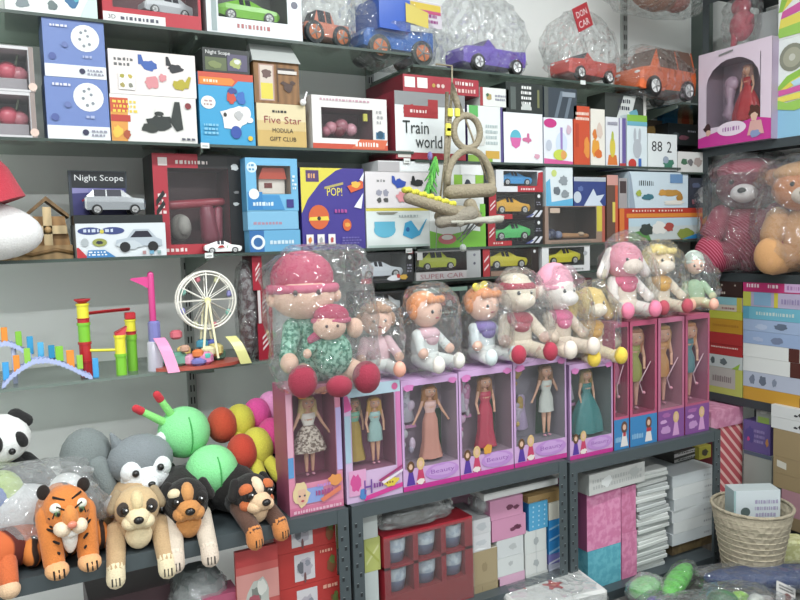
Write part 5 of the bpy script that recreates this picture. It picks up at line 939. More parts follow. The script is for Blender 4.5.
r = empty('plush_panda', 'black and white plush panda cropped by the left edge', 'plush animal', p, .4, 'plush animals along the left rack')
parts(r, 1, [('body', [('e', (0.01, 0, hz * .42), (.09, .08, hz * .42), 'plush:1c1c1c')]), ('head', [('e', (0, -.02, hz), (.07, .062, .06), 'plush:e6e8e4')]), ('head/ear', [('c', (.04, -.02, hz + .05), (.06, -.03, hz + .035), .018, .016, 'plush:1a1a1a')]), ('head/ear', [('e', (-.05, -.02, hz + .05), .02, 'plush:1a1a1a')]),
   ('head/eye_patch', [('e', (.026, -.074, hz + .002), (.014, .012, .022), 'plush:1a1a1a', (0, -.5, 0))]), ('head/eye_patch', [('e', (-.03, -.074, hz + .002), (.014, .012, .022), 'plush:1a1a1a')]), ('head/nose', [('e', (0, -.083, hz - .02), .008, 'plastic:111')]),
   ('arm', [('c', (.06, 0, hz * .7), (.08, -.06, hz * .55), .03, .03, 'plush:1a1a1a')])])
p = at(5, 1.93, zR); hz = zat(5, 470, 1.93) - zR
r = empty('plush_ball', 'yellow-green and blue plush ball below the panda', 'plush toy', (p.x, p.y, zR)); b = MB(); b.ell((0, 0, hz - .05), .05, 'plush:a8c850', None, 20, 12); b.ell((-.016, -.012, hz - .056), .047, 'plush:2a5ab8', None, 20, 12); b.cap((0, 0, .02), (0, 0, hz - .09), .03, .025, 'plush:2a5ab8'); b.build('ball', r)
p = at(38, 1.92, zR); hz = zat(38, 466, 1.92) - zR
r = empty('bagged_white_plush', 'white plush toy inside a crumpled shiny clear bag above the tigers', 'plush animal', p, 0, 'plush animals along the left rack')
parts(r, 1, [('body', [('e', (-.03, 0, hz * .4), (.11, .07, hz * .4), 'plush:c9c9cc'), ('e', (.07, -.03, hz * .72), (.04, .04, .035), WT), ('e', (.07, -.068, hz * .75), .006, 'plastic:222')])])
bag(r, (0, -.03, hz * .55), (.155, .09, hz * .55), 31, 'bagdense', .15, amp=.25)
p = at(262, 2.0, zR)
r = empty('dark_plush_cushion', 'dark purple-black plush cushion beneath the caterpillars', 'cushion', at(225, 1.985, zR)); b = MB(); b.ell((-.03, 0, .058), (.17, .07, .058), 'plush:2a2030', None, 20, 12); b.ell((.13, .0, .075), (.05, .07, .075), 'plush:382838', None, 20, 12); b.build('cushion_body', r)

LG = 'plush:7ee08c'; LG2 = 'plush:84e070'; YL = 'plush:d8d03a'
def caterpillar(lab, hx, hy, Y, R, segs, ants, seed):
    c = hit(hx, hy, 'Y', Y)
    r = empty('plush_caterpillar', lab, 'plush animal', (c.x, c.y, c.z - R), 0, 'green-headed caterpillars')
    b = MB(); b.ell((0, 0, R), (R, R * .95, R), LG, None, 22, 14); 
    b.tube([(R * 1.0 * math.cos(t) * .12, -R * .96 * math.cos(t * .9), R + R * .97 * math.sin(t * .9)) for t in (-.9, -.6, -.3, 0, .3, .6, .9)], R * .03, 'plush:3aa84c', 6); h = b.build('head', r)
    for (a, e) in ants:
        A = hit(a[0], a[1], 'Y', Y - .02) - Vector((c.x, c.y, c.z - R)); 
        st = Vector((A.x * .45, -.01, R + (A.z - R) * .45)); b = MB(); b.cap(st, A, R * .17, R * .13, LG2)
        d = (A - st).normalized(); b.cap(A, A + d * R * .22, R * .16, R * .15, 'plush:d02c38'); b.build('antenna', h)
    prev = Vector((0, 0, R))
    for i, (px, py, rr, col, foot) in enumerate(segs):
        q = hit(px, py, 'Y', Y + .02 * (i + 1)) - Vector((c.x, c.y, c.z - R)); b = MB(); d = q - prev
        b.ell(q, (rr * .82, rr, rr), col, None, 18, 12)
        o = b.build('body_segment', r)
        if foot:
            for s in (-.5, .5): b = MB(); b.cap(q + Vector((s * rr * .6, -rr * .6, -rr * .5)), q + Vector((s * rr * 1.0 + .012, -rr * 1.15, -rr * 1.25)), rr * .3, rr * .4, YL); b.build('foot', o)
        prev = q
    return r
caterpillar('plush caterpillar with a green head, two red-tipped feelers and pink tail segments, at the back', 184, 432, 1.98, .069, [(222, 425, .05, 'plush:cc4426', 0), (240, 422, .052, YL, 1), (257, 415, .05, 'plush:e8489c', 0), (271, 408, .05, 'plush:e890c8', 0)], [((141, 411), 0), ((160, 399), 0)], 1)
caterpillar('plush caterpillar with a plain green head and red, yellow and pink segments, in front', 212, 471, 1.90, .069, [(242, 452, .05, 'plush:cc3c26', 0), (257, 447, .055, YL, 1), (272, 436, .052, 'plush:e0408c', 0)], [((209, 438), 0)][:0], 2)
# ------------------------------------------------------------ toys on the clear shelf
ZC = 1.197
def col(b, x, y, z, h, r, c, n=14): b.lathe([(0, 0), (r, 0), (r, h), (0, h)], (x, y, z), c, n, smooth=False)
# domino stairs: one toy, blocks separately coloured parts
o = at(45, 2.15, ZC); ox = o.x
r = empty('domino_stair_track', 'pale blue arched stair track set with colourful domino blocks, at the left', 'toy', (ox, 2.15, ZC))
X = lambda px: Plane('Y', 2.15).u(px, ZC) - ox
def arch(pts, y0, y1, c='a8b4e0'):
    b = MB(); n = 16; P = []
    for i in range(len(pts) - 1):
        for k in range(6):
            t = k / 6; x = pts[i][0] + (pts[i + 1][0] - pts[i][0]) * t; z = pts[i][1] + (pts[i + 1][1] - pts[i][1]) * t
            P.append((x, z + (.004 if k % 2 else 0)))
    P.append(pts[-1])
    up = [(x, z + .004) for x, z in P]; lo = [(x, max(0, z - .009)) for x, z in P]
    for i in range(len(P) - 1):
        for yy in ((y0, y0 + .004), (y1 - .004, y1)): b.add([(up[i][0], yy[0], up[i][1]), (up[i + 1][0], yy[0], up[i + 1][1]), (up[i + 1][0], yy[1], up[i + 1][1]), (up[i][0], yy[1], up[i][1]), (lo[i][0], yy[0], lo[i][1]), (lo[i + 1][0], yy[0], lo[i + 1][1]), (lo[i + 1][0], yy[1], lo[i + 1][1]), (lo[i][0], yy[1], lo[i][1])], [(0, 1, 2, 3), (4, 7, 6, 5), (0, 4, 5, 1), (2, 6, 7, 3)], 'plastic:' + c)
        b.add([(up[i][0], y0, up[i][1] - .002), (up[i + 1][0], y0, up[i + 1][1] - .002), (up[i + 1][0], y1, up[i + 1][1] - .002), (up[i][0], y1, up[i][1] - .002)], [(0, 1, 2, 3)], 'plastic:' + c)
    return b
Zp = lambda px, py: zat(px, py, 2.13) - ZC
pf = [(X(2), .003), (X(12), Zp(12, 375)), (X(24), Zp(24, 366)), (X(35), Zp(35, 360)), (X(48), Zp(48, 359)), (X(58), Zp(58, 361)), (X(70), Zp(70, 366)), (X(81), Zp(81, 372)), (X(91), .003)]
arch(pf, -.045, -.005).build('front_arch', r)
pb = [(X(-18), .05), (X(-4), Zp(0, 346)), (X(10), Zp(10, 344)), (X(20), Zp(20, 348)), (X(34), Zp(34, 357))]
b = arch(pb, .005, .04); b.cyl((X(-2), .02, Zp(0, 346) * .48), .006, Zp(0, 346) * .96, 'plastic:b8c0e0'); b.cyl((X(16), .02, Zp(16, 348) * .48), .006, Zp(16, 348) * .96, 'plastic:b8c0e0'); b.build('back_arch', r)
for px, top, bot, c, y in ((-2, 333, 349, '7cc83c', .02), (8, 327, 345, 'f08a28', .02), (22, 331, 346, '7cc030', .02), (33, 336, 354, '2f9ad0', .02), (43, 342, 359, '4ab0e0', .0), (7, 362, 380, '3aa0e0', -.025), (18, 355, 373, 'f08a28', -.025), (29, 348, 366, '8ac83c', -.025), (53, 345, 358, '2088b8', -.025), (60.5, 346, 361, '7cc42c', -.025), (71, 350, 368, 'f08a28', -.025), (80, 355, 369, '8cc83c', -.025), (95, 358, 379, '3aa0e0', -.03)):
    x = X(px); z1 = zat(px, top, 2.15 + y) - ZC; z0 = max(0.0005, zat(px, bot, 2.15 + y) - ZC); w = .0075 if px not in (60.5, 71) else .0095
    b = MB(); b.rbox(x - w, x + w, y - .004, y + .004, z0, z1, 'plastic:' + c, .001); b.build('domino_block', r)
# marble run
o = at(105, 2.16, ZC); r = empty('marble_run', 'red, yellow and green plastic marble run with two towers', 'toy', (o.x, 2.16, ZC))
XX = lambda px, y=0: Plane('Y', 2.16 + y).u(px, ZC) - o.x
ZZ = lambda px, py, y=0: zat(px, py, 2.16 + y) - ZC
R_, Y_, G_ = 'plastic:c8242c', 'plastic:e6dc28', 'plastic:78c828'
def tower(x, y, segs, rr):
    z = 0
    for h, c in segs: b = MB(); b.lathe([(0, z), (rr * .93, z), (rr * .93, z + h * .86), (rr * 1.06, z + h * .86), (rr * 1.06, z + h), (0, z + h)], (x, y, 0), c, 16, smooth=False); b.build('tower_piece', r); z += h
    return z
xa = XX(87); ha = ZZ(87, 300); tower(xa, 0, [(ha * .22, R_), (ha * .24, R_), (ha * .25, G_), (ha * .06, R_), (ha * .19, Y_)], .0165)
b = MB(); b.lathe([(.008, ha * .955), (.021, ha), (.021, ha + .004), (.012, ha + .003)], (xa, 0, 0), R_, 20); b.build('funnel', r)
xb = XX(133, .02); hb = ZZ(133, 312, .02); tower(xb, .02, [(hb * .62, G_), (hb * .06, R_), (hb * .2, Y_)], .0155); b = MB(); b.rbox(xb - .014, xb + .014, .006, .034, hb * .885, hb, R_, .002); b.build('corner_piece', r)
xc = XX(122, -.03); hc = ZZ(122, 332, -.03); tower(xc, -.03, [(hc * .5, G_), (hc * .44, Y_)], .0155); b = MB(); b.add([(xc - .013, -.043, hc * .94), (xc + .013, -.043, hc * .94), (xc + .013, -.016, hc * .94), (xc - .013, -.016, hc * .94), (xc - .013, -.043, hc), (xc + .02, -.036, hc * 1.13), (xc + .02, -.01, hc * 1.13), (xc - .013, -.016, hc)], [(0, 3, 2, 1), (4, 5, 6, 7), (0, 1, 5, 4), (1, 2, 6, 5), (2, 3, 7, 6), (3, 0, 4, 7)], R_); b.build('ramp_piece', r)
b = MB(); z = ZZ(100, 312); b.tube([(xa, 0, z - .002), ((xa + xb) / 2, .01, z), (xb, .02, z + .001)], .0045, R_); b.tube([(xa, -.006, z), (xb, .012, z + .004)], .002, R_); b.build('upper_track', r)
b = MB(); z = ZZ(100, 349); b.tube([(xa, 0, z), (xa + (xc - xa) * .4, -.02, z - .001), (xa + (xc - xa) * .8, -.03, z - .002), (xc, -.03, z - .002)], .004, Y_); b.build('lower_track', r)
# ferris wheel playset
o = at(195, 2.14, ZC); r = empty('ferris_wheel_playset', 'toy amusement park with a white ferris wheel, pink flag and slides on a red base', 'toy', (o.x, 2.14, ZC))
b = MB(); b.lathe([(0, 0), (.13, 0), (.13, .009), (0, .009)], (.01, .0, 0), 'plastic:c85848', 28, sy=.55, smooth=False); b.build('base', r)
wc = hit(206, 300, 'Y', 2.14); wx, wz = wc.x - o.x, wc.z - ZC; Rw = .084
w = MB()
for y in (-.014, .014):
    w.ring((wx, y, wz), Rw, .003, 'plastic:ece8dc', 'Y', 32); w.ring((wx, y, wz), Rw * .9, .0018, 'plastic:ece8dc', 'Y', 28)
    for k in range(12): t = k * PI / 6; w.tube([(wx, y, wz), (wx + Rw * math.cos(t), y, wz + Rw * math.sin(t))], .0017, 'plastic:ece8dc', 5)
w.cyl((wx, 0, wz), .009, .045, 'plastic:e0dc98', 'Y'); w.build('wheel', r)
for k in range(8):
    t = k * PI / 4 + .3; x, z = wx + Rw * .86 * math.cos(t), wz + Rw * .86 * math.sin(t); b = MB(); c = ('8a88c8', 'd8d8a8', 'e07a88', '88c8b8')[k % 4]
    b.cap((x, 0, z - .008), (x, 0, z - .004), .009, .008, 'plastic:' + c); b.build('gondola', r)
for y in (-.022, .022):
    b = MB(); b.tube([(wx - .022, y, .02), (wx - .002, y, wz)], .0035, 'plastic:e4dcb0'); b.tube([(wx + .022, y, .02), (wx + .002, y, wz)], .0035, 'plastic:e4dcb0'); b.build('support_leg', r)
xp = Plane('Y', 2.14).u(158, ZC) - o.x; hp = ZZ(155, 274); 
b = MB(); b.cap((xp - .006, 0, hp * .5), (xp - .006, 0, hp), .0095, .009, 'plastic:e0408c'); b.build('flag_pole', r)
b = MB(); b.prism([(xp - .006, hp - .005), (xp - .006, hp - .045), (xp - .028, hp - .03), (xp - .062, hp - .012), (xp - .058, hp - .008)], -.003, .001, 'plastic:e0408c'); b.build('flag', r)
b = MB(); b.lathe([(.017, hp * .3), (.017, hp * .5), (.012, hp * .52)], (xp - .004, 0, 0), 'plastic:7c7cc0', 10, smooth=False); b.lathe([(.022, .0), (.02, hp * .3), (.014, hp * .31)], (xp - .006, 0, 0), 'plastic:c0bccc', 12); b.build('castle_tower', r)
b = MB()
def slide(b, p0, p1, w, c):
    for t in range(6):
        a = t / 6; e = (t + 1) / 6; f = lambda q: tuple(p0[i] + (p1[i] - p0[i]) * q for i in range(3))
        A, B = f(a), f(e); sag = lambda q: .012 * math.sin(q * PI)
        b.add([(A[0] - w, A[1], A[2] + sag(a)), (A[0] + w, A[1], A[2] + sag(a)), (B[0] + w, B[1], B[2] + sag(e)), (B[0] - w, B[1], B[2] + sag(e)), (A[0] - w, A[1] + .006, A[2] + sag(a)), (A[0] + w, A[1] + .006, A[2] + sag(a)), (B[0] + w, B[1] + .006, B[2] + sag(e)), (B[0] - w, B[1] + .006, B[2] + sag(e))], [(0, 1, 2, 3), (4, 7, 6, 5), (0, 3, 7, 4), (1, 5, 6, 2)], 'plastic:' + c)
slide(b, (xp + .002, -.035, .095), (xp + .028, -.085, .002), .016, 'e88ab8'); b.build('slide', r)
b = MB(); xs = Plane('Y', 2.12).u(232, ZC) - o.x; slide(b, (xs, -.02, .08), (xs + .03, -.065, .002), .016, 'dcd884'); b.build('slide', r)
rnd = random.Random(5)
for x, y, z, s, c in ((-.075, .02, .02, .02, '58b8a8'), (-.05, -.02, .02, .018, '68a890'), (-.03, 0, .035, .014, 'e8c868'), (-.015, -.03, .016, .015, 'e8a0c0'), (.0, -.045, .03, .012, 'e8783c'), (.02, -.04, .016, .018, 'e48ab8'), (.0, -.05, .006, .016, '7878c0'), (.035, -.02, .03, .015, 'd8d0a0'), (.06, 0, .03, .018, 'd8c878'), (.075, .02, .016, .015, '70b8a0'), (.03, .02, .045, .014, '4aa0c0'), (.055, .02, .045, .012, '5a6ac0'), (-.045, .02, .075, .013, 'e06a78'), (.025, -.05, .022, .008, '50c0b0'), (-.035, -.04, .045, .01, 'c89a80')):
    s *= 1.3; z *= 1.15
    b = MB(); b.rbox(x - s, x + s, y - s * .7, y + s * .7, z - s * .8 + .008 if z > s else .008, z + s * .8 + .008, 'plastic:' + c, s * .4); b.build('play_block', r)
# red cartons standing at the right end of that shelf
zz = ZC
SR = Plane('Y', 2.12)
for k, lab in enumerate(('lowest of the three small red cartons stacked beside the big rag doll', 'middle one of the three small red cartons stacked beside the big rag doll', 'topmost of the three small red cartons stacked beside the big rag doll')):
    zz = BX('small_red_carton', lab, 'box', ((259, 274, 323), (258.5, 273, 290), (253, 263, 256))[k], zz, SR, .1, 'b81e34', [('p', [.3, .55, .75, .75, .75, .82, .3, .62], 'eed8d8'), ('p', [.3, .4, .75, .6, .75, .67, .3, .47], 'eed8d8'), ('p', [.3, .25, .75, .45, .75, .52, .3, .32], 'eed8d8')] + ([('r', 0, 0, .2, 1, 'e4d8d8')] if k == 1 else []), side='5a1a26', group='small red cartons')
p = at(249, 2.16, ZC)
r = empty('bagged_patterned_toy', 'dark red and grey patterned toy in a clear bag beside the ferris wheel', 'toy', p)
b = MB(); h = zat(249, 262, 2.16) - ZC; b.ell((0, 0, h * .5), (.026, .04, h * .5), 'mottle:4a2028/8a8486/60', None, 14, 12); b.build('toy_body', r); bag(r, (0, 0, h * .5), (.03, .045, h * .51), 41, 'bag', .1)

# ------------------------------------------------------------ hanging rope swing ornament
Yh = 1.99; RP = 'rope:94886f'
o = hit(460, 150, 'Y', Yh)
r = empty('rope_bird_swing', 'natural rope bird swing with rings, yellow trim and green feathers hanging from the top shelf', 'hanging ornament', (o.x, Yh, ZT[1]))
Q = lambda px, py, y=0: hit(px, py, 'Y', Yh + y) - Vector((o.x, Yh, ZT[1]))
b = MB()
b.tube([Vector((Q(452, 62).x, .098, .004)), Q(452, 66, .06), Q(452, 84)], .003, RP)
for a, c in (((452, 82), (443, 205)), ((452, 82), (447, 188)), ((452, 84), (487, 180)), ((453, 84), (463, 118)), ((452, 84), (440, 200))): b.tube([Q(*a), Q((a[0] + c[0]) / 2 + 1, (a[1] + c[1]) / 2), Q(*c)], .0035, RP, 6)
b.tube([Q(452, 90), Q(456, 100), Q(460, 116)], [.006, .011, .006], RP); b.tube([Q(447, 92), Q(446, 140), Q(445, 190)], .006, RP)
b.build('hanging_cord', r)
px = .0034
c = Q(467, 132); b = MB(); b.ring(c, .05, .011, RP, 'Y', 24, 1.05); b.build('small_ring', r)
c = Q(470, 185); b = MB(); pts = [c + Vector((.088 * math.cos(t), 0, .112 * math.sin(t))) for t in [i * PI / 14 for i in range(15)]]; b.tube(pts, .012, RP, 10); b.build('big_ring', r)
b = MB(); b.cap(Q(450, 192), Q(490, 190), .023, .023, RP); b.build('perch_roll', r)
b = MB(); b.cap(Q(409, 198, -.03), Q(452, 211, -.03), .018, .02, RP); b.build('perch_roll', r)
b = MB()
for k in range(14): q = Q(405 + k * 3.7, 190 + k * 1.15, -.03); b.ell(q + Vector((0, 0, .004 * (k % 2))), (.01, .016, .01), 'plush:d4cc30', (0, .5 * (k % 3), 0), 8, 6)
b.build('yellow_trim', r)
b = MB(); b.ell(Q(455, 216), (.075, .045, .035), RP); b.cap(Q(441, 222, -.02), Q(470, 214, -.03), .02, .026, 'rope:8c8474'); b.cap(Q(470, 205), Q(479, 222), .022, .016, RP); b.build('nest', r)
b = MB()
for dx, c_ in ((0, '9a9a8c'), (1, '7a7a6c')): b.cap(Q(452 + dx * 8, 222, -.04), Q(500 + dx * 0 - 40 * dx, 219 + 4 * dx, -.04), .006, .013, 'plush:' + ('b0aea0' if dx == 0 else '8a887a'))
b.ell(Q(490, 221, -.04), (.03, .012, .009), 'plush:b4b2a6'); b.tube([Q(478, 220, -.04), Q(457, 240, -.04)], .0018, '666'); b.tube([Q(480, 222, -.04), Q(460, 242, -.04)], .0018, '666'); b.build('leaf_feather', r)
b = MB(); rn = random.Random(4)
for k in range(26):
    t = k / 26; q = Q(436 - 8 * t + rn.uniform(-1, 1), 158 + 30 * t, -.01); b.cap(q, q + Vector((rn.uniform(-.03, .022), rn.uniform(-.015, .01), -.035)), .005, .002, 'plush:' + ('4aa838', '3a8a30', '68c048')[k % 3], 6)
b.build('green_feather', r)
b = MB(); b.ell(Q(430, 156), (.008, .008, .014), 'plush:7a6aa8'); b.build('purple_tuft', r)
for q in ((449, 113), (456, 113), (447, 128), (447, 132)): b = MB(); b.rbox(*[v for v in (Q(*q).x - .009, Q(*q).x + .009, Q(*q).y - .012, Q(*q).y - .002, Q(*q).z - .013, Q(*q).z + .013)], 'plastic:d8d040', .002); b.build('yellow_bead', r)
b = MB(); b.tube([Q(437, 222), Q(436, 250)], .0012, 'aaa'); b.ell(Q(463, 248, -.01), (.011, .011, .013), 'plush:a8b0a8'); b.tube([Q(460, 225), Q(463, 246, -.01)], .001, 'aaa'); b.build('dangling_bead', r)

# ------------------------------------------------------------ below the left rack top
R1 = Plane('Y', 1.785); z = ZL[0]
gift = [('r', .28, .12, .62, .9, 'd0ccd0'), ('b', .45, .5, .14, .3, 'b0aab4'), ('b', .38, .5, .06, .2, '6a6c74'), ('b', .5, .6, .05, .1, '8a8c98'), ('e', .45, .2, .02, .16, '7a5050'), ('s', .7, .78, .96, .92, 'f0a890', 1), ('b', .9, .4, .08, .3, '8a5030'), ('b', .92, .55, .05, .15, '6a7a3a')]
z = R1.z(R1.u(310, .5), 640)
zs = [ZL[0]]
labs = ('lowest visible of the red gift cartons with a white panel', 'middle of the red gift cartons with a white panel', 'topmost of the red gift cartons with a white panel, under the rack top')
tops = (590, 556, 524)
z0 = BX('gift_carton', 'plain red gift carton at the bottom of the red stack', 'box', (284, 342, 628), ZL[0], R1, .2, 'c23030', gift, group='red gift cartons')
for k in range(3):
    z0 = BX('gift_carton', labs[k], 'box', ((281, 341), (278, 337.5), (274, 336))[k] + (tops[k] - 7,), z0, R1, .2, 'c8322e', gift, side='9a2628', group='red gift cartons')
R1b = Plane('Y', 1.77)
BX('gift_carton', 'tall pale red gift carton with a silver flower, before the stacked red ones', 'box', (241, 283, 548), ZL[0] , Plane('Y', 1.768), .012, 'cc5450',
   [('r', 0, .88, 1, 1, 'c03a3a'), ('p', [0, .6, 1, .6, 1, .82, 0, .82], 'd89088'), ('b', .5, .62, .3, .16, 'b8bcb4'), ('b', .45, .64, .14, .08, '7a8078'), ('b', .4, .6, .16, .06, 'b05060'), ('b', .6, .7, .12, .07, 'd8d8d0'), ('b', .7, .5, .12, .08, 'e0e0dc'), ('b', .8, .35, .1, .06, 'b03a3c')])
p = at(205, 1.85, ZL[0])
r = empty('wrapped_bundle', 'grey plastic-wrapped bundle on the lower panel, left of the red gift cartons', 'package', p); h = zat(205, 566, 1.85) - ZL[0]
b = MB(); b.rbox(-.06, .05, -.05, .06, 0, h, 'cloth:6c7472', .02); b.build('wrapped_contents', r); bag(r, (-.005, 0, h * .5), (.075, .075, h * .5), 51, 'bagdense')
p = at(225, 1.80, ZL[0]); r = tag(MB().box(-.05, .04, -.02, .05, 0, zat(225, 590, 1.8) - ZL[0], 'c8587c').build('pink_carton', None, p), 'pink carton low beside the grey wrapped bundle', 'box')
p = at(150, 1.88, ZL[0]); h = zat(150, 585, 1.88) - ZL[0]; r = tag(MB().box(-.13, .06, -.02, .15, 0, h, '4a2c34').build('dark_carton', None, p), 'dark maroon carton deep under the left rack top', 'box')
p = at(185, 1.92, ZL[0]); r = tag(MB().box(-.04, .05, 0, .12, 0, .2, '5a3a3c').build('dark_carton', None, p), 'dark brown carton behind the grey wrapped bundle', 'box')

# ------------------------------------------------------------ middle rack contents
R2 = Plane('Y', 1.79); zl = ZL[1]
z0 = zl
z0 = BX('small_white_carton', 'small white carton below the yellow-green one, beside the rack upright', 'box', (364, 380, 572), z0, R2, .2, 'c8d2d0', [('r', 0, 0, 1, .4, 'b8c4c4')])
z0 = BX('yellow_green_carton', 'yellow-green carton between two white ones beside the rack upright', 'box', (365, 381, 538), z0, R2, .2, 'c0c868', [('p', [.1, .2, .9, .7, .9, .8, .1, .3], 'd8dc98'), ('p', [.1, .8, .9, .3, .9, .2, .1, .7], 'b0b850')])
z0 = BX('small_white_carton', 'small white carton on the yellow-green one, under the rack top', 'box', (362, 378, 516), z0, R2, .2, 'd0d8d4')
# red cup tray pack
u0, u1 = R2.u(383, .6), R2.u(471, .6); W = u1 - u0; H = zat(427, 527, 1.78) - zl
r = empty('cup_gift_tray', 'red shrink-wrapped window tray holding six grey-blue cups', 'box', ((u0 + u1) / 2, 1.78, zl))
Rr = 'c02434'; b = MB(); w = W / 2; b.box(-w, w, .085, .09, 0, H, '5a1820')
hz = [H * .3, H * .605, H * .635, H * .94]
b.box(-w, w, 0, .09, 0, H * .3, 'c0343a'); b.box(-w, w, 0, .09, H * .95, H, Rr)
for x0_, x1_ in ((-w, -w + .02), (-w * .37, -w * .26), (w * .26, w * .37), (w - .028, w)): b.box(x0_, x1_, 0, .085, H * .3, H * .95, Rr)
b.box(-w, w, 0, .085, H * .61, H * .64, Rr); b.build('tray_frame', r)
for i in range(3):
    for j in range(2):
        x = (-w * .66, 0, w * .63)[i]; z1 = (H * .3, H * .64)[j]; hh = H * .3
        b = MB(); b.lathe([(0, z1 + .002), (.031, z1 + .002), (.037, z1 + hh * .45)], (x, .046, 0), 'plastic:7e8cae', 18); b.lathe([(.037, z1 + hh * .45), (.039, z1 + hh * .94), (.033, z1 + hh * .94)], (x, .045, 0), 'mottle:c8d2da/a8b4c4/50', 18); b.build('cup', r)
f = MB(); f.box(-w - .002, w + .002, -.004, -.0035, H * .02, H * .985, 'film'); f.build('shrink_wrap', r)
p = at(412, 1.84, zl + H); r = empty('bagged_items', 'crumpled clear bag with grey items on top of the red cup tray', 'package', p); b = MB(); b.ell((0, 0, .03), (.1, .05, .03), 'plush:5c5a54'); b.build('bag_contents', r); bag(r, (0, 0, .034), (.12, .055, .034), 55, 'bagdense', amp=.3)
z0 = zl
kr = [('s', .3, .4, .6, .6, '8a7a5a', 1)]
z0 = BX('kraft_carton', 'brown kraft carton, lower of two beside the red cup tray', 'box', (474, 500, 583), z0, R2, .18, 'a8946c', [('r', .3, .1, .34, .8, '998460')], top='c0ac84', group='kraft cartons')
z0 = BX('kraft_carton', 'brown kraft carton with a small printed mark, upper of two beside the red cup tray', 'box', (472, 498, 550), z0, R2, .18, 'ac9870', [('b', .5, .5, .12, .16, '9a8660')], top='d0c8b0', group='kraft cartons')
z0 = BX('plastic_wrapped_carton', 'white plastic-wrapped carton on the kraft cartons, lower of the pair', 'box', (472, 491, 534), z0, R2, .15, 'd8d8da', [('b', .5, .5, .3, .2, 'c4c8cc'), ('p', [.1, .1, .3, .2, .8, .1, .6, .05], 'f0f2f2')])
z0 = BX('plastic_wrapped_carton', 'white plastic-wrapped carton with a tied neck, upper of the pair on the kraft cartons', 'box', (472, 491, 519), z0, R2, .15, 'd0d0d2', [('b', .5, .5, .3, .3, 'b8bcc0')])
p = at(481, 1.84, z0 + .002); r = empty('clear_bag', 'small crumpled clear bag on the white wrapped cartons', 'bag', p); b = MB(); b.ell((0, 0, .028), (.024, .03, .028), 'plush:8a8a8c'); b.build('bag_contents', r); bag(r, (0, 0, .03), (.03, .04, .03), 57, 'bagdense', .4)
z0 = zl; wb = [('r', .48, 0, .54, 1, 'c8ccca'), ('b', .5, .5, .14, .2, 'aab0b0')]
z0 = BX('pink_carton', 'pale pink carton at the bottom below the white cartons', 'box', (498, 525, 574), z0, R2, .2, 'dca8c4', [])
z0 = BX('white_carton', 'white carton, lower of two left of the ribboned ones', 'box', (497.5, 524, 556), z0, R2, .2, 'd6dad8', [('b', .5, .6, .1, .15, 'b8bcbc')], group='white cartons in the middle rack')
z0 = BX('white_carton', 'white carton, upper of two, under the pink cartons', 'box', (497, 523.5, 538), z0, R2, .2, 'd4d8d8', [('b', .6, .5, .16, .2, 'bcc0c0')], group='white cartons in the middle rack')
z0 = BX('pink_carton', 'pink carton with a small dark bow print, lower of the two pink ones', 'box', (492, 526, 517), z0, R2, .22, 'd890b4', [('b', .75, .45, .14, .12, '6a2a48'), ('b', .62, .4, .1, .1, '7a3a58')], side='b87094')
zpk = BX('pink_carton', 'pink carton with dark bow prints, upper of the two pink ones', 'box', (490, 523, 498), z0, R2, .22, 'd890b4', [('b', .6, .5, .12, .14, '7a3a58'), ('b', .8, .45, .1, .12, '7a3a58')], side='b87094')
z0 = zl
z0 = BX('ribboned_carton', 'white ribboned carton, lowest of three beside the blue bundle', 'box', (526, 548, 573), z0, R2, .2, 'dadcd6', [('r', .0, .9, 1, 1, 'b8bab4'), ('b', .6, .85, .2, .1, 'c4c6c0')], group='white ribboned cartons')
z0 = BX('ribboned_carton', 'white ribboned carton, middle of three beside the blue bundle', 'box', (525.5, 547, 552), z0, R2, .2, 'd8dad6', wb, group='white ribboned cartons')
z0 = BX('ribboned_carton', 'white ribboned carton, uppermost of three, under the sky blue carton', 'box', (525, 546.5, 530), z0, R2, .2, 'd6dad6', wb, group='white ribboned cartons')
z0 = BX('sky_blue_carton', 'sky blue carton with pale blue dots, in the middle rack', 'box', (529, 548, 502), z0, R2, .18, '4aa8d8', [('d', .2 + .3 * (k % 3), .15 + .18 * (k // 3), .035, 'a8d8f0') for k in range(15)], side='1f78c0')
z0 = zl; bl = 'blue paper packets stacked beside the ribboned cartons'
for k, (c, t, l) in enumerate((('b4b8cc', 563, 'pale lilac packet at the bottom of the blue stack'), ('7a78c0', 553, 'violet packet above the pale lilac one'), ('2a88d0', 540, 'blue packet, third from the bottom of the blue stack'), ('1f80d0', 529, 'bright blue packet, under the topmost blue one'), ('2a90d8', 519, 'bright blue packet, topmost of the blue stack'))):
    z0 = BX('paper_packet', l, 'packet', (549, 563, t), z0, R2, .16, c, [('p', [0, 0, 1, .4, 1, .55, 0, .2], '8ac0e8' if k > 1 else 'd0d4e4')], group=bl)
z0 = BX('white_carton', 'cream carton on the blue packets beside the rack upright', 'box', (549, 563, 502), z0, R2, .16, 'd8d4c4', group='white cartons in the middle rack')
zk = BX('kraft_carton', 'flat brown kraft carton over the sky blue carton', 'box', (528, 564, 0), z0 + .001, Plane('Y', 1.795), .2, 'b08c54', [('s', .3, .3, .6, .6, '96744a', 1)], group='kraft cartons', h=min(.035, .79 - z0 - .02))
BX('flat_white_carton', 'long flat white carton laid across the top of the stacks, in the middle rack', 'box', (484, 558, 0), max(zk, zpk) + .001, Plane('Y', 1.80), .2, 'e4e6e2', side='d0d2ce', h=.022)

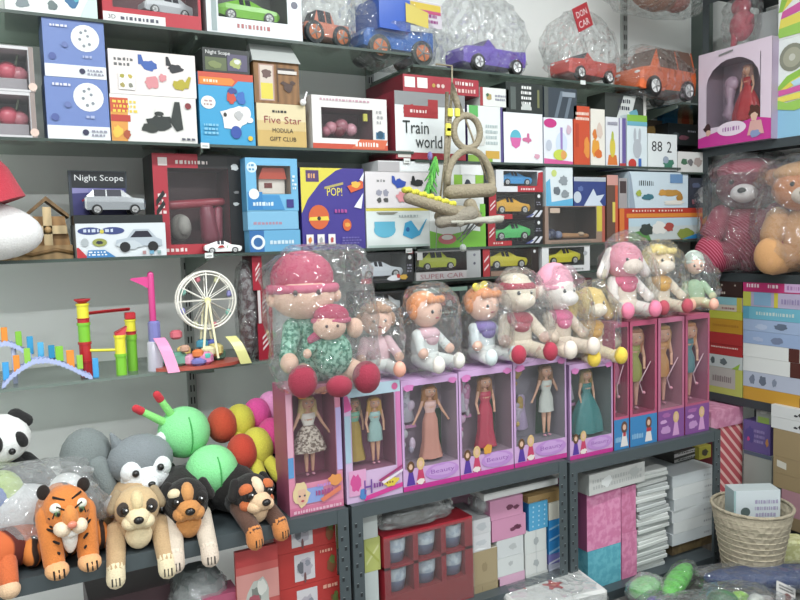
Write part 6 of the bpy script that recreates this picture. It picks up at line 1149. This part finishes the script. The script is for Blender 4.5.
# ------------------------------------------------------------ right rack contents
R3 = Plane('Y', 1.79); zl = ZL[2]
R3f = Plane('Y', 1.775)
z0 = BX('turquoise_packet', 'turquoise patterned paper packet at the lower left of the right rack', 'packet', (588, 621, 547), zl, R3, .18, 'mottle:4aa0b4/5cb0c0/40')
z0b = BX('pink_packet', 'pink patterned packet standing right of the turquoise one', 'packet', (622, 637, 532), zl, R3, .18, 'mottle:c86a94/d880a8/40')
z1 = BX('pink_packet', 'large pink patterned packet above the turquoise one', 'packet', (587, 621, 490), z0, R3, .18, 'mottle:d0709c/dc88b0/40', side='a85080')
z1b = BX('pink_packet', 'narrow pink packet stacked on the standing pink one', 'packet', (621.5, 636, 486), z0b, R3, .18, 'mottle:c4648e/d078a0/40')
BX('wrapped_white_pack', 'long white plastic-wrapped pack lying on the pink packets', 'package', (588, 646, 468), max(z1, z1b) + .001, Plane('Y', 1.775), .12, 'd4d4d0', [('s', .05, .2, .95, .8, 'b8bab8', 2), ('b', .3, .5, .1, .3, 'e8eae8'), ('b', .8, .6, .1, .3, 'c0c2c0')], side='b4b8b4', yaw=.04)
# white paper stack: each sheaf
rn = random.Random(8); z0 = zl; sp = 'loose white paper bundles stacked in the right rack'
N = 13; ztop = zat(654, 470, 1.79); hh = (ztop - zl) / N
desc = ('lowest', 'second', 'third', 'fourth', 'fifth', 'sixth', 'seventh', 'eighth', 'ninth', 'tenth', 'eleventh', 'twelfth', 'topmost')
for k in range(N):
    j = rn.uniform(-2, 2); c = rn.choice(['dcdedb', 'd4d7d4', 'e2e4e0', 'cfd3d1'])
    u0, u1 = R3.u(638 + j, z0), R3.u(669 + j + rn.uniform(-2, 2), z0); b = MB(); W = u1 - u0
    b.rbox(-W / 2, W / 2, 0, .2, 0, hh * .5, c, .002); b.rbox(-W / 2 + .004, W / 2 - .003, .003, .2, hh * .5, hh * .94, 'card:b4b8b6' if k % 3 else 'card:e6e8e4', .002)
    tag(b.build('paper_bundle', None, ((u0 + u1) / 2, 1.79 + rn.uniform(0, .012), z0), rn.uniform(-.05, .05)), 'white paper bundle, %s of thirteen counted upward in the tall loose stack' % desc[k] if k < 12 else 'white paper bundle, topmost in the tall loose stack', 'paper bundle', sp); z0 += hh
z0 = BX('brown_carton', 'worn brown carton under the second white paper stack', 'box', (672, 716, 535), zl, Plane('Y', 1.83), .2, 'mottle:8a7248/6a5638/20')
N = 6; ztop = zat(695, 471, 1.8); hh = (ztop - z0) / N; sp = 'neat white cartons stacked in the right rack'
for k in range(N):
    z0 = BX('flat_white_carton', ('lowest', 'second lowest', 'third from the bottom', 'fourth from the bottom', 'second from the top', 'topmost')[k] + ' flat white carton in the neat stack above the worn brown one', 'box', (673 + rn.uniform(-1, 1), 716 + rn.uniform(-1.5, 1), 0), z0, Plane('Y', 1.8), .22, rn.choice(['dde1e2', 'd4dadc', 'e2e5e4']), [('s', .7, .3, .9, .6, 'b0b4b8', 1)], side='b8bec2', h=hh, group=sp, yaw=rn.uniform(-.03, .03))
BX('magazine_pack', 'dark carton with black-on-white lettering behind the neat white stack', 'box', (674, 708, 446), z0, Plane('Y', 1.9), .12, '3a3834', [('p', [0, .5, .85, .7, .85, 1, 0, .8], 'd8d4d4'), ('s', 0.1, 0.7, 0.7, 0.892, '222', 1), ('p', [0, .05, .7, .2, .7, .45, 0, .3], 'b8b8b4'), ('s', 0.1, 0.15, 0.6, 0.342, '222', 1), ('r', .8, .1, .98, .8, 'b0a828')], h=.045)
BX('magazine_pack', 'small yellow and black carton at the right end behind the neat white stack', 'box', (699, 711, 452), z0, Plane('Y', 1.88), .1, 'a8a030', [('b', .5, .5, .3, .3, '444030')], h=.05)

# ------------------------------------------------------------ side shelves
g = 'board games on the side shelf'
zt = 1.885
def reddoll(r, W, H, D, a0, a1, z0, z1):
    w = a1 - a0; fdoll(r, (z1 - z0) * .9, 'satin:c83038', 'plush:a87870', 'gown', (a0 + w * .62, .05, z0 + .004), -.2, 1, 'satin:b82830', hk=1.3)
    b = MB(); b.lathe([(.004, 0), (.03, .03), (.012, .075), (.022, .12), (.018, .15), (0, .165)], (a0 + w * .27, .06, z0 + .02), 'plastic:a88aa0', 14); b.ell((a0 + w * .3, .06, z0 + .17), (.03, .02, .03), 'plastic:b898b0'); b.build('toy_dresser', r)
BX('boxed_doll', 'large pale pink box with a red-gowned doll and magenta base, on right shelf', 'boxed doll', (698, 771, 46), zt, SIDE, .12, 'e4cfe0',
   [('p', [0, 0, 1, 0, 1, .2, .8, .24, .4, .17, 0, .1], 'd8309c'), ('e', .48, .16, .2, .075, 'f0dcec'), ('s', 0.34, 0.125, 0.62, 0.197, 'b070b0', 1), ('b', .14, .2, .06, .05, '4a2c30'), ('b', .15, .15, .04, .04, 'e0b098'), ('b', .79, .3, .085, .07, '5a3028'), ('b', .79, .24, .05, .05, 'e8b8a0'), ('p', [.7, .06, .92, .06, .88, .2, .74, .2], 'e0a8a0'), ('b', .8, .07, .08, .04, '8898c8'), ('p', [.3, .93, .5, .95, .5, .97, .3, .95], '888'), ('p', [.12, .885, .12, .62, .15, .72, .22, .8, .34, .86, .45, .885], 'e4cfe0'), ('p', [.86, .885, .86, .62, .83, .72, .76, .8, .64, .86, .53, .885], 'e4cfe0')],
   side='b4a0bc', top='f0eef0', win=(.12, .2, .86, .88), inner='a890a4', fn=reddoll, dy=-.04)
b = MB()
rb = [('r', 0, 0, .1, .4, 'a8d858'), ('r', .08, 0, 1, .32, '8ac4e4'), ('d', .42, .8, .14, '8a8c78'), ('d', .42, .8, .1, 'a8a890'), ('d', .42, .8, .035, 'c8c8b8'),
      ('p', [.02, .5, .3, .62, 1, .72, 1, .66, .4, .56, .12, .48], '90c840'), ('p', [.12, .48, .4, .56, 1, .66, 1, .6, .5, .52, .2, .47], 'e8d848'), ('p', [.1, .43, 1, .46, 1, .52, .3, .49, .1, .49], 'e05aa8'), ('p', [.04, .36, 1, .38, 1, .45, .1, .42, .02, .44], 'ecdc50'), ('p', [.05, .3, .5, .26, 1, .3, 1, .38, .3, .35, .03, .4], '9ad050'), ('p', [.4, .55, 1, .64, 1, .54, .5, .5], 'b8dcec')]
z0 = BX('rainbow_toy_carton', 'white carton with rainbow arch and grey disc, lower of two at right edge', 'box', (774, 816, 36), zt, SIDE, .18, 'e8eeea', rb, side='cfd8d4', group='rainbow cartons')
z0 = BX('rainbow_toy_carton', 'white carton with a rainbow arch, upper of two at the right edge', 'box', (778, 822, -60), z0, SIDE, .18, 'eceeea', [('p', [.0, .3, .1, .5, 1, .8, 1, .7, .3, .5, .1, .3], '90c840'), ('p', [.1, .3, .3, .5, 1, .7, 1, .6, .4, .42], 'e8d848'), ('p', [.06, .22, 1, .3, 1, .42, .1, .3], 'e05aa8'), ('p', [.02, .12, 1, .16, 1, .28, .06, .22], 'ecdc50'), ('p', [0, .02, 1, .02, 1, .16, .02, .12], '9ad050')], side='cfd8d4', group='rainbow cartons')
# grey box and pink cloth on the doll box / on the shelf
zdb = SIDE.z(SIDE.u(735, 2.2), 48)
p = SIDE.p(SIDE.u(758, zdb), zdb + .002); p.x += .06
r = tag(MB().box(-.05, .05, 0, .01, 0, .12, 'a4a8a8').box(-.05, .05, .01, .05, 0, .1, '8e9494').build('grey_carton', None, p, -PI / 2), 'plain grey carton on top of the pink red-gown doll box', 'box')
p = SIDE.p(SIDE.u(735, zdb), zdb + .002); p.x += .04
r = empty('hanging_red_toy', 'dusty red plush with drooping limbs in a clear bag, on the pink doll box', 'plush toy', p, -PI / 2); parts(r, .18, [('body', [('e', (0, 0, .5), (.28, .2, .34), 'plush:c0485a'), ('e', (-.02, 0, .9), (.22, .18, .2), 'plush:b83c50')]), ('leg', [('c', (-.1, -.05, .4), (-.14, -.1, .07), .1, .06, 'plush:c0485a')]), ('leg', [('c', (.1, -.05, .4), (.3, -.1, .6), .1, .06, 'plush:c0485a')])]); bag(r, (0, 0, .1), (.07, .05, .1), 61)
# bears
def bear(lab, px, top, z, fur, muzz, shirt, seed, c2, ears='round', rz=-1.15, wide=1.1, eye=True):
    u = SIDE.u(px, z); p = SIDE.p(u, z); p.x += .1; S_ = SIDE.z(u, top) - z
    r = empty('bagged_plush_bear', lab, 'plush toy', p, rz, 'bagged bears on the side shelf')
    sp = [('body', [('e', (0, 0, .3), (.24 * wide, .2, .3), c2)]), ('head', [('e', (0, -.05, .74), (.25 * wide, .2, .2), fur), ('e', (0, -.22, .68), (.11, .09, .08), muzz)]), ('head/nose', [('e', (0, -.31, .7), (.035, .02, .025), 'plastic:222')]),
      ('head/hat', [('e', (0, -.02, .88), (.25 * wide, .2, .11), shirt)])]
    for s in (-1, 1):
        sp += [('head/ear', [('e', (s * .24 * wide, 0, .86), (.08, .05, .08), fur)]), ('head/eye', [('e', (s * .1, -.225, .78), .022, 'plastic:111')]), ('arm', [('c', (s * .2 * wide, -.04, .5), (s * .26, -.2, .34), .1, .1, c2)]), ('leg', [('c', (s * .14, -.08, .14), (s * .24, -.26, .14), .13, .14, c2), ('e', (s * .25, -.32, .17), (.13, .08, .16), shirt)])]
    parts(r, S_, sp); bag(r, (0, -.05 * S_, .52 * S_), (.36 * S_ * wide, .33 * S_, .53 * S_), seed, 'bag', .1); return r
bear('bagged dark red plush bear in red checked fabric with a white muzzle', 733, 156, 1.372, 'plush:6c2a38', 'plush:dcd4d4', 'check:98203a/bc5a72/40', 62, 'check:8c1c36/b04c66/40')
bear('bagged tan-orange plush bear cropped by the right edge', 792, 158, 1.372, 'plush:c87a48', 'plush:d8c8b8', 'plush:c89058', 63, 'plush:c8905c', wide=1.2)
# board game stacks
zb = .867
Z = zb
def stack(u0, u1, items, z, rx=0):
    for top, c, nm, lab, ops, side in items: z = BX(nm, lab, 'box', (u0, u1, top), z, SIDE, .24, c, ops, side=side or c, group=g)
    return z
stack(709, 742, [
 (368, 'c8cc58', 'board_game_carton', 'yellow-green edged carton with pale print, lowest in the left stack of games', [('r', 0, .25, .8, 1, 'c4bcb4'), ('s', .1, .4, .7, .8, '9a8a88', 1)], 0),
 (355.5, 'd0d8d6', 'board_game_carton', 'white carton with small dark pictures, second from the bottom in the left stack of games', [('b', .12, .5, .08, .35, '5a6468'), ('b', .45, .5, .12, .3, '6a7478'), ('p', [.7, .0, .95, .5, .9, 0], 'a0cc38')], 0),
 (333, 'c82c2e', 'board_game_carton', 'red carton with one line of white lettering, in the left stack of games', [('s', .05, .3, .9, .42, 'f0c8c0', 1), ('r', 0, .46, 1, .5, 'a82024')], 0),
 (319, 'd0921c', 'board_game_carton', 'orange-yellow carton above the red one', [('s', .1, .4, .9, .7, 'b87a1c', 1)], 0),
 (311, 'c8c838', 'board_game_carton', 'thin yellow-green carton above the orange-yellow one', [], 0),
 (297, 'd8c8b4', 'board_game_carton', 'carton with a pale blue and beige spine, in the left stack of games', [('r', 0, .45, .85, 1, '8ac4cc'), ('r', .85, 0, 1, 1, 'c8b838'), ('s', .4, .1, .8, .35, 'b07a78', 1)], 0),
 (281, '3c2420', 'board_game_carton', 'dark brown carton with small white marks, topmost in the left stack of games', [('s', .1, .15, .5, .4, 'd8c8b8', 1), ('d', .4, .75, .06, 'c8b8a8'), ('d', .8, .75, .06, 'c8b8a8')], 0)], Z)
stack(743, 808, [
 (391, 'd89c28', 'board_game_carton', 'orange-yellow carton with a dark corner, lowest in the right stack of games', [('r', .88, 0, 1, .8, '6a3a2c')], 0),
 (375, 'bcc4d8', 'board_game_carton', 'pale blue-grey carton with grey figures, second in the right stack of games', [('b', .15, .5, .05, .35, '7a8498'), ('b', .32, .5, .06, .35, '6c7688'), ('b', .5, .5, .04, .3, '8a94a8')], 0),
 (360, 'e8eae6', 'board_game_carton', 'white carton with a brown band, lower of the two banded ones', [('r', .74, 0, .92, 1, '5c2c24'), ('r', .92, 0, 1, 1, 'd8d8d0')], 0),
 (346.5, 'e8eae6', 'board_game_carton', 'white carton with a brown band, upper of the two banded ones', [('r', .72, 0, .88, 1, '5c2c24'), ('r', .88, 0, 1, 1, 'd8d8d0')], 0),
 (333, '9cb4dc', 'board_game_carton', 'periwinkle blue carton with grey marks, above the banded ones', [('b', .55, .4, .1, .3, '7a88a8'), ('b', .25, .4, .1, .2, 'b0c0e0')], 0),
 (321, 'a4bade', 'board_game_carton', 'periwinkle blue carton with dark marks, under the turquoise one', [('b', .6, .5, .12, .3, '66748c'), ('b', .3, .4, .1, .25, 'b8c8e4')], 0),
 (308, '6cbcd4', 'board_game_carton', 'turquoise carton with pale lettering, in the right stack of games', [('s', .2, .3, .8, .75, 'c8dcd8', 1), ('r', 0, 0, .1, 1, '58a8c4')], 0),
 (293, 'bcb0d0', 'board_game_carton', 'carton with a lilac, blue and yellow spine, under the magenta one', [('r', 0, 0, .13, 1, 'c8cc48'), ('r', .18, .1, .45, 1, '8ab8dc'), ('r', .5, 0, .56, 1, 'd8c838'), ('s', .6, .2, .95, .8, '9a8ab8', 1)], 0),
 (281, 'd83078', 'board_game_carton', 'magenta carton with white lettering, topmost in the right stack of games', [('s', 0.06, 0.3, 0.26, 0.84, 'f8e0e8', 1), ('s', 0.4, 0.3, 0.56, 0.84, 'f8e0e8', 1), ('r', .66, .1, 1, .9, 'd8b0dc'), ('s', .68, .2, .96, .8, 'b080b8', 1)], 0)], Z)

# ------------------------------------------------------------ corner under the side shelves
Yc = Plane('Y', 1.93)
b = MB(); b.box(-.14, .165, -.2, .2, 0, .40, 'wood:6a6258'); tag(b.build('low_wooden_block', None, (2.42, 2.13, 0)), 'low dark wooden block in the corner carrying the striped carton', 'block')
z0 = BX('striped_gift_carton', 'tall red gift carton with diagonal white stripes beside the right rack', 'box', (719, 742, 425), .402, Yc, .12, 'check:c85058/ecb8b0/14', side='8c3038')
BX('pink_carton', 'flat pink mottled carton lying on the striped gift carton', 'box', (711, 743, 409), z0, Plane('Y', 1.925), .16, 'mottle:cc7a9c/dc94b4/30')
LS_ = Plane('X', 2.61); zl2 = .402
z0 = BX('grey_carton', 'pale grey-green carton with a white oval, under the purple one', 'box', (743, 771, 453), zl2, LS_, .22, 'a4aca4', [('e', .5, .25, .28, .12, 'ccd2cc'), ('r', 0, .94, 1, 1, '5a6a80')])
z0 = BX('purple_carton', 'purple carton with a pink dot and leaf print', 'box', (743, 770, 422), z0, LS_, .22, '6c5ca0', [('b', .25, .55, .2, .3, '56509a'), ('b', .2, .4, .06, .08, 'd84890'), ('s', .4, .3, .8, .8, '9a8cc4', 3), ('b', .9, .4, .06, .15, 'c8884a')])
BX('small_green_carton', 'small grey and green carton on the purple one', 'box', (756, 775, 406), z0, LS_, .18, '8c948c', [('r', .1, 0, .7, .35, '86a848'), ('b', .4, .65, .2, .15, 'a8b0a8')])
LK = Plane('X', 2.575)
z0 = BX('brown_carton', 'brown kraft carton, lowest of the kraft stack at the right edge', 'box', (776, 812, 518), zl2, LK, .24, '9c8660', side='7a6848', group='kraft cartons at the right edge')
z0 = BX('pink_carton', 'dusty pink carton between kraft cartons at the right edge', 'box', (781, 812, 493), z0, LK, .24, 'c08c98')
for t, l in ((477, 'brown kraft carton with a dark seam, just above the dusty pink one'), (460, 'brown kraft carton with a white label, in the stack at the right edge'), (432, 'brown kraft carton directly beneath the white paper packs')):
    z0 = BX('brown_carton', l, 'box', (773, 812, t), z0, LK, .24, 'aa9268', ([('p', [.1, .4, .35, .3, .35, .7, .1, .8], 'e0dccc')] if t == 460 else []), side='8a7650', group='kraft cartons at the right edge')
for t, l in ((420, 'white paper pack with a black squiggle, lower of two on the kraft cartons'), (408, 'white paper pack with a black squiggle, upper of two on the kraft cartons')):
    z0 = BX('white_paper_pack', l, 'packet', (771, 812, t), z0, LK, .22, 'e0e2e0', [('b', .75, .5, .09, .2, '2c2c30'), ('b', .62, .4, .06, .1, '44444a')], group='white paper packs')
# low bench in front, heaped with goods
r = empty('low_bench', 'low grey-topped bench in front of the right rack carrying the woven basket', 'bench', (2.0, 1.25, 0))
b = MB(); b.box(-.9, .585, -.6, .47, .31, .34, 'wood:5c5a54'); b.build('bench_top', r)
for x in (-.85, .56):
    for y in (-.55, .42): b = MB(); b.box(x - .02, x + .02, y - .02, y + .02, 0, .31, 'wood:4a4844'); b.build('leg', r)
zbn = .341
p = at(751, 1.60, zbn)
ht = zat(745, 507, p.y) - zbn
r = empty('woven_basket', 'beige woven bin with flared sides holding a white card carton', 'basket', p)
k = ht
b = MB(); n = 40; vs = []; fs = []
prof = [(.0, 0), (.085, 0), (.092, .02), (.1, .3 * k), (.112, .55 * k), (.124, .8 * k), (.132, k), (.127, k), (.118, .8 * k), (.105, .5 * k), (.088, .012), (0, .012)]
b.lathe(prof, (0, 0, 0), 'weave:a89c84', 40, smooth=True)
for j in range(12): b.ring((0, 0, k * (j + .5) / 12), .0905 + .041 * ((j + .5) / 12), .0018, 'weave:b4a88e', 'Z', 30)
b.ring((0, 0, k), .13, .006, 'weave:a0947c', 'Z', 36); b.build('basket_body', r)
b = MB()
b.T = Matrix.Translation((0, -.02, k * .68)) @ Matrix.Rotation(-.5, 4, 'Z'); carton(b, .16, k * .55, .07, 'd8e2e6', 'a8c0c4', 'c4d0d0'); art(b, .16, k * .55, [('d', .25, .45, .12, '5a6a68'), ('s', .45, .3, .95, .8, 'b0a8c8', 3), ('r', 0, 0, .04, 1, '9ac0c0')], 0)
o = b.build('white_card_carton', None, r.location.copy()); tag(o, 'white carton with small print standing in the woven basket', 'box')
p = hit(788, 566, 'Z', zbn); b = MB(); b.rbox(-.05, .07, -.03, .05, 0, zat(788, 543, p.y) - zbn, 'mottle:b8b878/d0d09a/60', .008); tag(b.build('yellow_sponge_pack', None, p + Vector((.03, .03, 0)), -.6), 'pale yellow mottled pack beside the woven basket', 'package')
# bagged goods
def heap(name, lab, px, py, r3, colr, seed, rz=0, shape=1, z=zbn, cat='package', inner=None):
    p = hit(px, py, 'Z', z + r3[2]); p.z = z
    r = empty(name, lab, cat, p, rz, 'bagged goods heaped on the low bench')
    b = MB(); rn = random.Random(seed)
    if inner: 
        for c, x, y, zz_, s in inner: b.ell((x, y, zz_ + s[2]), s, c, (rn.uniform(-.3, .3), 0, rn.uniform(-1, 1)))
    else: b.ell((0, 0, r3[2]), (r3[0] * .93, r3[1] * .9, r3[2] * .95), colr, None, 22, 12)
    b.build('bag_contents', r); bag(r, (0, 0, r3[2] * 1.02), (r3[0], r3[1], r3[2] * 1.02), seed, 'bagdense' if shape else 'bag', .1, amp=.2)
    return r
heap('bagged_navy_cloth', 'navy blue cloth packed in a long clear bag below the woven basket', 772, 577, (.25, .07, .038), 'cloth:22386c', 71, -.5, 0)
heap('bagged_green_toy', 'light green toy in a clear bag below the turquoise packet', 645, 588, (.075, .05, .035), 'plush:58c848', 72, .3, 1)
heap('bagged_green_toy', 'long bright green toy bag beneath the rack edge', 678, 580, (.15, .04, .03), 'plush:5cd040', 73, .45, 0)
heap('bagged_mixed_toys', 'mixed teal, green and silver toys in a clear bag along the bottom edge', 705, 612, (.13, .1, .04), None, 74, -.3, 0, inner=[('plastic:4ab0b8', -.06, 0, 0, (.05, .04, .025)), ('plastic:2c8a3c', .02, .0, 0, (.05, .04, .035)), ('plastic:b8bcb8', -.02, .05, 0, (.06, .03, .02)), ('plastic:e0e4e0', .07, .03, 0, (.03, .04, .02)), ('plastic:3a6a40', .06, -.04, 0, (.05, .04, .03))])
heap('bagged_mixed_toys', 'yellow, red and white toys in a clear bag at the bottom right', 770, 612, (.11, .09, .035), None, 75, .2, 0, inner=[('plastic:d8d03a', -.05, .04, 0, (.025, .02, .03)), ('plastic:5aa04c', -.03, -.02, 0, (.05, .04, .03)), ('plastic:e4dcd8', .04, .03, 0, (.04, .03, .03)), ('plastic:a84a48', .05, -.02, 0, (.03, .03, .03))])
heap('bagged_mixed_toys', 'silver and purple toys in a clear bag left of the green toy bags', 655, 608, (.09, .06, .03), None, 78, .4, 0, inner=[('plastic:a8acb8', -.03, 0, 0, (.05, .03, .02)), ('plastic:6a5aa0', .03, .01, 0, (.03, .03, .025)), ('plastic:d8dce0', .02, -.03, 0, (.04, .02, .02))])
heap('bagged_mixed_toys', 'dark green and lime toys in a clear bag near the bottom centre right', 735, 600, (.11, .07, .045), None, 79, -.4, 0, inner=[('plastic:2c7a3c', -.04, 0, 0, (.05, .04, .04)), ('plastic:8cc83c', .03, .02, 0, (.035, .03, .03)), ('plastic:e8e8e0', .06, -.02, 0, (.03, .03, .035)), ('plastic:50b0c0', -.02, .04, 0, (.05, .02, .03))])
p = hit(786, 594, 'Z', .36); b = MB(); b.T = Matrix.Rotation(.5, 4, 'Y') @ Matrix.Rotation(-.5, 4, 'X'); b.box(-.04, .04, 0, .002, -.03, .03, 'e0dcd8'); art(b, .08, .06, [('b', .6, .35, .2, .25, '8a5048'), ('s', .1, .6, .9, .9, '555', 2)], 0, -.03, -.04); tag(b.build('picture_card', None, p, -.3), 'small white card with a dark red picture leaning on the bagged toys', 'card')
# white pack with red flower in front of the middle rack
p = hit(545, 590, 'Z', .42)
r = empty('flower_print_pack', 'clear-wrapped white carton with red flower print at the bottom centre', 'package', (p.x, p.y, zbn), -.15)
b = MB(); b.rbox(-.17, .14, -.14, .06, 0, .118, 'd8d8d4', .008)
for x, y, s_ in ((.0, -.05, .034), (-.1, -.02, .02)):
    pts = []
    for t in range(20): q = s_ * (1 if t % 4 < 2 else .55); pts.append((x + q * math.cos(t * PI / 10), y + q * math.sin(t * PI / 10), .1186))
    b.add(pts, [tuple(range(20))], 'c8342c'); b.add([(x + .25 * s_ * math.cos(t), y + .25 * s_ * math.sin(t), .119) for t in (0, 1, 2, 3, 4, 5)], [(0, 1, 2, 3, 4, 5)], 'e07040')
for k in range(4): b.add([(-.15 + k * .07, .03, .1186), (-.1 + k * .07, .03, .1186), (-.1 + k * .07, .036, .1186), (-.15 + k * .07, .036, .1186)], [(0, 1, 2, 3)], '9a9a94')
b.build('carton', r); bag(r, (-.015, -.04, .062), (.17, .115, .062), 77, 'bag', .05, e=.35, amp=.08)

# ------------------------------------------------------------ camera, light, view
cd = bpy.data.cameras.new('camera'); cd.sensor_width = 36; cd.lens = F / 800 * 36; cd.clip_start = .02
co = bpy.data.objects.new('camera', cd); COL.objects.link(co)
Mx = Matrix((EX, EY, EZ)).to_4x4(); Mx.translation = CAM
co.matrix_world = Mx
SC.camera = co
wd = bpy.data.worlds.new('world'); SC.world = wd; wd.use_nodes = True
bgn = wd.node_tree.nodes['Background']; bgn.inputs[0].default_value = (.9, .96, 1, 1); bgn.inputs[1].default_value = .85
SC.view_settings.view_transform = 'Standard'; SC.view_settings.look = 'None'; SC.view_settings.gamma = 1; SC.view_settings.exposure = -0.24; SC.view_settings.use_curve_mapping = False
SC.cycles.transparent_max_bounces = 24
SC.cycles.max_bounces = 8
